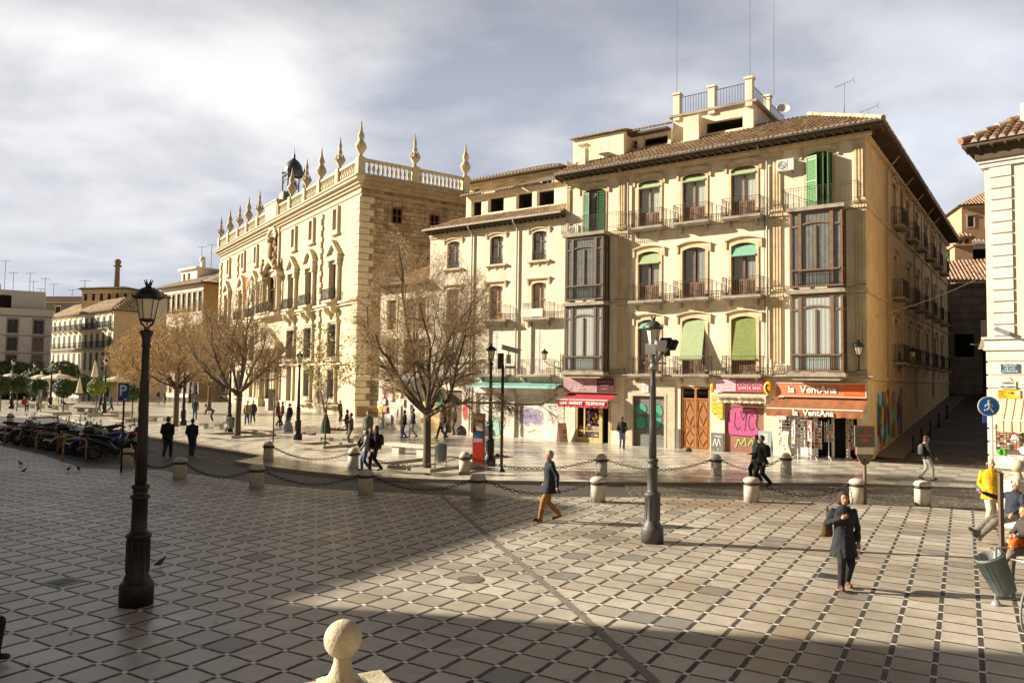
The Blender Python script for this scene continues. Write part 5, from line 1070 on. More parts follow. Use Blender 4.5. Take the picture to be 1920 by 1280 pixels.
for a, b in (((-1.25, -.05), (1.25, -.05)), ((1.25, -.05), (1.25, 2.45)), ((1.25, 2.45), (-1.25, 2.45)), ((-1.25, 2.45), (-1.25, -.05))):
    mb.bar((*a, 6.6), (*b, 6.6), .14); mb.tube([(a[0], a[1], 5.2), (a[0] * .85 + b[0] * .15, a[1] * .85 + b[1] * .15, 6.1), ((a[0] + b[0]) / 2, (a[1] + b[1]) / 2, 6.55), (a[0] * .15 + b[0] * .85, a[1] * .15 + b[1] * .85, 6.1), (b[0], b[1], 5.2)], .06, 5)
rt.scale = (.88, .88, .97); SL = mat('turret_iron', (.13, .14, .15), .4, .6, var=.2)
mb.build('turret_frame', SL, rt)
mb = MB(); mb.lathe([(1.6, 0), (1.55, .25), (1.3, 1.1), (.8, 1.75), (.3, 2.1), (.18, 2.4), (.25, 2.6), (.06, 3.0), (.04, 3.9), (0, 4.0)], 8, (0, 1.2, 6.7)); mb.build('dome', SL, rt)
mb = MB(); mb.lathe([(.75, 0), (.7, .1), (.5, .6), (.35, 1.0), (0, 1.15)], 14, (0, 1.2, 4.7)); mb.build('bell', mat('bronze', (.12, .09, .05), .4, .8), rt)
# flags
rt = thing('flag', 'red and yellow flag hanging from the palace balcony', 'flag', PP0 + DP * (CX - 1.6) + hd(HP - 90) * -1.3 + Vector((0, 0, 12.3)), radians(90 - HP), 'flags on the palace balcony')
def flag(rt, cols, w=.8):
    mb = MB(); mb.tube([(0, 0, 0), (0, -1.5, 3.6)], .035, 6); mb.build('pole', WHITE, rt)
    mb = MB()
    for k in range(3):
        for j in range(9):
            za, zb = 3.5 - j * .4, 3.5 - (j + 1) * .4; x0, x1 = (k - 1.5) * .28, (k - .5) * .28; f = lambda x, z: (x, -1.45 + .12 * sin(5 * x + z * 2.3), z)
            mb.add([f(x0, zb), f(x1, zb), f(x1, za), f(x0, za)], [(0, 1, 2, 3)], k)
    mb.build('cloth', cols, rt)
FR, FY, FG = mat('flag_red', (.6, .03, .02), .7, var=0), mat('flag_yellow', (.8, .5, .02), .7, var=0), mat('flag_green', (.02, .25, .08), .7, var=0)
flag(rt, [FR, FY, FR]); rt = thing('flag', 'green and white flag beside the red and yellow one', 'flag', PP0 + DP * (CX + .2) + PIN * -1.3 + Vector((0, 0, 12.0)), radians(90 - HP), 'flags on the palace balcony'); flag(rt, [FG, WHITE, FG])
# building with arched windows behind the palace side and the neighbour
def unit(root, W_, D_, H_, cols_, rows_, wall, roof, over=.6, rise=1.8, hip=1., balc=(), wm=None, trim=None, ww=1.1, pane_d=.18, shut=None, cont=(), sidecols=0, gap=0., roofm=None, x0=0.):
    """simple house: walls with real openings, a pitched tiled roof, window frames with panes, balconies"""
    xs = [W_ * (i + .5) / cols_ for i in range(cols_)]; holes = [(x - ww / 2, x + ww / 2, a, b) for x in xs for a, b in rows_]
    mb = MB(); mb.wall(0, W_, -.12, H_, holes, .22, 0, 0, 1); T = mb.T.copy()
    sh_ = [(D_ * (i + .5) / sidecols - ww / 2, D_ * (i + .5) / sidecols + ww / 2, a, b) for i in range(sidecols) for a, b in rows_]
    mb.T = Matrix.Translation((W_, 0, 0)) @ Matrix.Rotation(pi / 2, 4, 'Z'); mb.wall(0, D_, -.12, H_, sh_, .22, 3, 0, 1); mb.T = T
    mb.quad((0, 0, -.1), (0, 0, H_), (0, D_, H_), (0, D_, -.1)); mb.quad((0, D_, -.1), (0, D_, H_), (W_, D_, H_), (W_, D_, -.1)); mb.quad((0, 0, H_ - .01), (W_, 0, H_ - .01), (W_, D_, H_ - .01), (0, D_, H_ - .01))
    for a, b in [(r_[0] - .45, r_[0] - .3) for r_ in rows_[1:]]: mb.box(-.04, W_ + .04, -.08, 0, a, b, 2)
    mb.box(-.04, W_ + .04, -.15, 0, H_ - .35, H_ - .1, 2)
    mb.build('wall', [wall[0], ROOMD, trim or TRIM, wall[1] if len(wall) > 1 else wall[0]], root, smooth=False)
    if roof:
        mb = MB(); h = hip * min(W_, D_) / 2; z0, z1 = H_ + .05, H_ + rise
        tiled_plane(mb, (-over, -over, z0), (W_ + over, -over, z0), (h, D_ / 2, z1), (W_ - h, D_ / 2, z1), .42, .13, courses=False)
        tiled_plane(mb, (W_ + over, -over, z0), (W_ + over, D_ + over, z0), (W_ - h, D_ / 2, z1), (W_ - h, D_ / 2 + .01, z1), .42, .13, courses=False)
        mb.quad((-over, D_ + over, z0), (W_ + over, D_ + over, z0), (W_ - h, D_ / 2, z1), (h, D_ / 2, z1)); mb.add([(-over, -over, z0), (-over, D_ + over, z0), (h, D_ / 2, z1)], [(0, 1, 2)])
        mb.box(-over, W_ + over, -over, D_ + over, z0 - .14, z0 - .02, 2)
        mb.build('roof', [roofm or TILE, MORTAR, EAVEW], root)
    # window prototypes shared by all openings
    q = MB(); frame_bars(q, -ww / 2, ww / 2, 0, 1, .08, .08, .06, (0,), (.35,)); 
    for (a, b) in rows_:
        h_ = b - a; q = MB(); frame_bars(q, -ww / 2, ww / 2, 0, h_, .1, .07, .06, (0,), (h_ * .7,)); w0 = q.build('window', wm or DWOOD, root, smooth=False)
        q = MB(); q.quad((-ww / 2, .13, 0), (ww / 2, .13, 0), (ww / 2, .13, h_), (-ww / 2, .13, h_)); p0 = q.build('pane', GLASS, w0, smooth=False)
        s0 = None
        if shut:
            q = MB(); q.box(-ww / 2, -ww * .1, .02, .06, 0, h_); q.box(ww * .35, ww / 2, .02, .06, 0, h_); s0 = q.build('shutter', shut, w0, smooth=False)
        q = MB(); frame_bars(q, -ww / 2 - .16, ww / 2 + .16, -.16, h_ + .16, -.05, .16, .05); q.box(-ww / 2 - .25, ww / 2 + .25, -.14, 0, h_ + .16, h_ + .26); t0 = q.build('frame', trim or TRIM, w0, smooth=False)
        tr = (w0, [(p0, []), (t0, [])] + ([(s0, [])] if s0 else []))
        w0.location = (xs[0], 0, a)
        for x in xs[1:]: dup(tr, (x, 0, a), parent=root)
        for i in range(sidecols): dup(tr, (W_, D_ * (i + .5) / sidecols, a), pi / 2, parent=root)
    for (a, b) in balc:
        q = MB(); q.box(-ww / 2 - .3, ww / 2 + .3, -.6, 0, -.1, 0); b0 = q.build('balcony', LEDGE, root, smooth=False); r0 = railing(b0, -ww / 2 - .25, ww / 2 + .25, -.55, 0, .95, .2, .02, IRON, flat=True); b0.location = (xs[0], 0, a)
        for x in xs[1:]: dup((b0, [(r0, [])]), (x, 0, a), parent=root)
    for a in cont:
        q = MB(); q.box(-.1, W_ + .1, -.7, 0, a - .12, a); b0 = q.build('balcony', LEDGE, root, smooth=False); railing(b0, 0, W_, -.65, a, .95, .25, .02, IRON, flat=True)
    return xs
def place(name, label, p, heading, cat='building'): return bldg_root(name, label, Vector((p[0], p[1], ZF)), heading, cat)
GREYW = mat('facade_grey', (.55, .53, .54), .85, var=.1, scale=1, streak=.25); GREYT = mat('facade_greytrim', (.24, .23, .235), .85, var=.1)
PALEW = mat('facade_white', (.72, .66, .55), .85, var=.08, scale=1, streak=.2); ORW = mat('facade_orange', (.62, .36, .13), .85, var=.1, scale=1, streak=.3); PINKW = mat('facade_pink', (.62, .45, .34), .85, var=.1)
# block with orange gable to the left of the palace
p = Gat(380, 745, 1); q = G(380, 745, ZF); 
def at_depth(px, dist):
    d = ray(px, 700); d = Vector((d.x, d.y, 0)); return CAM.x + d.x / d.y * dist, dist
x, y = at_depth(376, 128); r = place('orange_house', 'house with warm orange side wall and tall arched windows, left of the stone palace', Vector((x, y, 0)) + hd(131) * -15.5, 131)
unit(r, 15.5, 14, 19.4, 8, [(.6, 3.6), (5, 7.8), (9.3, 12.2), (14.6, 18)], (PALEW, ORW), 1, .9, 3.2, balc=((5, 0), (9.3, 0)), ww=1.3)
mb = MB(); block(mb, 1, 7, 3, 10, 18.5, 22.9, [(1.6, 2.6, 20.8, 22.3), (3.4, 4.4, 20.8, 22.3)]); mb.box(.5, 7.5, 2.5, 10.5, 22.9, 23.2); mb.box(4, 4.7, 5, 5.7, 23.2, 24.6); mb.ball((4.3, 5.3, 25), .6, 8); mb.build('roof_pavilion', [PALEW, ROOMD], r)
x, y = at_depth(262, 122); r = place('pink_house', 'narrow pink house with dark balconied windows beside the orange sided house', Vector((x, y, 0)) + hd(128) * -7, 128)
unit(r, 9, 3, 16.2, 3, [(.6, 3.4), (5, 7.6), (8.8, 11.3), (12.6, 15)], (PINKW, PALEW), 1, .5, 1.6, balc=((5, 0), (8.8, 0), (12.6, 0)), ww=1.3)
x, y = at_depth(209, 112); RW = place('white_terrace', 'long white terrace with rows of green shuttered windows and balconies', Vector((x, y, 0)) + hd(132.4) * -27, 132.4)
unit(RW, 27, 5, 13.2, 11, [(.5, 3), (4.3, 7), (7.8, 9.9), (10.6, 12.4)], (PALEW, mat('facade_tan', (.5, .38, .25), .85)), 1, .6, 2.2, balc=((10.6, 0),), cont=(7.7,), ww=1.05, shut=GSHUT)
# belvedere and chimney tower above the white terrace
r = place('tiled_belvedere', 'low tan rooftop belvedere with a tall brick chimney above the white terrace', Vector((*at_depth(147, 122), 0)), 100)
unit(r, 8.5, 8, 17.3, 6, [(15.4, 16.6)], (mat('facade_tan', (.5, .38, .25)),), 1, .5, .8, ww=.7)
mb = MB(); mb.lathe([(.42, 0), (.36, 3.6), (.65, 3.75), (.65, 3.95), (.36, 4.05), (.5, 4.3), (.52, 4.7), (.2, 5.0), (0, 5.0)], 12, (3.9, 3, 17.6)); mb.build('chimney', mat('chimney_brick', (.2, .16, .13), .9, var=.2), r)
# grey block at the far left, set-back attic storey
x, y = at_depth(92, 118); r = place('grey_block', 'grey apartment block in shade at the far left with a set back white attic', Vector((x, y, 0)) + hd(60) * -20, 60)
unit(r, 20, 4, 12.6, 6, [(.6, 3.4), (4.4, 6.4), (7.1, 9.1), (9.8, 11.8)], (GREYW,), 0, balc=((4.4, 0),), ww=1.3, trim=GREYT)
mb = MB(); block(mb, 0, 19, 1.5, 4, 12.6, 16.4, [(8.5, 10.8, 13.9, 15.5), (12.2, 14.6, 13.6, 15.6), (3, 5, 13.6, 15.6)]); mb.box(-.3, 20.2, -.3, 0, 12.5, 13.5); mb.box(19.9, 20.2, 0, 4, 12.5, 13.5); mb.box(-.2, 13, 1.2, 4, 16.4, 17.4); mb.build('attic', [mat('attic_white', (.5, .48, .45), .85), ROOMD], r, smooth=False)
for px, d_, w_, h_, lb in ((40, 160, 30, 19, 'distant dark roofed block above the grey apartment block'), (120, 165, 22, 18, 'distant brown roofs between the grey block and the white terrace')):
    r = place('distant_house', lb, Vector((*at_depth(px, d_), 0)) + hd(95) * -w_ / 2, 95); unit(r, w_, 14, h_, 6, [(h_ - 3, h_ - 1.2)], (mat('facade_far', (.2, .17, .15), .9),), 1, .5, 1.6)
lb_a = ['tallest aerial at the far left of the skyline', 'second aerial from the left edge', 'stubby aerial on the grey block attic', 'shortest aerial right of the grey block', 'aerial above the distant brown roofs', 'aerial left of the brick chimney tower', 'tall aerial between the grey block and the chimney tower', 'low aerial above the white terrace roof', 'left of the two aerials beside the palace end', 'right aerial touching the palace end', 'thin aerial with long arm on the attic of the grey block']
for i, (px, py, d_, hh) in enumerate([(8, 545, 150, 7.5), (24, 548, 150, 5.5), (62, 552, 150, 4.2), (76, 556, 158, 3.2), (100, 560, 150, 4.5), (158, 565, 123, 5), (84, 552, 160, 5), (135, 560, 160, 3.5), (378, 492, 140, 4.5), (396, 498, 140, 5.5), (55, 553, 152, 6)]):
    q = Gat(px, py, d_); rt = thing('antenna', lb_a[i], 'antenna', q - Vector((0, 0, 1.5)), 0, 'aerials on the distant roofs')
    mb = MB(); mb.bar((0, 0, 0), (0, 0, hh), .05); mb.bar((-.9, 0, hh - .2), (.9, 0, hh - .1), .03); [mb.bar((-.8 + .32 * k, -.3, hh - .15), (-.8 + .32 * k, .3, hh - .15), .025) for k in range(6)]; mb.build('mast', GREY, rt)
# building with arched windows seen over the palace side and the neighbour roof
x, y = at_depth(905, 82); r = place('arcade_house', 'tall ochre house with arched windows and tiled roof behind the palace side', Vector((x, y, 0)) + hd(125) * -2.6, 125)
unit(r, 12, 12, 25.2, 4, [(22.4, 24.5)], (PLASTER3,), 1, .9, 2.6, ww=1.2, hip=.8)
mb = MB()
for i in range(4): X = 12 * (i + .5) / 4; mb.ring(arc(X - .6, X + .6, 24.2, .7, 8, .2, .1), arc(X - .6, X + .6, 24.1, .65), -.08, .1)
mb.build('arch_trim', TRIM, r)
# ================================================================== pale building on the right
RB = bldg_root('pale_corner_building', 'pale building at the right edge with white quoins and a dark tiled eave', RBC, HR)
RBW = mat('plaster_light', (.66, .60, .46), .85, var=.06, scale=1, streak=.2)
mb = MB(); mb.wall(0, 8, -.12, 13.6, [(1.3, 3.6, .1, 2.3)], .25, 0, 0, 1)
mb.quad((0, 0, -.1), (0, 24, -.1), (0, 24, 13.6), (0, 0, 13.6), 2); mb.quad((8, 0, -.1), (8, 0, 13.6), (8, 24, 13.6), (8, 24, -.1), 2); mb.build('wall', [RBW, ROOMD, PLASTER3], RB, smooth=False)
mb = MB(); n = 0; z = 5.85
while z < 13.1: mb.box(.2, 1.02, -.07, .3, z, z + .44); z += .5
mb.box(-.14, 8, -.14, 24, 5.2, 5.3); mb.box(-.1, 8, -.1, 24, 5.3, 5.68); mb.box(-.2, 8, -.2, 24, 5.68, 5.78); mb.box(-.14, 8, -.12, 24, 13.3, 13.5); mb.box(-.22, 8, -.2, 24, 13.5, 13.64)
mb.build('quoins', mat('quoin_white', (.64, .60, .54), .85, var=.1, scale=2, streak=.45), RB, smooth=False)
mb = MB(); z = .1
while z < 5.1: mb.box(-.05, 8 if z > 2.4 else 1.28, -.05, .3, z, z + .5); z += .58
mb.build('rusticated_base', mat('base_cream', (.66, .61, .49), .85, var=.1, scale=2, streak=.4), RB, smooth=False)
mb = MB(); tiled_plane(mb, (-.75, -.75, 14.35), (8, -.75, 14.35), (2.6, 4, 16.9), (8, 4, 16.9), .34, .125); tiled_plane(mb, (-.75, 24, 14.35), (-.75, -.75, 14.35), (2.6, 21, 16.9), (2.6, 4, 16.9), .34, .125, courses=False)
for i in range(9): f = i / 9; a = Vector((-.75, -.75, 14.45)).lerp(Vector((2.6, 4, 17.0)), f); b = Vector((-.75, -.75, 14.45)).lerp(Vector((2.6, 4, 17.0)), f + .115); mb.tube([a + Vector((0, 0, .05)), b], [.16, .13], 8, 1 if i % 2 else 0)
mb.build('roof', [TILER, MORTAR], RB)
mb = MB(); mb.box(-.72, 8, -.72, 0, 14.2, 14.3); mb.box(-.72, 0, 0, 24, 14.2, 14.3); mb.box(-.3, 8, -.3, 0, 13.64, 14.2); mb.box(-.3, 0, 0, 24, 13.64, 14.2); corbels(mb, -.6, 8, 14.2, .5, .7, .1, .16); mb.build('eave', EAVEW, RB, smooth=False)
mb = MB(); mb.box(1.2, 1.9, 1.2, 2.0, 15, 16.3); mb.box(1.9, 4, 1.0, 3, 15, 16.5); mb.build('chimney', mat('chimney_white', (.65, .62, .58), .85), RB, smooth=False)
mb = MB(); mb.box(-.9, -.05, 3.2, 5, 5.6, 5.78); bl = mb.build('balcony', STONEW, RB, smooth=False); mb = MB()
for i in range(12): mb.bar((-.85, 3.25 + i * .15, 5.78), (-.85, 3.25 + i * .15, 6.75), .02)
mb.bar((-.85, 3.2, 6.75), (-.85, 5, 6.75), .03); [mb.bar((-.85 + i * .16, 3.22, 5.78), (-.85 + i * .16, 3.22, 6.75), .02) for i in range(6)]; mb.bar((-.85, 3.22, 6.75), (0, 3.22, 6.75), .03); mb.build('railing', GREY, bl)
RROT = radians(90 - HR)
def onR(x, y, z): return RBC + DR * x + RIN * y + Vector((0, 0, z))
def splate(name, label, x0, x1, z0, z1, m, lines, tm, size, y=-.1, pr=None):
    r = thing(name, label, 'sign', onR((x0 + x1) / 2, y, z0), RROT); w2, h = (x1 - x0) / 2, z1 - z0
    mb = MB(); mb.box(-w2, w2, 0, .03, 0, h)
    if pr: mb.prism([(-w2 * .55, h), (-w2 * .3, h + .12), (0, h + .2), (w2 * .3, h + .12), (w2 * .55, h)], 0, .03)
    pn = mb.build('plate', m, r, smooth=False)
    for k, s in enumerate(lines): text_mesh(s, size, parent=r, mt=tm, loc=(0, -.01, h * (1 - (k + .5) / len(lines))), ext=.003, sx=.85)
    return r, w2, h
splate('street_sign', 'blue tiled street plate with white lettering on the pale corner wall', .5, 1.18, 4.22, 4.6, mat('enamel_blue', (.03, .1, .19), .3, var=.05), ['PALACIO', 'DE LOS', 'CORDOVA'], WHITE, .14)
r, w2, h = splate('street_sign', 'pale ceramic street plate with a scrolled top, below the blue one', .45, 1.05, 3.52, 3.86, mat('ceramic_grey', (.55, .52, .45), .4, var=.08), ['CARRERA', 'DEL DARRO'], mat('lettering_dark', (.06, .05, .05), .5, var=0), .12, pr=True)
r, w2, h = splate('direction_sign', 'yellow direction sign with black arrow under the street plates', .36, 1.2, 3.12, 3.48, mat('sign_amber', (.85, .42, .01), .4, var=.04), [], WHITE, .1)
mb = MB(); mb.box(-.02, .1, -.012, 0, .22, .26); mb.prism([(.1, .17), (.2, .24), (.1, .31)], -.012, 0); ld_ = mat('lettering_dark', (.06, .05, .05)); mb.build('arrow', ld_, r, smooth=False)
mb = MB(); mb.box(.25, .39, -.012, 0, .12, .29); mb.build('emblem_plate', WHITE, r, smooth=False)
for k, s in enumerate(('Museo', 'Casa', 'Centro')): text_mesh(s, .1, parent=r, mt=ld_, loc=(-.38, -.01, .29 - .1 * k), ext=.003, al='LEFT')
# striped awning
STR = bpy.data.materials.new('awning_striped'); STR.use_nodes = True; t = NT(STR.node_tree); p_ = STR.node_tree.nodes['Principled BSDF']; p_.inputs['Roughness'].default_value = .85
xx = t.sep(t.coord())[0]; c = t.ramp(t.math('FRACT', t.math('MULTIPLY', xx, 3.3)), (0, (.62, .52, .33)), (.55, (.13, .05, .03)), (.68, (.5, .3, .16)), (.75, (.62, .52, .33)))
for nd in t.n:
    if nd.type == 'VALTORGB': nd.color_ramp.interpolation = 'CONSTANT'
t.put(p_.inputs['Base Color'], c)
_on = onM; _mr = MROT; onM = onR; MROT = RROT
awning('awning', 'brown and cream striped awning over the souvenir stall at the right edge', .5, 4.2, 3.1, 2.2, .9, .45, STR)
onM = _on; MROT = _mr
# ================================================================== end of the side street
EP = MBR + DIN * 37 + Vector((0, 0, stz(37)))
HE = 112.; DE = hd(HE)
r = thing('street_end_building', 'dark stone building closing the side street, with a tall dark doorway', 'building', EP + DE * -4, radians(90 - HE))
ES = brick_mat('end_masonry', (.2, .165, .11), (.25, .2, .14), (.1, .08, .055), 1.6, .7, .03, .9, .6, .3)
mb = MB(); mb.wall(-4, 14, -3, 9.6, [(6.3, 9.2, .1, 6.2), (4.2, 5.7, 3.2, 5.2), (6.6, 8.2, 7.2, 9.2)], .4, 0, 0, 1); mb.quad((14, 0, -1), (14, 10, -1), (14, 10, 9.6), (14, 0, 9.6)); mb.quad((-4, 0, 9.6), (14, 0, 9.6), (14, 10, 9.6), (-4, 10, 9.6)); mb.box(-4, 14, -.12, 0, 6.5, 6.7); mb.box(-4, 14, -.2, 0, 9.3, 9.6); mb.build('wall', [ES, ROOMD], r, smooth=False)
mb = MB(); tiled_plane(mb, (-4, -.5, 9.6), (14, -.5, 9.6), (-4, 5.5, 12.4), (14, 5.5, 12.4), .3, .11, courses=False); mb.build('roof', [TILER, MORTAR], r)
for pi_, (d_, px, w_, z0, z1, H1, lb, wm_, rs_) in enumerate([(82, 1765, 12, 0, 0, 16.3, 'ochre wall with sunlit tiled roof rising behind the street end building', ORW, 2.4), (100, 1752, 10, 0, 0, 21.5, 'long low roofed house higher up behind the street', PLASTER3, 2.4), (112, 1808, 12, 0, 0, 30.5, 'orange square house with a hipped roof high on the hillside', mat('facade_orange2', (.5, .3, .17), .85), 3.0)]):
    x, y = at_depth(px, d_); rr_ = thing('hillside_house', lb, 'house', (x, y, 2), radians(90 - 105)); unit(rr_, w_, 9, H1 - 2, 5, [(H1 - 5.2, H1 - 3.6)], (wm_,), 1, .5, rs_, ww=.8, roofm=TILER)
x, y = at_depth(1806, 76); rt = thing('stepped_chimney', 'orange square chimney stack with small arches, above the street end roofs', 'chimney', (x, y, 12), radians(-15))
mb = MB(); mb.box(-.8, .8, -.8, .8, 0, 5.6); mb.box(-1, 1, -1, 1, 5.6, 5.8); 
for s in (-.6, 0, .6): mb.box(s - .12, s + .12, -.85, .85, 5.8, 6.3)
mb.box(-1, 1, -1, 1, 6.3, 6.5); mb.build('stack', mat('chimney_orange', (.55, .33, .18), .85, var=.15), rt, smooth=False)
mb = MB(); tiled_plane(mb, (-1.1, -1.1, 6.5), (1.1, -1.1, 6.5), (-.1, 0, 7.1), (.1, 0, 7.1), .3, .1, courses=False); mb.build('cap', [TILER, MORTAR], rt)
x, y = at_depth(1832, 80); rt = thing('roof_dormer', 'white framed dormer with a small railing among the roofs at the end of the street', 'dormer', (x, y, 13), radians(-15)); mb = MB(); mb.wall(-2, 2.5, 0, 6, [(-.2, 1.3, 3.6, 5.2)], .3, 0, 0, 1); mb.box(-2.2, 2.7, -.3, 0, 5.7, 6.0); mb.build('wall', [mat('chimney_white', (.65, .62, .58)), ROOMD], rt, smooth=False)
mb = MB(); [mb.bar((-2 + k * .3, -1.2, 1.2), (-2 + k * .3, -1.2, 2.4), .04) for k in range(16)]; mb.bar((-2, -1.2, 2.4), (2.5, -1.2, 2.4), .05); mb.build('railing', IRON, rt)
# cable across the street
a, b = onM(W, 2.0, 7.0), onR(-.02, 3, 9.2); mb = MB(); mb.tube([a.lerp(b, i / 10) - Vector((0, 0, .5 * sin(pi * i / 10) * .4)) for i in range(11)], .02, 4); tag(mb.build('cable', GREY, None), 'thin pale cable strung across the side street', 'cable')
rt = thing('floodlight', 'white floodlight on an arm below the balcony at the street corner', 'floodlight', onR(-.1, 2.6, 5.5), RROT); mb = MB(); mb.bar((0, 0, 0), (-.7, -.5, .1), .03); mb.build('arm', GREY, rt); mb = MB(); mb.prism([(-.35, -.15), (.35, -.15), (.2, .3), (-.2, .3)], -.7, -.5); mb.T = Matrix.Identity(4); mb.build('housing', WHITE, rt, smooth=False); rt.location += DR * -.3
rt = thing('security_camera', 'grey camera on the pale wall above the stone ledge', 'camera', onR(.55, -.1, 5.95), RROT); mb = MB(); mb.T = Matrix.Rotation(radians(25), 4, 'Y'); mb.box(-.25, .35, -.35, -.15, 0, .18); mb.build('housing', GREY, rt, smooth=False); mb = MB(); mb.bar((0, 0, 0), (.0, -.25, .02), .025); mb.build('bracket', GREY, rt)
# ================================================================== buildings outside the picture that shade the square
def sunside(px_ground, h): return Vector(px_ground) + Vector((SUNV.x, SUNV.y, 0)).normalized() * (h / math.tan(SUN_EL))
H1 = 17.; apex = sunside((2.2, 21.8, 0), H1)
r = thing('tall_block', 'tall block outside the picture to the left whose roof corner shades the square', 'building', apex, radians(90 - 30)); r.rotation_euler = (0, 0, radians(90 - 210))
# local X runs towards heading 210, the body lies to the sun side
mb = MB(); fa, fb = hd(210), hd(315)
def lw(v): return Matrix.Rotation(-radians(90 - 210), 3, 'Z') @ v
A_, B_, C_, D_ = Vector((0, 0, 0)), fa * 30, fa * 30 + fb * 45, fb * 45
vs = [lw(v) for v in (A_, B_, C_, D_)]; mb.prism([(v.x, v.y) for v in vs], -.1, H1, 'z'); mb.build('wall', PLASTER2, r, smooth=False)
SD = Vector((-SUNV.x, -SUNV.y, 0)).normalized(); SN = Vector((-SD.y, SD.x, 0))
r = thing('slim_block', 'slim block outside the picture that casts the near band of shade', 'building', SN * 11.45 - SD * 25, atan2(SN.y, SN.x))
mb = MB(); mb.box(-5.3, 0, 0, 9, -.1, 16.5); mb.build('wall', PLASTER2, r, smooth=False)

r = thing('rear_sky_blocker', 'long block behind the camera that faces the square', 'building', (-14, -16, 0), 0)  # added out of view to reduce sky fill on the square
mb = MB(); mb.box(0, 60, -14, 0, -.1, 15); mb.build('wall', PLASTER3, r, smooth=False)
# ================================================================== street lamps
LAMPM = mat('lamp_iron', (.018, .016, .014), .5, .3, var=.2, scale=6)
LAMPG = mat('lamp_iron_grey', (.085, .083, .078), .55, .3, var=.2, scale=6)
def street_lamp(p, label, m=None, flood=False, s=1., warm=True):
    r = thing('street_lamp', label, 'street lamp', p, R.uniform(0, 1), 'cast iron street lamps'); m = m or LAMPM
    mb = MB(); mb.lathe([(.25, 0), (.25, .30), (.235, .34), (.2, .37), (.19, .42), (.165, .46), (.165, 1.02), (.19, 1.04), (.19, 1.08), (.165, 1.1), (.125, 1.13), (.118, 1.16), (.115, 1.62), (.145, 1.64), (.145, 1.68), (.11, 1.7), (.11, 1.78), (.135, 1.8), (.13, 1.84), (.088, 1.87)], 20)
    for k in range(12):
        a = 2 * pi * k / 12; mb.bar((.167 * cos(a), .167 * sin(a), .5), (.167 * cos(a), .167 * sin(a), 1.0), .012)
    mb.build('base', m, r)
    mb = MB(); mb.lathe([(.085, 1.86), (.075, 2.6), (.058, 3.6), (.055, 4.0), (.075, 4.03), (.06, 4.06), (.065, 4.15), (.1, 4.24), (.1, 4.27), (.05, 4.28)], 14)
    for k in range(8): a = 2 * pi * k / 8; mb.bar((.083 * cos(a), .083 * sin(a), 1.9), (.06 * cos(a), .06 * sin(a), 3.5), .008)
    po = mb.build('pole', m, r)
    mb = MB()
    for k in range(4):
        a = pi / 4 + pi / 2 * k; mb.tube([(.03 * cos(a), .03 * sin(a), 4.26), (.04 * cos(a), .04 * sin(a), 4.33), (.11 * cos(a), .11 * sin(a), 4.38), (.13 * cos(a), .13 * sin(a), 4.43)], .015, 5)
    mb.bar((0, 0, 4.26), (0, 0, 4.42), .012); mb.build('bracket', m, r)
    a, b = MB(), MB(); lantern_geo(a, b, .82, 4.43); a.build('lantern', m, r); b.build('lantern_glass', LGLW if warm else LGL, r)
    if flood:
        for k, (x, y, z, az, el, c) in enumerate([(-.08, -.2, 4.32, 200, -12, 0), (.1, -.24, 4.4, 165, -22, 0), (.26, -.08, 4.46, 40, 10, 1), (.28, .08, 4.28, 90, 5, 1), (.4, -.04, 4.44, 70, -25, 1)]):
            q = MB(); q.T = Matrix.Translation((x, y, z)) @ Matrix.Rotation(radians(-az), 4, 'Z') @ Matrix.Rotation(radians(el), 4, 'X') @ Matrix.Scale(.72, 4)
            q.prism([(-.17, -.16), (.17, -.16), (.17, .16), (-.17, .16)], -.0, .13, 'y'); q.prism([(-.13, -.12), (.13, -.12), (.13, .12), (-.13, .12)], -.13, .0, 'y'); q.box(-.16, .16, .131, .138, -.15, .15, 1)
            fl = q.build('floodlight', [GREY if c == 0 else LAMPM, mat('flood_glass', (.45, .48, .47), .2) if c == 0 else mat('flood_glass_dark', (.05, .04, .06), .15)], r, smooth=False)
            q = MB(); q.bar((x * .2, y * .2, 4.0), (x, y, z), .025); q.build('arm', GREY, fl)
        q = MB(); q.lathe([(.09, 3.86), (.09, 4.0)], 12); q.box(-.2, .3, -.03, .03, 3.98, 4.03); q.build('floodlight_clamp', GREY, r)
    r.scale = (s,) * 3; r.rotation_euler = (0, 0, radians(25) if not flood else 0); return r
street_lamp(G(255, 1132), 'tall cast iron street lamp nearest the camera, standing in shade at the left')
street_lamp(G(1223, 1016), 'grey street lamp in sun with floodlights clustered under its lantern', LAMPG, True)
street_lamp(G(918, 873, ZF), 'dark street lamp standing right beside the red information pillar', LAMPM)
l0 = street_lamp(G(558, 824, ZF), 'dark street lamp on the far pavement in front of the palace doors')
lt = capture(l0)
for px, py, lb in ((429, 809, 'street lamp just left of the trunk of the second bare tree'), (343, 797, 'street lamp behind the leafy tree, beside its trunk'), (195, 777, 'street lamp right of the bright green clipped orange tree'), (355, 755, 'smaller looking street lamp far back beyond the leafy tree'), (94, 764, 'street lamp between the clipped trees near the cafe parasols'), (21, 766, 'leftmost street lamp beside the clipped trees'), (62, 752, 'distant street lamp behind the second parasol')):
    dup(lt, G(px, py, ZF), label=lb)
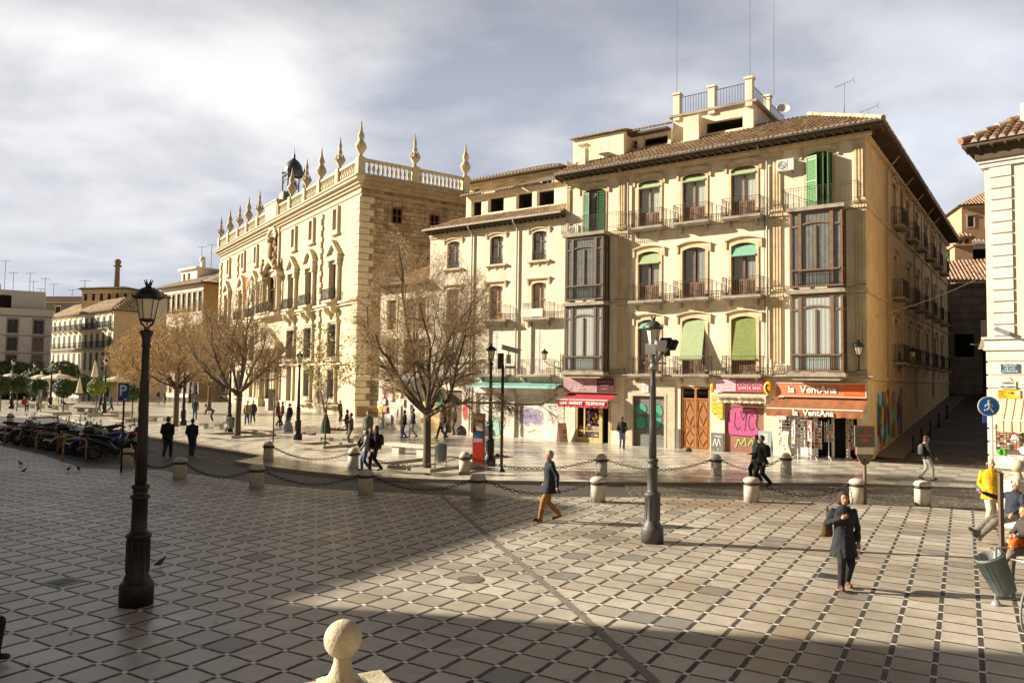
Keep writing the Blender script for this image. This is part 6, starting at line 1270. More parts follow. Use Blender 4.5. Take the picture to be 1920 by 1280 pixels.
# ================================================================== bollards and chains
def bollard(tall):
    r = thing('stone_bollard', 'x', 'bollard', (0, 0, 0), 0, 'near row of stone bollards' if not tall else 'far row of stone bollards')
    mb = MB()
    if not tall: mb.lathe([(.225, 0), (.225, .50), (.22, .52)], 22); mb.lathe([(.23, .585), (.245, .6), (.24, .66), (.2, .71), (.12, .74), (0, .75)], 22)
    else: mb.lathe([(.21, 0), (.205, .56)], 22); mb.lathe([(.205, .62), (.2, .68), (.17, .76), (.1, .82), (0, .845)], 22)
    mb.build('body', BOLL, r)
    mb = MB(); z = .51 if not tall else .55; mb.lathe([(.215, z), (.24, z), (.24, z + .08), (.215, z + .08)], 22)
    for s in (-1, 1): mb.torus((s * .27, 0, z + .04), .035, .012, 'y', 10, 5)
    mb.build('iron_band', IRONR, r); return r
bN = capture(bollard(False)); bF = capture(bollard(True))
NB = [(238, 876, 'squat bollard beside the parked motorcycles'), (337, 897, 'squat shaded bollard right of the near lamp'), (481, 914, 'squat bollard in front of the kerb point, left of centre'), (685, 926, 'squat bollard near the pair with backpacks'), (896, 936, 'squat bollard left of the man in tan trousers'), (1121, 940, 'squat bollard right of the man in tan trousers'), (1409, 940, 'squat bollard nearest the two people in black'), (1608, 943, 'squat bollard beside the brown information post'), (1730, 947, 'squat bollard below the woman in white trousers, no chain')]
FB = [(503, 863, 'tall domed bollard at the left end of the far row'), (662, 879, 'tall domed bollard left of the pair with backpacks'), (871, 888, 'tall domed bollard beside the red pillar'), (1128, 892, 'tall greyish domed bollard right of the man in tan trousers'), (1343, 892, 'tall domed bollard right of the floodlit lamp'), (1474, 888, 'tall domed bollard in front of the postcard racks')]
def line(tree, pts, z, lab):
    ps = [G(x, y, z) for x, y, _ in pts]
    for i, (x, y, lb) in enumerate(pts):
        a = ps[max(0, i - 1)]; b = ps[min(len(ps) - 1, i + 1)]; d = b - a; rz = atan2(d.y, d.x)
        if i == 0: o = tree[0]; o.location = ps[0]; o.rotation_euler = (0, 0, rz); o['label'] = lb
        else: dup(tree, ps[i], rz, lb)
    return ps
pn = line(bN, NB, 0, 'near'); pf = line(bF, FB, ZF, 'far')
def chain(a, b, z, sag, label, drop=None):
    a = Vector(a) + Vector((0, 0, z)); b = Vector(b) + Vector((0, 0, z)); d = (b - a); L = d.length; u = d.normalized(); a += u * .27; b -= u * .27; L -= .54
    n = max(8, int(L / .115)); mb = MB(); pts = [a.lerp(b, i / n) - Vector((0, 0, sag * 4 * (i / n) * (1 - i / n))) for i in range(n + 1)]
    for i in range(n):
        p = (pts[i] + pts[i + 1]) / 2; q = (pts[i + 1] - pts[i]); ll = q.length; M_ = q.to_track_quat('X', 'Z').to_matrix().to_4x4()
        mb.T = Matrix.Translation(p) @ M_ @ Matrix.Rotation(pi / 2 * (i % 2), 4, 'X')
        P_ = [((ll * .62) * cos(t_), 0, .045 * sin(t_)) for t_ in [2 * pi * k / 8 for k in range(8)]]
        vs = []; m_ = 4
        for (x, _, z_) in P_:
            o = Vector((x, 0, z_)).normalized()
            for k in range(m_): w_ = 2 * pi * k / m_; vs.append((x + o.x * .014 * cos(w_), .014 * sin(w_), z_ + o.z * .014 * cos(w_)))
        mb.add(vs, [(j * m_ + k, j * m_ + (k + 1) % m_, ((j + 1) % 8) * m_ + (k + 1) % m_, ((j + 1) % 8) * m_ + k) for j in range(8) for k in range(m_)])
    o = mb.build('chain', IRONR, None); tag(o, label, 'chain', 'iron chains slung between bollards')
nl = ['iron chain half hidden behind the near lamp, first of the near row', 'iron chain between the second and third squat bollards', 'iron chain in the near row left of the pair with backpacks', 'iron chain in the near row right of the pair with backpacks', 'iron chain of the near row passing behind the man in tan trousers', None, 'iron chain of the near row behind the woman in the long coat']
for i, lb in enumerate(nl):
    if lb: chain(pn[i], pn[i + 1], .55, .34, lb)
fl_ = ['leftmost chain of the far row, before the pair with backpacks', 'far row chain passing the big tree trunk and the litter bin', 'far row chain crossing in front of the camera pole', 'far row chain behind the floodlit street lamp', 'rightmost short chain of the far row behind the people in black']
for i, lb in enumerate(fl_): chain(pf[i], pf[i + 1], .59, .36, lb)
# ================================================================== stone ball finial in front
dB = 5.35; qB = Gat(643, 1197, dB); r = thing('ball_finial', 'pale stone ball on a flared square pedestal in the foreground', 'stone finial', (qB.x, qB.y, 0), radians(28))
SB = mat('finial_stone', (.56, .49, .35), .9, var=.2, scale=7, bump=.5, dirt=(.34, .28, .17), fine=.12)
mb = MB(); rb_ = 35 / 1430 * dB; zb_ = qB.z
mb.ball((0, 0, zb_), rb_, 36)
mb.build('ball', SB, r, ang=80)
mb = MB(); mb.lathe([(.13, zb_ - .28), (.1, zb_ - .25), (.078, zb_ - .21), (.062, zb_ - .16), (.058, zb_ - .13), (.066, zb_ - .108)], 28); mb.build('neck', SB, r, ang=60)
mb = MB(); mb.lathe([(.6, 0), (.6, zb_ - .42), (.3, zb_ - .42)], 4, rot=pi / 4); mb.lathe([(.34, zb_ - .42), (.34, zb_ - .39), (.26, zb_ - .345), (.205, zb_ - .33), (.205, zb_ - .30), (.15, zb_ - .275), (0, zb_ - .275)], 4, rot=pi / 4); mb.build('pedestal', SB, r, ang=30)
# ================================================================== trees
def tree(name, label, p, H, rad, z0, seed, leaves, lm, trunk_r=.17, nlimb=8, dens=1., lsize=.05, cat='tree', group=None, bark=None, spread=(28, 72), top=1., rot=0.):
    """bare crown: limbs, branches and many twigs inside an egg shaped envelope, with clinging dry leaves"""
    rr = random.Random(seed); root = thing(name, label, cat, p, rr.uniform(0, 6), group); tk = MB(); tw = MB(); tips = []
    cz = z0 + (H - z0) * .48; hz_ = (H - z0) * .55
    def inside(q): return ((q.x ** 2 + q.y ** 2) / rad ** 2 + ((q.z - cz) / hz_) ** 2) < 1.0
    def grow(q, d, L, r0, lev, mbx):
        n = max(3, int(L / (.32 if lev < 2 else .2))); pts = [q]; rs = [r0]; dd = d.copy(); st = L / n
        for i in range(n):
            dd = (dd + Vector((rr.gauss(0, 1), rr.gauss(0, 1), rr.gauss(0, 1))) * (.10 if lev == 0 else .17) + Vector((0, 0, .05 if lev < 2 else .03))).normalized()
            nq = pts[-1] + dd * st
            if not inside(nq) and lev > 0 and i > 1: break
            pts.append(nq); rs.append(r0 * (1 - (.72 if lev < 2 else .6) * (i + 1) / n))
        if len(pts) < 3: return
        sides = (7, 5, 3, 3, 3)[lev]; mbx.tube(pts, rs, sides, caps=False)
        if lev >= 2: tips.extend(pts[1:])
        if lev >= 4: return
        k = int(((0, 0, 0, 0)[lev] if 0 else (11, 9, 6, 3)[lev]) * dens)
        for j in range(k):
            f = rr.uniform(.22, .98) if lev else rr.uniform(.2, 1.); idx = min(len(pts) - 2, int(f * (len(pts) - 1))); b = pts[idx].lerp(pts[idx + 1], rr.random()); ax = (pts[idx + 1] - pts[idx]).normalized()
            o = ax.orthogonal().normalized(); o.rotate(Matrix.Rotation(rr.uniform(0, 2 * pi), 3, ax)); an = radians(rr.uniform(25, 58)); nd = (ax * cos(an) + o * sin(an)).normalized()
            rb = rs[idx] * rr.uniform(.36, .56); ln = ((H - z0) * .42, (H - z0) * .22, .62, .3)[lev] * rr.uniform(.55, 1.15) * (1.15 - .5 * f)
            grow(b, nd, ln, max(rb, .0035), lev + 1, tk if lev < 1 else tw)
    tk.tube([(0, 0, -.05), (0, 0, .1), (0, 0, z0 * .5), (rr.uniform(-.05, .05), 0, z0)], [trunk_r * 1.35, trunk_r * 1.05, trunk_r * .92, trunk_r * .95], 12, caps=False)
    for i in range(nlimb):
        a = 2 * pi * (i + rr.uniform(-.3, .3)) / nlimb; inc = radians(rr.uniform(*spread)) if i else radians(4)
        d = Vector((cos(a) * sin(inc), sin(a) * sin(inc), cos(inc))); L = ((H - z0) * (.95 - .25 * inc) if i else (H - z0) * .98)
        grow(Vector((0, 0, z0 - .25 + rr.uniform(0, .35))), d, L, trunk_r * rr.uniform(.42, .6), 0, tk)
    tk.build('trunk', BARK, root, ang=80); tw.build('crown', bark, root, ang=80); root.rotation_euler = (0, 0, rot)
    if leaves:
        lv = MB()
        for i in range(leaves):
            q = rr.choice(tips) + Vector((rr.gauss(0, .07), rr.gauss(0, .07), rr.gauss(0, .07))); s = lsize * rr.uniform(.5, 1.3); u = Vector((rr.gauss(0, 1), rr.gauss(0, 1), rr.gauss(0, 1))).normalized(); v = u.orthogonal().normalized(); w_ = u.cross(v)
            lv.add([q - v * s, q + w_ * s * .7 + u * s * .3, q + v * s, q - w_ * s * .7 + u * s * .2], [(0, 1, 2, 3)], rr.randrange(len(lm)))
        lv.build('leaves', lm, root, smooth=False)
    return root
BARK = mat('bark', (.10, .075, .055), .9, var=.25, scale=6, bump=.5); BARKT = mat('bark_twig', (.38, .27, .15), .9, var=.2, scale=6)
LO = [mat('leaf_rust', (.58, .36, .14), .7, var=.2), mat('leaf_gold', (.82, .6, .24), .7, var=.2), mat('leaf_brown', (.42, .26, .12), .7, var=.2)]
tree('bare_tree', 'large bare tree with a wide round crown in front of the pale building', G(800, 876, ZF), 9.3, 2.8, 2.15, 5, 9000, LO, .165, 10, 1.18, .028, bark=BARKT, rot=pi, spread=(20, 70))
tree('bare_tree', 'slender bare tree with open branches in front of the palace facade', G(445, 818, ZF), 9.5, 3.2, 2.6, 8, 9000, LO, .18, 9, 1.1, .036, bark=BARKT)
tree('leafy_tree', 'broad tree thick with golden dry leaves behind the near lamp', G(329, 799, ZF), 8.3, 4.7, 2.7, 11, 20000, LO, .2, 10, 1.0, .048, bark=BARKT)
tree('leafy_tree', 'golden leaved tree farther left beyond the near lamp, above the cafe parasols', G(262, 772, ZF), 7.4, 4.3, 2.5, 12, 12000, LO, .2, 8, .85, .055, bark=BARKT)
tree('leafy_tree', 'golden brown tree half hidden between the leafy tree and the palace', G(392, 770, ZF), 9.6, 3.8, 2.8, 14, 9000, LO, .2, 8, .85, .055, bark=BARKT)
LG = [mat('leaf_green', (.12, .2, .03), .6, var=.2), mat('leaf_lime', (.3, .33, .05), .6, var=.2), LO[1]]
tree('young_tree', 'thin young staked tree with yellow green and orange leaves beside the bench', G(609, 838, ZF), 6.6, 1.15, 1.9, 21, 1700, LG + [LO[0]], .045, 5, .6, .06, bark=BARKT, spread=(15, 40))
def topiary(p, label, r_, zt, seed, gm, stem=1.3, sc=(1, 1, .9)):
    rr = random.Random(seed); root = thing('clipped_tree', label, 'clipped tree', p, 0, 'clipped orange trees on the far pavement')
    mb = MB(); mb.tube([(0, 0, 0), (.02, 0, stem * .6), (0, 0, zt)], .05, 7); mb.build('trunk', BARK, root)
    mb = MB(); 
    for i in range(2600 if r_ < 1.6 else 5200):
        d = Vector((rr.gauss(0, 1), rr.gauss(0, 1), rr.gauss(0, 1))).normalized(); k = r_ * (1 + .07 * sin(7 * d.x + seed) * cos(6 * d.y) + rr.gauss(0, .035)) * rr.uniform(.9, 1.02); q = Vector((d.x * k, d.y * k, d.z * k * sc[2] + (.12 * k if d.z > 0 else 0))) + Vector((0, 0, zt))
        s = rr.uniform(.05, .1) * max(1, r_ * .8); u = (d + Vector((rr.gauss(0, .5), rr.gauss(0, .5), rr.gauss(0, .5)))).normalized(); v = u.orthogonal().normalized(); w_ = u.cross(v); mb.add([q - v * s, q + w_ * s * .6, q + v * s, q - w_ * s * .6], [(0, 1, 2, 3)], rr.randrange(len(gm)))
    mb.ball((0, 0, zt), r_ * .8, 14, 0, (1, 1, sc[2])); mb.build('crown', gm, root, smooth=False); return root
DG = [mat('leaf_dark', (.035, .065, .015), .6, var=.2), mat('leaf_dark2', (.06, .1, .02), .6, var=.2)]
BG = [mat('leaf_lime', (.3, .33, .05)), mat('leaf_green', (.12, .2, .03))]
for k, (px, py, cyp, rp, gm, lb) in enumerate([(0, 772, 722, 17, DG, 'dark clipped tree cut by the left edge of the picture'), (31, 771, 721, 17, DG, 'dark clipped tree under the leftmost open parasol'), (70, 770, 727, 16, DG, 'dark clipped tree under the second open parasol'), (118, 773, 729, 18, DG, 'largest dark clipped tree with a dome top beside the resting person'), (179, 779, 728, 16, BG, 'bright yellow green clipped tree lit by the sun'), (247, 787, 737, 14, DG, 'small clipped tree right behind the pole of the near lamp'), (205, 757, 715, 12, BG, 'small sunlit clipped tree behind the lamp post row')]):
    q = G(px, py, ZF); d_ = q.y; s = d_ / FPX; topiary(q, lb, rp * s, (py - cyp) * s, k + 40, gm)
# big dark trees below the white terrace
for k, (px, d_, r_, z_, lb) in enumerate([(118, 105, 2.1, 3.3, 'dark evergreen tree in front of the left end of the white terrace'), (20, 108, 3, 2.4, 'dark tree mass in front of the grey block'), (72, 104, 2.0, 2.4, 'low dark evergreen between the grey block and the white terrace'), (150, 104, 1.5, 2.2, 'small dark evergreen beside the cafe front')]):
    t_ = topiary(Vector((*at_depth(px, d_), 0)), lb, r_, z_, 70 + k, DG + [mat('leaf_olive', (.09, .09, .03), .7)], 1); t_.name = 'evergreen_tree'; t_['category'] = 'tree'; t_['group'] = 'evergreens before the far houses'
x, y = at_depth(1795, 95); t_ = topiary(Vector((x, y, 13)), 'dark conifer among the roofs at the top of the side street', 1.7, 5.2, 90, DG, 1, (1, 1, 1.6)); t_.name = 'conifer'; t_['category'] = 'tree'; del t_['group']
# planters edges and staked guard for the trees
for px, py, w_, lb in ((800, 880, 1.5, 'stone edged pit around the big bare tree'), (447, 821, 1.5, 'stone edged pit around the slender bare tree'), (610, 841, 1.1, 'stone edged pit around the young staked tree'), (179, 782, 1.3, 'stone edged pit under the sunlit clipped tree'), (247, 792, 1.1, 'stone edged pit behind the near lamp'), (117, 779, 1.4, 'stone edged pit under the largest dark clipped tree')):
    q = G(px, py, ZF); mb = MB(); frame_bars(mb, -w_, w_, -w_, w_, 0, .14, .14); o = mb.build('tree_pit', KERB, None, smooth=False)
    o.data.transform(Matrix.Rotation(pi / 2, 4, 'X')); o.data.transform(Matrix.Translation((0, 0, .14))); o.location = (q.x, q.y, ZF - .02); o.rotation_euler = (0, 0, -radians(35.4)); tag(o, lb, 'tree pit', 'stone edged tree pits')
# ================================================================== benches, bins and poles
def bench(px, py, deg, L, label):
    q = G(px, py, ZF); r = thing('stone_bench', label, 'bench', q, radians(90 - deg), 'stone benches on the far pavement'); mb = MB(); mb.box(-L / 2, L / 2, -.3, .3, .36, .5); mb.build('seat', STONEW, r, smooth=False)
    for s in (-1, 1): mb = MB(); mb.box(s * L * .27 - .22, s * L * .27 + .22, -.22, .22, 0, .36); mb.build('leg', STONEW, r, smooth=False)
for a in [(30, 763, 100, 2.2, 'stone bench nearest the left edge, beside the person in red'), (68, 765, 100, 2.2, 'stone bench behind the second clipped tree'), (113, 768, 100, 2.2, 'stone bench with a person lying on it'), (162, 773, 100, 2.2, 'empty stone bench left of the sunlit clipped tree'), (226, 781, 100, 2.2, 'stone bench just right of the blue parking sign'), (300, 790, 105, 2.4, 'stone bench left of the leafy tree trunk'), (396, 803, 110, 2.4, 'stone bench in front of the stooping person'), (489, 816, 118, 2.6, 'stone bench right of the slender bare tree'), (633, 832, 112, 2.4, 'stone bench with bags on it beside the young tree'), (770, 852, 125, 2.9, 'long stone bench behind the big bare tree trunk')]: bench(*a)
def bin_(p, rz, label, tilt=0, s=1.):
    r = thing('litter_bin', label, 'litter bin', p, rz, 'grey litter bins'); BG_ = mat('bin_grey', (.12, .15, .14), .5, .2, var=.12)
    mb = MB()
    for x in (-.27, .27): mb.bar((x, 0, 0), (x, 0, 1.0), .022, n=8); mb.lathe([(.05, 0), (.03, .08)], 8, (x, 0, 0))
    mb.build('post', GREY, r)
    mb = MB(); T = Matrix.Translation((0, 0, .95)) @ Matrix.Rotation(radians(tilt), 4, 'Y'); mb.T = T; mb.lathe([(.0, -.68), (.17, -.68), (.185, -.66), (.24, -.02), (.255, -.01), (.255, .01), (.235, .01), (.22, -.05), (.17, -.6), (0, -.6)], 20)
    for k in range(20): a = 2 * pi * k / 20; mb.bar((.19 * cos(a), .19 * sin(a), -.6), (.243 * cos(a), .243 * sin(a), -.06), .006)
    b_ = mb.build('bucket', BG_, r)
    mb = MB(); mb.T = T; vs = [(.225 * cos(2 * pi * k / 24) * (1 + .04 * (k % 2)), .225 * sin(2 * pi * k / 24) * (1 + .04 * (k % 2)), .03) for k in range(24)] + [(.2 * cos(2 * pi * k / 24), .2 * sin(2 * pi * k / 24), -.25 + .04 * (k % 3)) for k in range(24)]
    mb.add(vs, [(k, (k + 1) % 24, 24 + (k + 1) % 24, 24 + k) for k in range(24)]); mb.build('liner', mat('bin_liner', (.3, .31, .3), .35, var=.3, scale=20), b_); r.scale = (s,) * 3; return r
bin_(G(826, 878, ZF), radians(-30), 'grey litter bin beside the big bare tree trunk'); bin_(G(433, 810, ZF), radians(-20), 'litter bin between the lamp and the slender bare tree')
r = bin_(G(1868, 1134), radians(-5), 'tilted grey litter bin with a plastic liner at the right edge', s=.92); 
for c_ in list(kids(r)):
    if c_.name.startswith('post'): bpy.data.objects.remove(c_)
    else: c_.location = (-.12, .0, -.02); c_.rotation_euler = (0, radians(-24), 0); c_.location.x = .28
mb = MB(); mb.bar((0, 0, 0), (0, 0, 1.02), .03, n=10); mb.lathe([(.09, 0), (.08, .03), (.035, .1)], 12); mb.bar((-.1, 0, 1.0), (.3, .1, 1.0), .02); mb.build('post', mat('bin_post', (.32, .34, .36), .4, .3, var=.1), r)
def pole_sign(name, label, p, rz, h, rp=.03, m=None, cat='traffic sign', group=None):
    r = thing(name, label, cat, p, rz, group); mb = MB(); mb.bar((0, 0, 0), (0, 0, h), rp, n=10); mb.build('pole', m or GREY, r); return r
BLU = mat('sign_blue', (.01, .06, .28), .4, var=.05); BLB = mat('sign_bright_blue', (.0, .16, .62), .35, var=.05)
r = pole_sign('parking_sign', 'square blue parking sign with a white P on a dark pole by the motorcycles', G(227, 885), 0, 3.25, .035, IRON); mb = MB(); mb.box(-.2, .2, -.05, -.02, 2.62, 3.28); pl = mb.build('plate', BLU, r, smooth=False); text_mesh('P', .56, parent=pl, mt=LET, loc=(-.02, -.06, 2.99), bold=.012); mb = MB(); mb.box(.03, .14, -.056, -.05, 2.67, 2.71); mb.build('emblem', LET, pl, smooth=False)
r = pole_sign('no_parking_sign', 'round blue and red no parking sign seen edge on beside the near lamp', G(272, 812, ZF), radians(-68), 3.4, .04, IRON); mb = MB(); mb.T = Matrix.Translation((0, -.06, 3.1)) @ Matrix.Rotation(pi / 2, 4, 'X'); mb.lathe([(.4, -.02), (.4, .02), (0, .02)], 24); pl = mb.build('disc', mat('sign_red', (.6, .03, .03), .4, var=0), r)
mb = MB(); mb.T = Matrix.Translation((0, -.09, 3.1)) @ Matrix.Rotation(pi / 2, 4, 'X'); mb.lathe([(.3, 0), (0, .001)], 24); mb.build('blue_field', mat('sign_royal', (.05, .1, .5), .4, var=0), pl); mb = MB(); mb.box(-.2, .2, -.08, -.05, 2.35, 2.65); mb.build('supplement_plate', WHITE, r, smooth=False)
r = pole_sign('pedestrian_sign', 'round bright blue sign with a white walking figure on a pole at the right', Vector((0, 0, 0)), radians(-12), 2.9, .035, mat('pole_pale', (.55, .52, .47), .5))
q = G(1862, 905, ZF); q = Vector((q.x, q.y, ZF)); r.location = q; sc_ = FPX / q.y; zc_ = q.z + (905 - 765) / sc_
mb = MB(); mb.T = Matrix.Translation((-.12, -.06, zc_)) @ Matrix.Rotation(pi / 2, 4, 'X'); mb.lathe([(.37, -.02), (.37, .012), (0, .013)], 28); pl = mb.build('disc', WHITE, r); mb = MB(); mb.T = Matrix.Translation((-.12, -.078, zc_)) @ Matrix.Rotation(pi / 2, 4, 'X'); mb.lathe([(.335, 0), (0, .002)], 28); mb.build('blue_field', BLB, pl)
mb = MB(); x0, z0_ = -.12, zc_; mb.ball((x0, -.085, z0_ + .19), .042, 10, 0, (1, .1, 1)); k_ = lambda pts, w_=.026: [mb.bar((x0 + a[0], -.087, z0_ + a[1]), (x0 + b[0], -.087, z0_ + b[1]), w_) for a, b in zip(pts, pts[1:])]
k_([(0, .13), (0, -.02)], .045); k_([(0, .1), (-.1, .04), (-.13, -.02)]); k_([(0, .1), (.1, .05), (.12, -.01)]); k_([(0, -.02), (.07, -.12), (.14, -.22)], .03); k_([(0, -.02), (-.04, -.13), (-.16, -.14)], .03); mb.build('walking_figure', LET, pl)
mb = MB(); mb.box(-.3, -.15, .02, .04, zc_ - .62, zc_ - .3); mb.build('rear_sign', mat('sign_royal', (.05, .1, .5)), r, smooth=False)
# camera pole, red pillar
r = pole_sign('camera_pole', 'dark pole with traffic signal box and long grey security camera on top', G(940, 884, ZF), radians(8), 4.15, .06, mat('pole_dark', (.03, .028, .028), .5, .2), 'camera pole'); mb = MB(); mb.lathe([(.16, 0), (.14, .05), (.07, .14), (.06, .2)], 14); mb.build('foot', IRON, r)
mb = MB(); mb.box(-.2, .02, -.12, .14, 3.98, 4.6); mb.build('signal_box', IRON, r, smooth=False); mb = MB(); mb.T = Matrix.Translation((.25, 0, 4.72)) @ Matrix.Rotation(radians(14), 4, 'Y'); mb.box(-.32, .42, -.12, .12, -.04, .12); mb.box(-.36, .48, -.15, .15, .12, .14); mb.build('camera_housing', GREY, r, smooth=False)
mb = MB(); mb.box(.14, .3, -.08, .08, 4.2, 4.55); mb.bar((.22, 0, 4.5), (.22, 0, 4.7), .03); mb.T = Matrix.Translation((.3, 0, 4.05)); mb.box(-.2, .2, -.1, .1, -.04, .06); mb.build('bracket', GREY, r, smooth=False)
r = thing('information_pillar', 'slim red information pillar with posters beside the dark street lamp', 'information pillar', G(898, 877, ZF), radians(-14)); RED = mat('pillar_red', (.62, .04, .015), .45, var=.06); DRD = mat('pillar_darkred', (.2, .03, .03), .5, var=.1)
mb = MB(); mb.box(-.25, .21, -.12, .12, .1, 2.2); mb.build('body', DRD, r, smooth=False); mb = MB(); mb.box(-.24, .2, -.145, -.12, .12, 1.02); mb.build('red_panel', RED, r, smooth=False); mb = MB(); mb.prism([(-.34, 0), (.34, 0), (.28, .12), (-.28, .12)], -.25, .25); mb.build('foot', GREY, r, smooth=False)
for x0, x1, z0, z1, mm in ((-.22, .17, 1.95, 2.1, WHITE), (-.1, .17, 1.5, 1.82, WHITE), (-.2, .17, 1.22, 1.45, cm_[4]), (-.22, .17, 1.04, 1.2, PINK)): mb = MB(); mb.box(x0, x1, -.14, -.12, z0, z1); mb.build('poster', mm, r, smooth=False)
# brown information post and plain brown post
BRP = mat('corten_brown', (.13, .095, .07), .6, .2, var=.2); BGR = mat('info_grey', (.13, .12, .1), .6, var=.1)
r = pole_sign('information_post', 'brown information panel with orange lettering on a post by the cobbled road', G(1622, 945), 0, 1.35, .05, BRP, 'information sign'); q = G(1622, 945); sc_ = FPX / q.y
mb = MB(); mb.prism([(-.26, 1.7), (.26, 1.7), (.26, 1.5), (.1, 1.2), (-.1, 1.2), (-.26, 1.5)], -.03, .03); mb.box(-.3, .3, -.03, .03, 1.72, 2.36); pl = mb.build('panel', BGR, r, smooth=False)
q = MB(); q.box(-.26, .26, -.036, -.03, 1.5, 1.7); q.build('notice_strip', PLASTER2, pl, smooth=False); q = MB(); OR2 = mat('print_orange', (.6, .08, .02), .5, var=0); q.box(-.3, .3, -.036, -.03, 2.33, 2.36); q.box(-.2, .2, -.036, -.03, 2.05, 2.09); q.lathe([(.07, 0)], 3) if 0 else None; q.box(-.08, .08, -.036, -.03, 1.87, 1.97); q.box(-.08, .08, -.036, -.03, 1.4, 1.44); q.build('orange_marks', OR2, pl, smooth=False); text_mesh('i', .2, parent=pl, mt=OR2, loc=(0, -.04, 2.2), bold=.01)
g1 = G(1880, 1113); r = thing('brown_post', 'plain thin brown metal post beside the tilted litter bin', 'post', g1, 0); hpost = (1113 - 893) / (FPX / g1.y); mb = MB(); mb.bar((0, 0, 0), (0, 0, hpost), .045, n=4); mb.build('shaft', BRP, r, smooth=False); mb = MB(); mb.box(-.07, .07, -.07, .07, 0, .12); mb.box(-.048, .048, -.048, .048, hpost, hpost + .015); mb.build('foot', BRP, r, smooth=False)
for px, py, h_, lb in ((508 + 4, 828, 2.9, 'thin dark pole with a grey sign back by the stone bench'), (76, 778, 2.2, 'thin dark sign post among the clipped trees')):
    r = pole_sign('sign_post', lb, G(px, py, ZF), 0, h_, .035, IRON, 'sign post'); mb = MB(); mb.box(-.35, .02, .04, .07, h_ - 1.2, h_); mb.build('plate', PIPE, r, smooth=False)
# yellow hoops guarding the motorcycle bay
YH = mat('hoop_yellow', (.34, .2, .04), .6, var=.25)
for i, (px, py, lb) in enumerate([(67, 853, 'yellow steel hoop between the third and fourth motorcycles'), (117, 868, 'yellow steel hoop beside the blue scooter'), (8, 838, 'yellow steel hoop at the far left of the motorcycle row')]):
    q = G(px, py, ZR); r = MB(); r.tube([(-.0, 0, 0), (0, 0, .85), (.05, .03, .97), (.3, .3, 1.0), (.55, .6, .97), (.6, .63, .85), (.6, .63, 0)], .04, 8); o = r.build('guard_hoop', YH, None); o.location = q; tag(o, lb, 'guard hoop', 'yellow hoops along the motorcycle bay')
# cafe parasols
PCL = mat('parasol_cream', (.62, .55, .42), .85, var=.08)
def parasol(px, d_, wpx, opn, ytop, label):
    x, y = at_depth(px, d_); k = d_ / FPX; r = thing('parasol', label, 'parasol', (x, y, ZF), R.uniform(0, 1), 'cafe parasols'); zt = 3.55 + (703 - ytop) * k; mb = MB(); mb.bar((0, 0, 0), (0, 0, zt), .05, n=8); mb.build('pole', WOOD, r)
    mb = MB()
    if opn: w_ = wpx * k; mb.lathe([(w_, zt - w_ * .3 - .25), (w_, zt - w_ * .3), (w_ * .5, zt - w_ * .1), (.05, zt)], 8); mb.lathe([(.12, zt), (.12, zt + .35), (0, zt + .4)], 8)
    else: w_ = wpx * k; mb.lathe([(w_ * .55, zt - 2.0), (w_, zt - 1.9), (w_ * .6, zt - 1.0), (w_ * .3, zt - .3), (.05, zt)], 10)
    mb.build('canopy', PCL, r, smooth=False)
for a in [(22, 96, 22, 1, 702, 'open cream parasol over the leftmost cafe tables'), (78, 98, 18, 1, 703, 'open cream parasol partly behind a lamp'), (112, 94, 30, 1, 701, 'widest open cream parasol'), (222, 90, 22, 1, 704, 'open pale parasol half hidden by golden branches'), (178, 92, 6, 0, 676, 'tall closed parasol right behind the sunlit clipped tree'), (150, 96, 6, 0, 708, 'closed cream parasol left of the sunlit clipped tree'), (196, 97, 5, 0, 704, 'closed slim parasol beside the lamp right of the clipped tree'), (92, 99, 5, 0, 706, 'closed slim parasol behind the open parasols')]: parasol(*a)
# ================================================================== people
def loft(mb, secs, n=14, m=None, ax='z'):
    """closed elliptical tube through sections (cx, cy, cz, rx, ry)"""
    vs = []; fs = []; k = len(secs)
    for (x, y, z, rx, ry) in secs:
        for j in range(n):
            t_ = 2 * pi * j / n; c_, s_ = cos(t_), sin(t_)
            vs.append((x + rx * c_, y + ry * s_, z) if ax == 'z' else (x, y + rx * c_, z + ry * s_))
    for i in range(k - 1):
        for j in range(n): fs.append((i * n + j, i * n + (j + 1) % n, (i + 1) * n + (j + 1) % n, (i + 1) * n + j))
    fs += [tuple(range(n))[::-1], tuple(range((k - 1) * n, k * n))]
    return mb.add(vs, fs, m)
def cap(mb, a, b, ra, rb, n=10): mb.tube([a, b], [ra, rb], n); mb.ball(tuple(a), ra * .99, n); mb.ball(tuple(b), rb * .99, n)
def remeshed(mb, vox, name='body', it=3):
    me = bpy.data.meshes.new('tmp'); me.from_pydata(mb.v, [], mb.f); o = bpy.data.objects.new('tmp', me); COL.objects.link(o)
    r_ = o.modifiers.new('r', 'REMESH'); r_.mode = 'VOXEL'; r_.voxel_size = vox
    s_ = o.modifiers.new('s', 'SMOOTH'); s_.factor = .5; s_.iterations = it
    bpy.context.view_layer.update(); me2 = bpy.data.meshes.new_from_object(o.evaluated_get(bpy.context.evaluated_depsgraph_get())); bpy.data.objects.remove(o); bpy.data.meshes.remove(me); me2.name = name; return me2
def ik(h, a, l1, l2, fwd):
    d = a - h; L = min(d.length, (l1 + l2) * .999); u = d.normalized(); x = (l1 * l1 - l2 * l2 + L * L) / (2 * L); y = sqrt(max(0, l1 * l1 - x * x)); f = fwd - u * fwd.dot(u)
    return h + u * x + f.normalized() * y
CM = {}
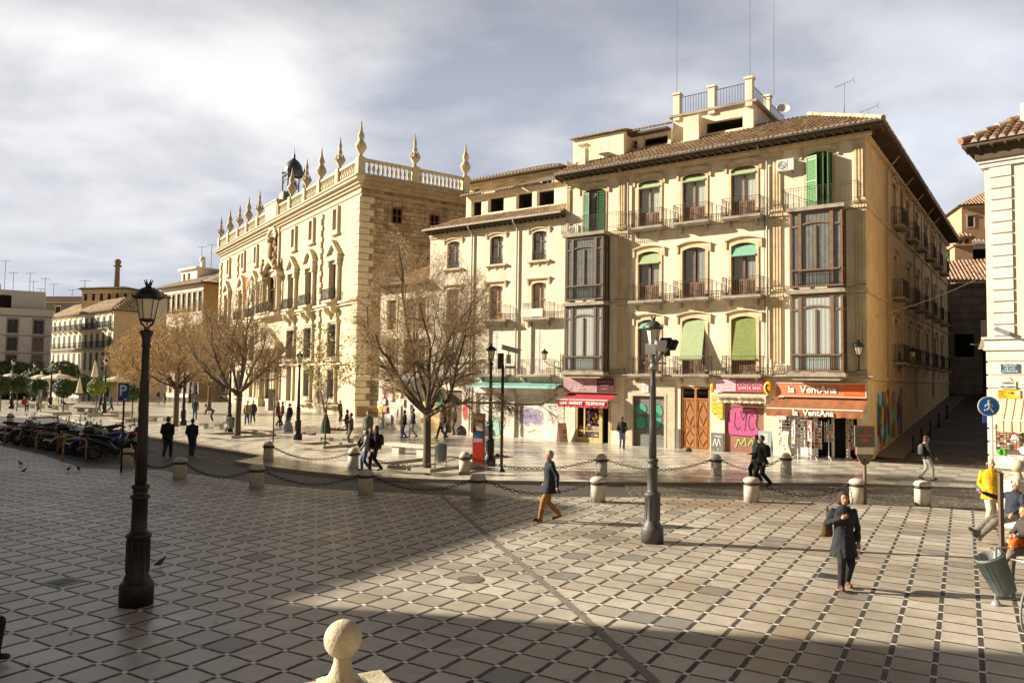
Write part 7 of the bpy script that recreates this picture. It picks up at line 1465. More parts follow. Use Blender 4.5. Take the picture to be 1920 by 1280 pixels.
def cloth(c, nm='cloth'):
    k = tuple(c)
    if k not in CM:
        m = bpy.data.materials.new(nm); m.use_nodes = True; t = NT(m.node_tree); p_ = m.node_tree.nodes['Principled BSDF']; p_.inputs['Roughness'].default_value = .85
        n_ = t.noise(t.scale(t.coord(), (1, 1, .45)), 14, 3, .6); f = t.rng(n_, .3, .7, .75, 1.25); t.put(p_.inputs['Base Color'], t.mix(1., tuple(c) + (1,), t.comb(f, f, f), 'MULTIPLY')); t.put(p_.inputs['Normal'], t.bump(n_, .6, .03)); CM[k] = m
    return CM[k]
SKIN = mat('skin', (.5, .28, .19), .55, var=.06, scale=20); SKIND = mat('skin_tan', (.4, .21, .13), .55, var=.06, scale=20); EYE = mat('eye_dark', (.03, .02, .02), .3, var=0); LIP = mat('lip', (.38, .14, .12), .5, var=0)
AP = dict(down=((.25, -.03, 1.14), (.24, .05, .89)), fwd=((.23, .07, 1.15), (.2, .25, .95)), back=((.24, -.15, 1.16), (.24, -.14, .9)), pocket=((.25, -.1, 1.13), (.17, .09, .95)), chest=((.27, -.02, 1.14), (.07, .2, 1.3)), hold=((.25, -.02, 1.12), (.13, .27, 1.08)), out=((.36, .05, 1.25), (.55, .2, 1.2)), up=((.3, .12, 1.3), (.25, .4, 1.42)), knee=((.28, .1, 1.12), (.2, .38, .98)))
def person(p, heading, label, H=1.75, top=(.02, .022, .03), bottom=(.03, .035, .05), shoes=(.03, .02, .018), hair=(.03, .02, .015), skin=SKIN, coat=None, stride=0., lead=1, arms=('down', 'down'), lean=0., side=0., long_hair=False, pack=None, bag=None, vox=.022, wide=1., sit=None, head=(0, 0), bald=False, hood=False, feet=None, scarf=None, group=None, bend=0., cat='person'):
    r = thing('person', label, cat, p, -radians(heading), group); s = H / 1.75; V = lambda *a: Vector(a)
    E = []  # (a, b, ra, rb, tag)
    hz = .93 if not sit else sit.get('seat', .5) + .1
    pel = V(0, 0, hz); N = pel + V(side, lean, sqrt(max(.05, .56 ** 2 - lean ** 2 - side ** 2)))       # neck base
    spine = (N - pel).normalized(); fwd = V(0, 1, 0); sx_ = V(1, 0, 0)
    q = lambda t_, f=0., x=0.: pel + (N - pel) * t_ + fwd * f + sx_ * x
    # legs
    legs = []
    for k in (-1, 1):
        hip = pel + V(.09 * k, 0, -.02)
        if sit: kn = V(*sit['knee'][0 if k < 0 else 1]); an = V(*sit['ankle'][0 if k < 0 else 1]); toe = (an + V(*sit.get('toe', (0, .17, -.02))))
        else:
            f = stride / 2 * (1 if k == lead else -1); up = .09 * min(1, stride * 1.6) if f < 0 else 0.; an = V(.095 * k, f, .085 + up)
            if feet: an = V(*feet[0 if k < 0 else 1])
            kn = ik(hip, an, .44, .43, V(0, 1, 0)); toe = an + V(.02 * k, .155, -.045 - up * .75 + (.03 if f > .1 else 0))
        E += [(hip, kn, .096 * wide, .078 * wide, 'b'), (kn, an + V(0, 0, .0), .078 * wide, .062, 'b'), (an + V(0, -.035, -.035), toe, .048, .04, 's')]; legs.append((hip, kn, an))
    # arms
    hands = []
    sh = q(.86); 
    for i, k in enumerate((-1, 1)):
        S = sh + V(.19 * k * wide, -.01, 0); a = arms[i]
        if isinstance(a, str): el, wr = [V(x_ * k, y_, z_) for x_, y_, z_ in AP[a]]; off = sh - V(0, 0, 1.42); el += off; wr += off
        else: el, wr = V(*a[0]), V(*a[1])
        hd_ = (wr - el).normalized(); E += [(S, el, .055, .043, 't'), (el, wr, .043, .03, 't'), (wr, wr + hd_ * .05, .027, .03, 'k')]; hands.append((wr, hd_, k))
    HC = N + spine * .15 + V(head[0] * .02, .02 + head[1] * .02, .0)
    E += [(N - spine * .04, HC - V(0, 0, .05), .055, .052, 'k')]
    mb = MB()
    for a, b, ra, rb, tg in E: cap(mb, a, b, ra, rb)
    T = []
    for t_, rx, ry in ((-.06, .155, .115), (.1, .165, .12), (.25, .15, .108), (.45, .16, .115), (.7, .18, .118), (.86, .17, .1), (.96, .1, .075), (1.02, .06, .06)):
        c = q(t_); T.append((c.x, c.y, c.z, rx * wide, ry * wide + bend * .0))
    loft(mb, T, 16)
    mb.ball(tuple(HC), .1, 16, None, (.78, .94, 1.2)); mb.ball(tuple(HC + V(0, .035, -.065)), .055, 12, None, (.9, 1, .9))
    fy = HC.y + .09
    cap(mb, HC + V(0, .085, .01), HC + V(0, .108, -.025), .011, .016); cap(mb, HC + V(-.03, .075, .035), HC + V(.03, .075, .035), .016, .016)
    for k in (-1, 1): mb.ball(tuple(HC + V(.078 * k, -.005, -.005)), .028, 8, None, (.35, .7, 1.1))
    me = remeshed(mb, vox if vox > .011 else .011, 'body', 2 if vox < .015 else 2)
    n = len(me.vertices); co = np.empty(n * 3); me.vertices.foreach_get('co', co); co = co.reshape(-1, 3)
    segs = [(np.array(a), np.array(b), (ra + rb) / 2, tg) for a, b, ra, rb, tg in E] + [(np.array(HC), np.array(HC + V(0, .01, -.03)), .09, 'k')] + [(np.array(q(t0)), np.array(q(t1)), .14, 't') for t0, t1 in ((.15, .5), (.5, .86))] + [(np.array(q(-.05, 0, -.05)), np.array(q(-.05, 0, .05)), .11, 'b')]
    best = np.full(n, 1e9); tg = np.zeros(n, int); code = dict(k=0, b=1, s=2, t=3)
    for a, b, rr_, g_ in segs:
        ab = b - a; t_ = np.clip(((co - a) @ ab) / (ab @ ab + 1e-9), 0, 1); d = np.linalg.norm(co - a - t_[:, None] * ab, axis=1) - rr_
        mk = d < best; best[mk] = d[mk]; tg[mk] = code[g_]
    for ex, ez, rr_, cd_ in ((-.03, .012, .0125, 4), (.03, .012, .0125, 4), (0, -.055, .015, 5)):
        d = np.linalg.norm((co - np.array([HC.x + ex, HC.y + (.085 if cd_ == 4 else .09), HC.z + ez])) * np.array([1 if cd_ == 4 else .6, .6, 1.2 if cd_ == 4 else 2.]), axis=1); tg[(d < rr_) & (co[:, 1] > HC.y)] = cd_
    for m_ in (skin, cloth(bottom), mat('shoe_%d' % int(shoes[0] * 1000), shoes, .45, var=.1), cloth(top), EYE, LIP): me.materials.append(m_)
    lv = np.empty(len(me.loops), int); me.loops.foreach_get('vertex_index', lv); st = np.empty(len(me.polygons), int); me.polygons.foreach_get('loop_start', st)
    me.polygons.foreach_set('material_index', tg[lv[st]].astype(int)); me.polygons.foreach_set('use_smooth', [True] * len(me.polygons))
    # hands: palm and five separate curled fingers joined into the body mesh
    hb = MB()
    for wr, d, k in hands:
        u = d.cross(V(0, 1, 0)); u = u.normalized() if u.length > .2 else V(0, 0, 1); nrm = d.cross(u).normalized(); base = wr + d * .045
        loft_pts = [wr + d * .01, wr + d * .05, wr + d * .095]; hb.tube(loft_pts, [.026, .034, .03], 8)
        for f_ in range(4):
            o = u * ((f_ - 1.5) * .0175); L = (.068, .078, .072, .055)[f_]; b0 = wr + d * .09 + o; c1 = b0 + d * L * .45 + nrm * .008; c2 = c1 + (d * .6 + nrm * .8).normalized() * L * .35; c3 = c2 + (d * .1 + nrm).normalized() * L * .25
            hb.tube([b0, c1, c2, c3], [.0095, .009, .0085, .006], 6)
        th = u * (-.028 * k); hb.tube([wr + d * .03 + th * .7, wr + d * .06 + th * 1.4 + nrm * .015, wr + d * .09 + th * 1.3 + nrm * .03], [.011, .011, .008], 6)
    bm = bmesh.new(); bm.from_mesh(me); vv = [bm.verts.new(v) for v in hb.v]
    for f_ in hb.f:
        fc = bm.faces.new([vv[i] for i in f_]); fc.smooth = True; fc.material_index = 0
    bm.to_mesh(me); bm.free()
    o = bpy.data.objects.new('body', me); COL.objects.link(o); o.parent = r
    # hair
    if not bald or hair:
        hbm = MB(); HR_ = HC + V(0, -.018, .022); hbm.ball(tuple(HR_), .108, 18, None, (.80, .93, 1.1))
        if bald: hbm = MB(); hbm.torus((HC.x, HC.y - .012, HC.z - .005), .086, .022, 'z', 22, 8, a0=pi * 1.0 - .2, a1=2 * pi + .2); hbm.torus((HC.x, HC.y - .012, HC.z - .04), .078, .02, 'z', 22, 8, a0=pi * 1.0, a1=2 * pi)
        if long_hair: loft(hbm, [(HC.x, HC.y - .03, HC.z + .05, .085, .08), (HC.x, HC.y - .04, HC.z - .06, .1, .075), (HC.x, HC.y - .06, HC.z - .17, .09, .06), (HC.x, HC.y - .08, HC.z - .26, .05, .035)])
        if long_hair == 'bob': hbm = MB(); hbm.ball(tuple(HR_ + V(0, 0, -.01)), .115, 18, None, (.88, .92, 1.08)); hbm.ball(tuple(HC + V(-.06, -.02, -.06)), .06, 10); hbm.ball(tuple(HC + V(.06, -.02, -.06)), .06, 10)
        v2 = [Vector(v) for v in hbm.v]; v3 = [v + (v - HC).normalized() * (.004 * sin(v.x * 90) * cos(v.z * 70)) for v in v2]
        # keep the face free
        v3 = [V(v.x, min(v.y, HC.y + .045 + max(0, (v.z - HC.z - .05)) * .6), v.z) if v.z < HC.z + .085 else v for v in v3]; hbm.v = [tuple(v) for v in v3]
        hbm.build('hair', mat('hair_%d' % int(hair[0] * 1000 + hair[2] * 1e5), hair, .6, var=.3, scale=30, bump=.6), r, ang=80)
    if hood: hh = MB(); hh.ball(tuple(HC + V(0, -.03, 0)), .125, 16, None, (.9, .95, 1.15)); hh.v = [(a, min(b, HC.y + .05), c) for a, b, c in hh.v]; hh.build('hood', cloth(top), r)
    # coat or jacket
    cmb = MB(); hem = (coat or {}).get('hem', .86); cc = (coat or {}).get('col', top); fl = (coat or {}).get('flare', .0); T = []
    for t_, rx, ry in ((.1, .178, .138), (.28, .17, .13), (.45, .178, .135), (.7, .2, .137), (.86, .19, .12), (.95, .13, .1), (1.02, .085, .085)):
        c = q(t_); T.append((c.x, c.y, c.z, rx * wide, ry * wide))
    if not sit:
        hz_ = hem; yy = (legs[0][2].y + legs[1][2].y) / 2 * .3
        T = [(pel.x, pel.y - .0 + yy * .5, hz_, (.185 + fl + .1 * min(1, stride) * (1 - hem)) * wide, (.15 + fl * 1.1 + stride * .33 * (1 - hem)) * wide), (pel.x, pel.y + yy * .3, (hz_ + pel.z + .05) / 2, (.183 + fl * .6) * wide, (.147 + fl * .6 + stride * .12 * (1 - hem)) * wide)] + T
    loft(cmb, T, 18)
    for i, k in enumerate((-1, 1)):
        wr = hands[i][0]; E_ = [e for e in E if e[4] == 't'][i * 2:i * 2 + 2]; cap(cmb, E_[0][0] - V(.028 * k, 0, .02), E_[0][1], .066, .056); cap(cmb, E_[1][0], E_[1][1] - hands[i][1] * .01, .056, .043)
    me = remeshed(cmb, max(.012, vox * .9), 'coat' if coat else 'jacket', 3)
    nv = len(me.vertices); co = np.empty(nv * 3); me.vertices.foreach_get('co', co); co = co.reshape(-1, 3); an_ = np.arctan2(co[:, 1], co[:, 0]); lo = np.clip((pel.z + .1 - co[:, 2]) / .4, 0, 1)
    w_ = .012 * np.sin(an_ * 7 + len(label)) * lo + .004 * np.sin(co[:, 2] * 38 + an_ * 3); nr = np.stack([np.cos(an_), np.sin(an_), 0 * an_], 1); co += nr * w_[:, None]; me.vertices.foreach_set('co', co.ravel())
    me.materials.append(cloth(cc)); me.polygons.foreach_set('use_smooth', [True] * len(me.polygons)); oc = bpy.data.objects.new('coat' if coat else 'jacket', me); COL.objects.link(oc); oc.parent = r
    if coat and coat.get('open') is not None or (coat and coat.get('buttons')):
        bb = MB(); [bb.ball((.02, pel.y + lean * .5 + .148 * wide + .004 * k, hz + .35 - .14 * k), .012, 8) for k in range(4)]; bb.build('button', EYE, oc)
    if scarf: sb_ = MB(); c = q(1.0); sb_.torus(tuple(c), .075, .035, 'z', 18, 8); sb_.build('scarf', cloth(scarf), r)
    if pack: pb = MB(); c = q(.55, -.2); loft(pb, [(c.x, c.y, c.z - .22, .12, .07), (c.x, c.y, c.z - .18, .15, .1), (c.x, c.y, c.z + .1, .14, .09), (c.x, c.y + .03, c.z + .2, .1, .05)], 14); pb.tube([q(.8, -.12, .1), q(.95, .02, .12), q(.7, .14, .13), q(.4, .1, .16)], .018, 6); pb.tube([q(.8, -.12, -.1), q(.95, .02, -.12), q(.7, .14, -.13), q(.4, .1, -.16)], .018, 6); pbo = pb.build('backpack', cloth(pack), None); pbo.location = r.location; pbo.rotation_euler = r.rotation_euler; pbo.scale = (s,) * 3; tag(pbo, 'backpack worn by ' + label.split(',')[0][:60], 'backpack', 'backpacks people wear')
    r.scale = (s,) * 3; return r
def gp(x, y, z=0.): return G(x, y, z)
NAVY = (.012, .016, .028); BLACK = (.008, .008, .009); DENIM = (.06, .1, .19); GRH = (.3, .28, .25)
Fz = ZF
person(gp(1030, 977), 262, 'grey haired man in a dark navy coat and tan trousers walking left', 1.78, NAVY, (.27, .13, .035), hair=GRH, coat=dict(hem=.72, col=NAVY, flare=.05), stride=.52, lead=-1, arms=('back', 'pocket'), vox=.014, wide=1.08)
person(gp(1583, 1104), 187, 'woman in a long dark coat walking towards the camera, hand on her shoulder strap', 1.68, (.012, .012, .018), (.012, .012, .014), shoes=(.13, .035, .02), hair=(.035, .02, .012), skin=SKIND, coat=dict(hem=.6, col=(.013, .015, .022), flare=.045, buttons=True), stride=.3, lead=1, arms=('down', ((.3, -.03, 1.16), (.1, .17, 1.3))), long_hair='bob', vox=.011, wide=1.0)
b_ = MB(); loft(b_, [(0, 0, 0, .1, .06), (0, 0, .06, .13, .07), (0, 0, .28, .11, .06), (0, 0, .32, .06, .03)]); b_.tube([(0, 0, .3), (.04, .1, .6), (.1, .12, .45)], .015, 6); o = b_.build('shoulder_bag', cloth((.12, .07, .02)), None); q = gp(1583, 1104); o.location = (q.x - .24, q.y + .14, .88); o.scale = (.85,) * 3; tag(o, 'brown shoulder bag at the side of the woman in the long coat', 'bag')
person(G(313, 858, ZR), 350, 'taller of two dark clothed men walking away on the shaded road, left one', 1.82, BLACK, (.02, .022, .028), stride=.35, arms=('pocket', 'pocket'), coat=dict(hem=.8, col=BLACK, flare=.02), vox=.018, wide=1.15)
person(G(359, 856, ZR), 352, 'man in a navy jacket walking away on the shaded road, right of his companion', 1.72, NAVY, (.03, .04, .06), stride=.3, lead=-1, arms=('pocket', 'pocket'), vox=.018, wide=1.15)
person(G(686, 884, Fz), 262, 'person in a pale grey jacket and blue jeans walking beside a taller companion', 1.58, (.3, .3, .29), DENIM, stride=.35, arms=('fwd', 'back'), pack=BLACK, hair=(.1, .06, .03), vox=.016)
person(G(704, 884, Fz), 268, 'taller long haired person all in black behind the pale jacket', 1.74, BLACK, BLACK, stride=.4, arms=('down', 'back'), pack=(.03, .025, .02), long_hair=True, vox=.016, lead=-1)
person(gp(1429, 912, -.03), 262, 'man in a black jacket walking left beside the squat bollard', 1.78, BLACK, BLACK, stride=.5, arms=('down', 'fwd'), coat=dict(hem=.78, col=BLACK, flare=.03), pack=(.015, .015, .015), vox=.014, wide=1.1)
person(gp(1418, 904, -.03), 265, 'person in dark clothes half hidden in front of the man in the black jacket', 1.72, (.02, .018, .018), (.025, .02, .02), stride=.3, arms=('hold', 'down'), coat=dict(hem=.75, col=(.02, .018, .018), flare=.03), vox=.018)
person(G(1166, 842, Fz), 15, 'young person in a dark hooded jacket and blue jeans facing the grey shutter', 1.72, (.025, .02, .02), (.12, .2, .32), stride=.12, arms=('pocket', 'pocket'), hair=(.08, .05, .03), vox=.018, shoes=(.3, .3, .3))
person(G(1737, 900, Fz), 92, 'woman in white trousers and a black jacket walking right at the street mouth', 1.66, BLACK, (.55, .52, .48), shoes=(.05, .03, .02), hair=(.07, .04, .02), stride=.4, arms=('down', 'fwd'), pack=(.08, .08, .085), long_hair=True, scarf=(.5, .3, .35), vox=.015, wide=.95)
person(gp(1860, 990), 190, 'older man in a bright yellow jacket and cream trousers standing by the brown post', 1.74, (.62, .36, .008), (.62, .53, .34), hair=(.5, .48, .45), bald=True, shoes=(.2, .1, .03), arms=('pocket', 'pocket'), coat=dict(hem=.74, col=(.62, .36, .008), flare=.03), vox=.013, wide=1.15)
q = Gat(1897, 985, 17.6); person((q.x, q.y, 0), 262, 'seated man in a navy jacket with his grey trousered legs stretched out', 1.75, (.02, .022, .04), (.16, .14, .115), hair=(.55, .53, .5), skin=SKIN, shoes=(.04, .03, .025), bald=False, lean=-.12, sit=dict(seat=.52, knee=((-.08, .48, .5), (.06, .48, .53)), ankle=((-.03, .88, .14), (.03, .92, .24)), toe=(0, .13, .1)), arms=(((-.3, -.05, .9), (-.28, .2, .72)), ((.3, .15, 1.0), (.32, .45, 1.1))), vox=.013, wide=1.1)
q = Gat(1919, 1050, 14.2); person((q.x + .12, q.y, 0), 265, 'street guitarist seated low at the right edge, mostly cut by the frame', 1.75, (.05, .04, .035), (.13, .11, .09), lean=.05, sit=dict(seat=.45, knee=((-.14, .46, .56), (.12, .44, .6)), ankle=((-.14, .5, .1), (.1, .55, .1))), arms=(((-.32, .1, .85), (-.25, .42, .85)), ((.3, .1, .8), (.15, .28, .72))), vox=.014)
rt = thing('guitar', 'bright orange acoustic guitar held by the seated guitarist', 'guitar', (q.x - .22, q.y - .12, .62), radians(30)); ORGT = mat('guitar_orange', (.7, .14, .015), .25, var=.08, coat=.5)
gb = MB(); gb.T = Matrix.Rotation(radians(-24), 4, 'Y'); P_ = []; 
for k in range(28): t_ = 2 * pi * k / 28; rr_ = .19 + .035 * cos(t_) * cos(t_) * (1 if cos(t_) > 0 else -1) * -1 - .05 * (sin(t_) ** 2) ** 4; P_.append((.1 + rr_ * 1.25 * cos(t_), rr_ * .95 * sin(t_)))
gb.prism(P_, -.05, .05, 'y'); gb.build('body', ORGT, rt); gb = MB(); gb.T = Matrix.Rotation(radians(-24), 4, 'Y'); gb.box(-.72, -.1, -.075, -.05, -.028, .028); gb.box(-.86, -.72, -.08, -.05, -.04, .04); gb.torus((.05, -.052, 0), .05, .008, 'y', 16, 4); gb.build('neck', DWOOD, rt, smooth=False)
# people in the background, left to right
BG_P = [(45, 771, 120, 'person in a red jacket sitting on a bench by the clipped trees', dict(top=(.35, .02, .03), sit=1)), (72, 768, 200, 'person in blue beside the second clipped tree', dict(top=(.05, .2, .4), bottom=BLACK)),
        (155, 752, 100, 'person in brown passing the closed parasols', dict(top=(.2, .11, .06), bottom=(.15, .12, .1), stride=.4)), (166, 752, 110, 'person in dark clothes right behind the one in brown', dict(top=BLACK, bottom=BLACK, stride=.4)),
        (187, 776, 250, 'person in a black coat and green trousers beside the lamp', dict(top=BLACK, bottom=(.05, .12, .06), stride=.5)), (207, 773, 80, 'striding person in teal jacket left of the parking sign', dict(top=(.03, .1, .13), bottom=(.02, .05, .06), stride=.6)),
        (296, 757, 100, 'far small walking figure left of the leafy tree trunk', dict(top=BLACK, bottom=(.2, .15, .12), stride=.5)), (308, 756, 100, 'far small figure standing by the leafy tree trunk', dict(top=(.12, .1, .06), bottom=BLACK, stride=.2)),
        (365, 787, 340, 'man in a dark green jacket and jeans walking away right of the leafy tree', dict(top=(.04, .05, .04), bottom=DENIM, stride=.4, arms=('fwd', 'back'))),
        (463, 796, 170, 'person in a tan jacket and jeans walking right of the slender bare tree', dict(top=(.3, .19, .08), bottom=DENIM, stride=.3)), (474, 793, 175, 'person in dark clothes just behind the tan jacket', dict(top=(.03, .03, .035), bottom=(.03, .04, .05), stride=.4)),
        (521, 799, 100, 'person in a maroon coat standing in front of the palace door', dict(top=(.13, .03, .02), bottom=BLACK, stride=.35, coat=dict(hem=.75, col=(.13, .03, .02)))), (529, 797, 260, 'dark figure overlapping the maroon coat', dict(top=(.04, .02, .02), bottom=BLACK)),
        (542, 806, 215, 'tall man in a dark jacket and blue jeans left of the palace lamp', dict(top=(.02, .02, .035), bottom=DENIM, H=1.8, stride=.25)), (637, 790, 120, 'slim dark figure standing by the palace corner', dict(top=(.05, .04, .03), bottom=BLACK)),
        (657, 838, 260, 'person in an olive brown jacket standing at the bench with raised hands', dict(top=(.07, .05, .03), bottom=(.2, .17, .14), arms=('up', 'hold'), H=1.75, vox=.02)), (650, 822, 100, 'person with curly dark hair behind the olive brown jacket', dict(top=(.05, .04, .05), bottom=BLACK, H=1.7)),
        (689, 834, 190, 'person in a grey green parka standing behind the bench group', dict(top=(.1, .11, .08), bottom=(.1, .15, .2), H=1.8, wide=1.2)), (758, 822, 265, 'person in black with blue jeans left in the pair before the annex', dict(top=BLACK, bottom=DENIM, stride=.25, H=1.68)),
        (774, 821, 260, 'person in a dark jacket with pale trousers, right in the pair before the annex', dict(top=(.05, .05, .08), bottom=(.4, .38, .35), stride=.45, H=1.78)), (828, 822, 240, 'person in purple and dark jeans walking left near the red graffiti', dict(top=(.05, .03, .07), bottom=(.05, .06, .1), stride=.55)),
        (834, 820, 100, 'dark figure right behind the person in purple', dict(top=BLACK, bottom=(.04, .03, .06), H=1.8)), (852, 815, 255, 'man in a black jacket in front of the red graffiti', dict(top=BLACK, bottom=(.06, .05, .04), arms=('hold', 'pocket'), H=1.78)),
        ]
for x, y, h_, lb, k in BG_P:
    k = dict(k)
    if k.get('sit') == 1: k['sit'] = dict(seat=.5, knee=((-.1, .42, .55), (.1, .42, .55)), ankle=((-.1, .44, .1), (.1, .44, .1))); k['arms'] = ('knee', 'knee')
    k.setdefault('vox', .026); person(G(x, y, Fz), h_, lb, **k)
person(G(399, 791, Fz), 250, 'stooping person bent forward behind the stone bench', 1.7, (.07, .06, .05), BLACK, lean=.46, arms=(((-.2, .55, .95), (-.18, .6, .62)), ((.2, .5, .95), (.18, .55, .65))), vox=.026)
for x, y, lb, c in ((694, 842, 'dark haired person crouching low in front of the parka', BLACK), (683, 846, 'second low crouching dark figure left of the other', (.02, .02, .025))):
    person(G(x, y, Fz), 200, lb, 1.65, c, c, sit=dict(seat=.2, knee=((-.12, .4, .5), (.12, .4, .5)), ankle=((-.12, .15, .1), (.12, .15, .1))), arms=('knee', 'knee'), vox=.026, long_hair=True)
person(G(124, 768, Fz), 100, 'person lying on the stone bench under the largest clipped tree', 1.7, (.06, .06, .12), (.1, .1, .13), sit=dict(seat=.5, knee=((-.1, .44, .62), (.1, .44, .62)), ankle=((-.1, .85, .6), (.1, .85, .6)), toe=(0, .03, .12)), lean=-.5, arms=('down', 'down'), vox=.03)
q = G(0, 1250); person((q.x - .58, q.y + .1, 0), 95, 'person in black sitting at the bottom left corner, only knees and a hand in view', 1.72, BLACK, BLACK, sit=dict(seat=.45, knee=((-.1, .44, .5), (.12, .46, .54)), ankle=((-.1, .4, .1), (.12, .42, .1))), arms=(((-.28, .15, .8), (-.1, .4, .66)), ((.3, .12, .8), (.12, .42, .7))), vox=.013)
rt = thing('stone_bench', 'grey stone bench end at the bottom left corner of the picture', 'bench', (q.x - .75, q.y - .05, 0), 0); mb = MB(); mb.box(-.6, .62, -.32, .32, .32, .43); mb.build('seat', STONE, rt, smooth=False); mb = MB(); mb.box(-.4, .3, -.22, .22, 0, .32); mb.build('leg', STONE, rt, smooth=False)
# ================================================================== motorcycles
CHR = mat('chrome', (.5, .5, .5), .25, .9, var=.05); TYR = mat('tyre', (.012, .012, .012), .8, var=.1); SEATM = mat('seat_vinyl', (.015, .014, .014), .5, var=.1); PLB = mat('plastic_black', (.02, .02, .022), .4, var=.1); TAILR = mat('tail_red', (.5, .02, .01), .3, var=0); HLG = mat('headlight_glass', (.5, .52, .52), .15, var=0)
def wheel(root, x, R1=.3, w_=.06):
    mb = MB(); mb.torus((x, 0, R1), R1 - w_ * .8, w_ * .85, 'y', 26, 8); wh = mb.build('wheel', TYR, root)
    mb = MB(); mb.torus((x, 0, R1), R1 - w_ * 1.7, .016, 'y', 24, 6); [mb.bar((x, 0, R1), (x + (R1 - .1) * cos(a), 0, R1 + (R1 - .1) * sin(a)), .014) for a in [2 * pi * k / 6 for k in range(6)]]
    mb.tube([(x, -.06, R1), (x, .06, R1)], .045, 10); mb.tube([(x, -.02, R1), (x, .02, R1)], R1 - .1, 20, 1); mb.tube([(x, .045, R1), (x, .052, R1)], .11, 16); mb.build('rim', [GREY, PLB], wh)
def moto(p, rz, label, kind, col, accent=None, box=None, screen=True, lean=8):
    r = thing('motorcycle' if kind == 'naked' else 'scooter', label, 'motorcycle' if kind == 'naked' else 'scooter', p, rz, 'motorcycles parked side by side'); r.rotation_euler = (radians(-lean), 0, rz); r.scale = (1.2,) * 3; C_ = mat('bike_%d_%d' % (int(col[0] * 100), int(col[2] * 100)), col, .3, var=.05, coat=.5)
    wheel(r, -.66); wheel(r, .68)
    mb = MB()
    if kind == 'naked':
        loft(mb, [(-.12, 0, .78, .06, .05), (0, 0, .83, .12, .1), (.2, 0, .86, .15, .13), (.34, 0, .85, .12, .1), (.4, 0, .83, .05, .05)], 14, ax='x'); loft(mb, [(-.85, 0, .88, .03, .02), (-.6, 0, .84, .09, .06), (-.25, 0, .76, .11, .08)], 12, ax='x'); loft(mb, [(-.2, 0, .5, .1, .1), (.05, 0, .45, .13, .17), (.25, 0, .48, .12, .13)], 12, ax='x')
    else:
        loft(mb, [(-.95, 0, .78, .03, .03), (-.8, 0, .72, .12, .1), (-.45, 0, .62, .17, .17), (-.15, 0, .5, .16, .14), (.1, 0, .34, .15, .06), (.3, 0, .36, .16, .07)], 14, ax='x')
        loft(mb, [(.3, 0, .42, .16, .12), (.42, 0, .6, .2, .24), (.52, 0, .72, .19, .24), (.62, 0, .72, .13, .17), (.72, 0, .68, .05, .08)], 14, ax='x')
        loft(mb, [(.42, 0, .62, .05, .04), (.6, 0, .66, .07, .05), (.85, 0, .6, .07, .03), (.98, 0, .48, .05, .02)], 10, ax='x')
    mb.build('body', C_, r)
    mb = MB()
    if kind == 'naked': loft(mb, [(-.78, 0, .93, .07, .03), (-.5, 0, .88, .13, .05), (-.2, 0, .83, .13, .05), (-.1, 0, .85, .08, .04)], 12, ax='x')
    else: loft(mb, [(-.9, 0, .84, .06, .03), (-.6, 0, .84, .14, .06), (-.3, 0, .78, .15, .07), (-.1, 0, .74, .1, .05)], 12, ax='x')
    mb.build('seat', SEATM, r)
    mb = MB(); mb.bar((.68, .07, .3), (.46, .07, .9), .022, n=8); mb.bar((.68, -.07, .3), (.46, -.07, .9), .022, n=8); mb.bar((.56, -.08, .62), (.56, .08, .62), .02); mb.build('fork', CHR, r)
    mb = MB(); hz_ = 1.02; mb.tube([(.32, -.34, hz_), (.4, -.18, hz_ + .01), (.44, 0, hz_ - .04), (.4, .18, hz_ + .01), (.32, .34, hz_)], .016, 8); [mb.tube([(.3, s * .36, hz_), (.36, s * .24, hz_)], .024, 8) for s in (-1, 1)]; hb = mb.build('handlebar', PLB, r)
    for s in (-1, 1): mb = MB(); mb.bar((.38, s * .24, hz_), (.36, s * .33, hz_ + .2), .008); mb.ball((.35, s * .36, hz_ + .22), .07, 10, 0, (.3, 1, .65)); mb.build('mirror', PLB, hb)
    mb = MB(); mb.ball((.66 if kind != 'naked' else .6, 0, .84), .1, 14, 0, (.7, 1, .85)); mb.build('headlight', HLG, r)
    mb = MB(); mb.box(-.97, -.9, -.07, .07, .8, .86); mb.build('tail_light', TAILR, r, smooth=False)
    mb = MB(); mb.tube([(.1, -.12, .3), (-.2, -.17, .26), (-.5, -.2, .34), (-.9, -.22, .44)], [.025, .03, .055, .06], 10); mb.build('exhaust', CHR if kind == 'naked' else PLB, r)
    mb = MB(); mb.torus((.68, 0, .3), .34, .045, 'y', 14, 6, a0=.4, a1=2.4); mb.build('mudguard', C_, r); mb = MB(); mb.torus((-.66, 0, .3), .34, .05, 'y', 14, 6, a0=.4, a1=2.6); mb.bar((-.66, .1, .3), (-.1, .1, .38), .03); mb.bar((-.66, -.1, .3), (-.1, -.1, .38), .03); mb.box(-.95, -.93, -.09, .09, .55, .68); mb.build('mudguard', PLB, r)
    mb = MB(); mb.bar((0, .1, .25), (-.05, .28, .02), .014); mb.build('side_stand', IRON, r)
    if kind == 'naked': mb = MB(); [mb.tube([(.05, s * .05, .5), (.22, s * .1, .62), (.3, s * .06, .35), (.1, s * .12, .27)], .022, 8) for s in (-1, 1)]; mb.box(-.15, .2, -.12, .12, .26, .5); mb.build('engine', GREY, r)
    if screen: mb = MB(); mb.add([(.5, -.16, .95), (.5, .16, .95), (.38, .13, 1.25), (.38, -.13, 1.25), (.52, 0, .96), (.39, 0, 1.28)], [(0, 4, 5, 3), (4, 1, 2, 5)]); mb.build('windscreen', GLASS, r)
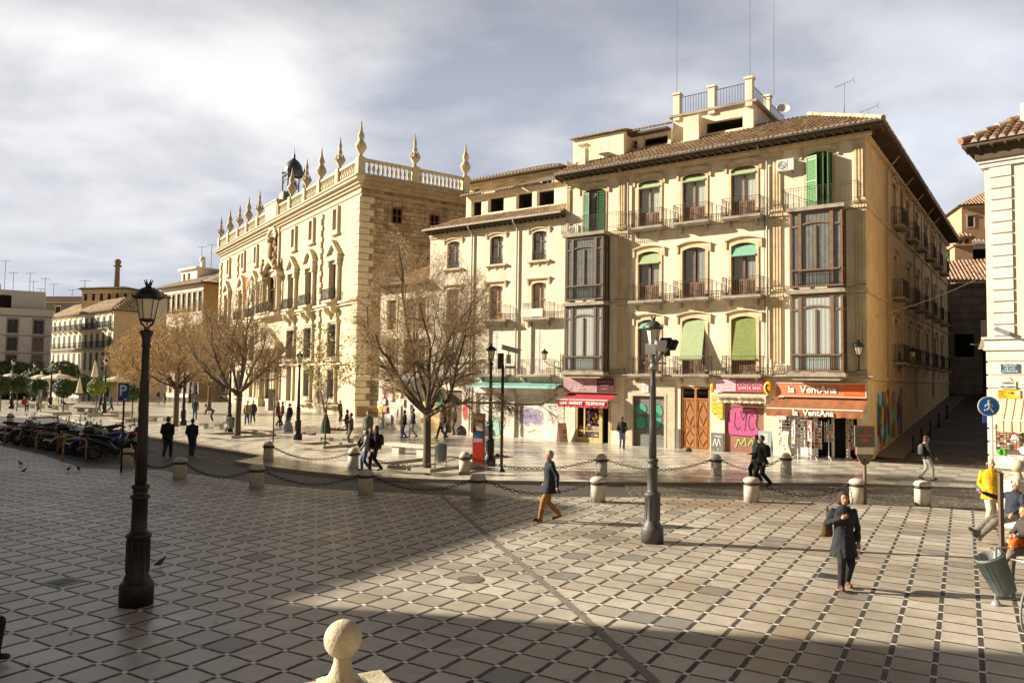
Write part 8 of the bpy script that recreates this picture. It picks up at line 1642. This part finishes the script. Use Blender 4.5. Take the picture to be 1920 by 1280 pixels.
    if box: mb = MB(); loft(mb, [(-1.12, 0, 1.05, .12, .08), (-1.05, 0, 1.06, .19, .13), (-.8, 0, 1.06, .19, .13), (-.7, 0, 1.04, .14, .09)], 16, ax='x'); mb.box(-.9, -.75, -.05, .05, .86, .93); mb.build('top_box', PLB, r); mb = MB(); mb.box(-1.13, -1.08, -.13, .13, .99, 1.05); mb.build('reflector', TAILR, r)
    if accent: mb = MB(); A_ = mat('bike_accent_%d' % int(accent[0] * 100 + accent[2] * 1000), accent, .3, var=0); loft(mb, [(-.5, 0, .66, .175, .05), (-.3, 0, .6, .178, .05), (-.1, 0, .54, .165, .04)] if kind != 'naked' else [(.05, 0, .86, .135, .05), (.3, 0, .88, .14, .05)], 12, ax='x'); mb.build('side_trim', A_, r)
    return r
k0, k1 = G(-40, 822, ZR), G(238, 876, ZR)
BK = [(3.3, 84, 'large black scooter nearest the squat bollard, seen from the side', 'scooter', (.02, .02, .02), None, True), (4.4, 48, 'scooter with orange trim squeezed behind the large black one', 'scooter', (.03, .03, .04), (.6, .1, .02), False), (5.6, 222, 'bright blue scooter with red trim beside the yellow hoop', 'scooter', (.01, .05, .5), (.4, .03, .02), False), (6.6, 50, 'dark motorcycle with a bulky top box behind the blue scooter', 'naked', (.03, .03, .03), (.5, .1, .05), True), (7.8, 226, 'silver white motorcycle left of the blue scooter', 'naked', (.45, .45, .43), None, False), (9.1, 48, 'black motorcycle with white side trim, left of the silver one', 'naked', (.02, .02, .025), (.5, .5, .5), False), (10.5, 52, 'dark grey scooter with a red tail in the middle of the row', 'scooter', (.1, .1, .1), (.5, .04, .03), False), (12.0, 44, 'black scooter with pale windscreen, third from the left edge', 'scooter', (.02, .02, .02), None, False), (13.6, 230, 'green black motorcycle second from the left edge', 'naked', (.04, .07, .05), None, False), (15.4, 50, 'dark motorcycle cut by the left edge beside the yellow hoop', 'naked', (.02, .02, .02), (.4, .4, .4), False)]
dk = (k0 - k1).normalized(); nk = Vector((dk.y, -dk.x, 0)); nk = nk if nk.y > 0 else -nk
for s, h_, lb, kd, c, ac, bx in BK: moto(k1 + dk * s + nk * (1.05 if s > 3.5 else .8), radians(90 - h_), lb, kd, c, ac, bx, lean=R.choice((7, 9, 10)))
rt = thing('helmet', 'black and red helmet resting on the end of the nearest scooter', 'helmet', k1 + dk * 2.5 + nk * 1.25 + Vector((0, 0, 1.0)), 0); mb = MB(); mb.ball((0, 0, .12), .15, 16, 0, (1.15, .9, .95)); mb.build('shell', PLB, rt); mb = MB(); mb.ball((.03, -.01, .16), .135, 14, 0, (1.1, .95, .6)); mb.build('visor', TAILR, rt)
# second line of machines further along the bay
for s, h_, lb, kd, c in [(7.4, 50, 'dark scooter half hidden in the second line behind the silver motorcycle', 'scooter', (.03, .03, .035)), (10.2, 230, 'black motorcycle in the second line nearer the left edge', 'naked', (.02, .02, .02)), (13.5, 46, 'scooter in the second line at the far left', 'scooter', (.06, .06, .07))]: moto(k1 + dk * s + nk * 2.9, radians(90 - h_), lb, kd, c, None, False)
q = G(19, 797, ZF); 
o = dup(bF, q, 0, 'domed bollard at the far left kerb beyond the motorcycles')
# ================================================================== souvenir goods
CARDC = [mat('card_white', (.6, .58, .54), .5, var=.1), mat('card_tan', (.35, .22, .12), .5, var=.2), mat('card_blue', (.12, .22, .35), .5, var=.2), mat('card_red', (.45, .08, .05), .5, var=.2), mat('card_dark', (.06, .05, .05), .5, var=.2), mat('card_yellow', (.55, .38, .08), .5, var=.1)]
def card_rack(p, label, h=1.8, w_=.26, cols=6, sides=4, pal=(0, 0, 1, 2, 3, 4, 5), rz=0., wire=None, foot=True, name='postcard_rack', z0=.55):
    r = thing(name, label, 'display rack', p, rz, 'souvenir racks outside the shop'); wire = wire or WHITE; mb = MB(); mb.bar((0, 0, 0), (0, 0, h + .1), .02, n=8); [mb.bar((0, 0, .2), (.3 * cos(a), .3 * sin(a), 0), .015) for a in (.5, 2.6, 4.7)]; mb.build('stand', wire, r)
    mb = MB(); n = int((h - z0) / .16)
    for s in range(sides):
        T = Matrix.Rotation(2 * pi * s / sides, 4, 'Z') @ Matrix.Translation((0, -w_ * .8, 0)); mb.T = T
        for j in range(n):
            for i in range(3):
                x = (i - 1) * w_ * .55; z = z0 + j * .16; mb.add([(x - .06, 0, z), (x + .06, 0, z), (x + .06, .02, z + .12), (x - .06, .02, z + .12)], [(0, 1, 2, 3)], R.choice(pal))
    mb.T = Matrix.Identity(4); mb.build('cards', CARDC, r, smooth=False)
    mb = MB()
    for s in range(sides):
        mb.T = Matrix.Rotation(2 * pi * s / sides, 4, 'Z') @ Matrix.Translation((0, -w_ * .8, 0))
        for j in range(n + 1): z = z0 + j * .16 - .02; mb.bar((-w_ * .8, -.03, z), (w_ * .8, -.03, z), .006)
        for x in (-w_ * .8, w_ * .8): mb.bar((x, -.01, z0 - .05), (x, -.01, h), .008)
    mb.build('wire_frame', wire, r); return r
def sp(u, y): return onM(u, -y, ZF)
card_rack(sp(13.0, .5), 'tall rack of caps and cards at the left of the postcard shop', 1.95, .24, pal=(0, 2, 3, 4, 1)); card_rack(sp(13.75, .9), 'wide rack full of small pale cards on a tripod', 1.9, .26, pal=(0, 0, 1, 4))
card_rack(sp(14.55, 1.0), 'rack with rows of dark magnets in the middle of the shop front', 1.85, .3, pal=(4, 1, 0, 3)); card_rack(sp(15.15, .8), 'rack hung with painted plates on a white leg', 1.8, .2, pal=(5, 0, 2, 3), sides=3, z0=.9)
card_rack(sp(16.45, .6), 'narrow bright red rack right of the shop door', 1.55, .16, pal=(3, 3, 0), wire=mat('rack_red', (.6, .02, .02), .4, var=.1), sides=4, z0=.4)
card_rack(sp(14.1, .25), 'rear rack of colourful cards against the shop window', 2.1, .3, pal=(5, 2, 3, 4, 0)); card_rack(sp(15.95, .2), 'rack of books and cards just right of the open shop door', 2.0, .14, pal=(4, 1, 5, 0), sides=2)
def aboard(p, rz, label, w_, h_, cm, dec):
    r = thing('sandwich_board', label, 'sandwich board', p, rz); mb = MB(); mb.add([(-w_, -.22, 0), (w_, -.22, 0), (w_, 0, h_), (-w_, 0, h_), (w_, -.2, 0), (-w_, -.2, 0)], [(0, 1, 2, 3)]); mb.add([(-w_, .22, 0), (-w_, 0, h_), (w_, 0, h_), (w_, .22, 0)], [(0, 1, 2, 3)]); mb.build('board', cm, r, smooth=False); mb = MB()
    for k in range(7): z = h_ * (.12 + .12 * k); y = -.22 * (1 - z / h_) - .008; x = R.uniform(-.4, .4) * w_; mb.box(x - w_ * .45, x + w_ * .45, y - .003, y, z - .04 * h_, z + .04 * h_, R.randrange(len(dec)))
    mb.build('printing', dec, r, smooth=False)
aboard(sp(12.25, 1.1), MROT, 'pale blue grey board leaning beside the postcard racks', .33, 1.25, mat('board_blue', (.28, .33, .34), .5, var=.08), [CARDC[0]]); aboard(sp(.15, .5), MROT + radians(60), 'ice cream price board beside the yellow shopfront', .28, 1.1, mat('board_pink', (.62, .45, .4), .5, var=.1), [cm_[0], cm_[1], cm_[2], cm_[3]])
aboard(sp(13.35, 1.5), MROT - radians(20), 'narrow orange poster stand in front of the racks', .16, 1.3, mat('board_cream', (.6, .5, .35), .5), [ORG2, cm_[2]])
mb = MB(); mb.tube([(0, 0, 0), (0, 0, .3)], [.13, .2], 14); mb.ball((0, 0, .3), .2, 14, 0, (1, 1, .4)); o = mb.build('hanging_lamp', WHITE, None); o.location = onM(12.5, -.5, 2.0); tag(o, 'white round bowl hanging at the left edge of the brown awning', 'hanging bowl')
# stall goods at the right edge
def sr(x, y, z=0): return onR(x, -y, z)
card = MB()
for i in range(11):
    for j in range(10):
        x, z = .35 + i * .12, .95 + j * .1; card.box(x, x + .1, -.02, 0, z, z + .075, R.choice((0, 1, 1, 3, 4)))
card.box(.3, 1.7, 0, .03, .9, 2.0, 4); o = card.build('magnet_board', CARDC, None, smooth=False); o.location = sr(0, .3); o.rotation_euler = (0, 0, RROT); tag(o, 'large board covered with rows of small souvenirs on the pale building', 'souvenir board')
for k, (x, z, c, lb) in enumerate([(.75, 2.05, (.45, .08, .1), 'red and pink bag hanging left under the striped awning'), (1.05, 2.05, (.5, .2, .15), 'orange pink bag hanging in the middle under the striped awning'), (1.35, 2.05, (.06, .02, .04), 'dark plum bag hanging under the striped awning')]):
    mb = MB(); loft(mb, [(0, 0, -.25, .13, .05), (0, 0, -.1, .15, .06), (0, 0, .08, .12, .04)]); mb.tube([(-.1, 0, .06), (0, 0, .25), (.1, 0, .06)], .01, 5); o = mb.build('hanging_bag', cloth(c), None); o.location = sr(x, .75, z); o.rotation_euler = (0, 0, RROT); tag(o, lb, 'bag', 'bags hanging at the souvenir stall')
for k, (x, z, rr_, lb) in enumerate([(1.0, 1.48, .1, 'round pale plate on the souvenir board'), (.75, .55, .16, 'large pale bowl low at the souvenir stall'), (1.2, .6, .12, 'small painted bowl right of the large pale one'), (1.35, .95, .17, 'patterned plate near the stone ball')]):
    mb = MB(); mb.T = Matrix.Rotation(pi / 2 - .25, 4, 'X'); mb.lathe([(rr_, .03), (rr_ * .6, 0), (0, 0)], 20); mb.lathe([(rr_ * .3, .006), (0, .008)], 14, m=1); o = mb.build('souvenir_plate', [WHITE, cm_[4]], None); o.location = sr(x, .45, z); o.rotation_euler = (0, 0, RROT); tag(o, lb, 'plate', 'plates at the souvenir stall')
mb = MB(); [mb.ball((R.uniform(-.15, .15), R.uniform(-.05, .05), R.uniform(0, .2)), .08, 8) for _ in range(9)]; o = mb.build('green_basket', mat('green_bright', (.03, .35, .02), .5, var=.3, scale=20), None); o.location = sr(.55, .5, .72); o.rotation_euler = (0, 0, RROT); tag(o, 'bright green bundle of goods at the stall beside the pale building', 'goods')
# pedestal with stone ball on the right and the low parapet men sit on
dP2 = 19.6; qB = Gat(1908, 873, dP2); r = thing('ball_finial', 'smaller looking stone ball on a white pillar behind the seated man at the right edge', 'stone finial', (qB.x, qB.y, 0), radians(20)); z_ = qB.z
mb = MB(); mb.ball((0, 0, z_), .168, 24); mb.build('ball', SB, r); mb = MB(); mb.lathe([(.17, z_ - .38), (.1, z_ - .26), (.075, z_ - .15)], 20); mb.build('neck', SB, r); mb = MB(); mb.box(-.24, .5, -.24, .24, 0, z_ - .42); mb.box(-.28, .54, -.28, .28, z_ - .42, z_ - .36); mb.build('pedestal', STONEW, r, smooth=False)
a, b = Gat(1912, 985, 17.9), G(1925, 1230); r = thing('stone_parapet', 'low pale stone parapet along the right edge where the men sit', 'parapet', (a.x + .12, a.y, 0), 0); d = Vector((b.x - a.x + .45, b.y - a.y, 0)); nn = d.normalized().cross(Vector((0, 0, 1)))
mb = MB(); nn = nn if nn.x > 0 else -nn; d2 = d * .28; mb.prism([(0, 0), (d2.x, d2.y), (d2.x + nn.x * .6, d2.y + nn.y * .6), (nn.x * .6, nn.y * .6)], 0, .46, 'z'); mb.build('base', STONE, r, smooth=False); mb = MB(); mb.prism([(-.03, 0), (d2.x - .03, d2.y), (d2.x + nn.x * .66, d2.y + nn.y * .6), (nn.x * .66, nn.y * .6)], .46, .52, 'z'); mb.build('coping', STONEW, r, smooth=False)
# bicycle cut by the right edge
q = G(1928, 1190); r = thing('bicycle', 'bicycle of which only the front wheel shows at the right edge', 'bicycle', (q.x + .05, q.y + .05, 0), radians(38)); 
for x, nm in ((0, 'wheel'), (1.02, 'wheel')):
    mb = MB(); mb.torus((x, 0, .33), .315, .018, 'y', 36, 6); wh = mb.build(nm, mat('tyre_grey', (.2, .2, .18), .7), r); mb = MB(); mb.torus((x, 0, .33), .29, .01, 'y', 36, 5); [mb.bar((x, 0, .33), (x + .29 * cos(k * pi / 9), 0, .33 + .29 * sin(k * pi / 9)), .0025) for k in range(18)]; mb.build('rim', CHR, wh)
mb = MB(); [mb.bar(u, v, .016, n=8) for u, v in (((0, 0, .33), (.2, 0, .85)), ((.2, 0, .8), (.62, 0, .78)), ((.22, 0, .68), (.5, 0, .3)), ((.5, 0, .3), (.64, 0, .85)), ((.5, 0, .3), (1.02, 0, .33)), ((.62, 0, .72), (1.02, 0, .33)))]; mb.build('frame', mat('bike_frame', (.25, .03, .03), .35, var=0), r)
mb = MB(); mb.tube([(.15, -.28, 1.0), (.2, 0, .98), (.15, .28, 1.0)], .014, 6); mb.bar((.2, 0, .83), (.2, 0, .98), .014); mb.build('handlebar', CHR, r); mb = MB(); loft(mb, [(.52, 0, .88, .02, .015), (.62, 0, .89, .05, .02), (.74, 0, .9, .07, .03)], ax='x'); mb.build('saddle', SEATM, r)
# small things on the ground
def pigeon(px, py, label, z=0., rz=0.):
    r = thing('pigeon', label, 'pigeon', G(px, py, z), rz, 'pigeons on the paving'); r.scale = (.72,) * 3; mb = MB(); loft(mb, [(-.15, 0, .09, .02, .012), (-.1, 0, .11, .045, .04), (-.02, 0, .14, .075, .075), (.05, 0, .17, .065, .075), (.08, 0, .22, .04, .05), (.1, 0, .26, .035, .035), (.14, 0, .26, .008, .008)], 10, ax='x'); [mb.bar((.01, s * .02, .09), (.01, s * .025, 0), .004) for s in (-1, 1)]; mb.build('body', mat('pigeon_grey', (.05, .05, .06), .6, var=.3, scale=30), r)
for px, py, lb in ((300, 1064, 'dark round pigeon on the paving right of the near lamp'), (38, 873, 'pigeon on the shaded paving near the motorcycles, upper of two'), (45, 887, 'pigeon on the shaded paving near the motorcycles, lower of two'), (147, 883, 'pigeon beside the kerb below the blue scooter'), (128, 884, 'pigeon left of another by the kerb')): pigeon(px, py, lb, 0, R.uniform(0, 6))
LVS = [(133, 1187, 'yellow leaf'), (226, 1160, 'red brown leaf'), (245, 1182, 'pale yellow leaf'), (272, 1168, 'rust leaf'), (52, 1245, 'large crumpled ochre leaf'), (405, 1167, 'white scrap like leaf'), (798, 1176, 'orange leaf'), (816, 1173, 'ochre leaf'), (938, 1200, 'small brown leaf'), (1126, 1258, 'yellow brown leaf'), (1462, 1146, 'orange red leaf'), (777, 1130, 'tiny tan leaf'), (249, 1197, 'dark leaf'), (1404, 1139, 'faint red leaf')]
for i, (px, py, lb) in enumerate(LVS):
    mb = MB(); s = .035 if i != 4 else .06; mb.add([(-s, 0, .004), (-s * .3, s * .6, .02), (s, .1 * s, .008), (-s * .2, -s * .6, .018), (0, 0, .002)], [(0, 4, 1), (1, 4, 2), (2, 4, 3), (3, 4, 0)]); q = G(px, py)
    o = mb.build('fallen_leaf', LO[i % 3] if i not in (5,) else WHITE, None, smooth=False); o.location = (q.x, q.y, .004); o.rotation_euler = (0, 0, i * 1.3); tag(o, lb + ' on the paving ' + ('left of the stone ball' if px < 640 else 'right of the stone ball') + f', near {"the lamp foot" if 200 < px < 420 else "the corner" if px < 200 else "the pedestal" if px < 1000 else "the walking woman" if px > 1300 else "the drain line"}', 'leaf', 'fallen leaves')
for px, py, c, w_, h_, lb in ((540, 809, (.3, .3, .42), .55, .75, 'large pale lilac sack standing by the palace lamp'), (610, 826, (.02, .05, .02), .5, 1.5, 'round dark green object standing behind the young tree guard'), (865, 815, (.12, .1, .09), .6, .6, 'dark rounded heap in front of the red graffiti'), (882, 812, (.22, .1, .03), .45, .35, 'brown dog like bundle lying by the whitewashed wall'), (1290, 846, (.1, .09, .08), .35, .22, 'dark rounded stone at the foot of the wooden door')):
    mb = MB(); loft(mb, [(0, 0, 0, w_ * .55, w_ * .4), (0, 0, h_ * .3, w_ * .6, w_ * .42), (0, 0, h_ * .7, w_ * .45, w_ * .34), (0, 0, h_, w_ * .15, w_ * .1)], 14); o = mb.build('bundle', cloth(c), None); o.location = G(px, py, ZF); tag(o, lb, 'bundle')
for px, py, cs, lb in ((573, 814, ((.5, .05, .08), (.05, .05, .12), (.3, .3, .35)), 'blanket with red and dark goods spread right of the palace lamp'), (905, 857, ((.03, .02, .02), (.02, .02, .03), (.05, .04, .04)), 'dark goods on a cloth behind the red pillar'), (928, 855, ((.5, .02, .02), (.1, .02, .02), (.05, .03, .03)), 'red and black goods on the ground behind the lamp foot'), (632, 822, ((.5, .05, .05), (.6, .5, .1), (.02, .02, .02)), 'bags and red things piled on the bench beside the young tree')):
    q = G(px, py, ZF); z0 = .5 if 'bench' in lb else 0; mb = MB(); mb.box(-.8, .8, -.35, .35, z0, z0 + .02, 2)
    for i in range(14): x, y = R.uniform(-.7, .7), R.uniform(-.28, .28); a = R.uniform(.06, .14); mb.ball((x, y, z0 + a * .5), a, 7, R.randrange(3), (1, .8, .6))
    o = mb.build('spread_goods', [cloth(c) for c in cs], None); o.location = q; o.rotation_euler = (0, 0, -radians(35)); tag(o, lb, 'goods')
# small dark bollards inside the side street
sb = thing('iron_bollard', 'dark iron bollard along the side street footpath, nearest the corner', 'bollard', (0, 0, 0), 0, 'iron bollards in the side street'); mb = MB(); mb.lathe([(.07, 0), (.06, .1), (.05, .7), (.065, .74), (.06, .8), (0, .84)], 12); mb.build('post', IRON, sb); tr_ = capture(sb)
for i, (u, lb) in enumerate([(4, ''), (7, 'second dark iron bollard up the side street'), (10.5, 'third dark iron bollard up the side street'), (14.5, 'fourth dark iron bollard up the side street'), (19, 'farthest dark iron bollard up the side street')]):
    pt = MBR + DIN * u + DF * 1.35 + Vector((0, 0, stz(u)))
    if i == 0: sb.location = pt
    else: dup(tr_, pt, label=lb)
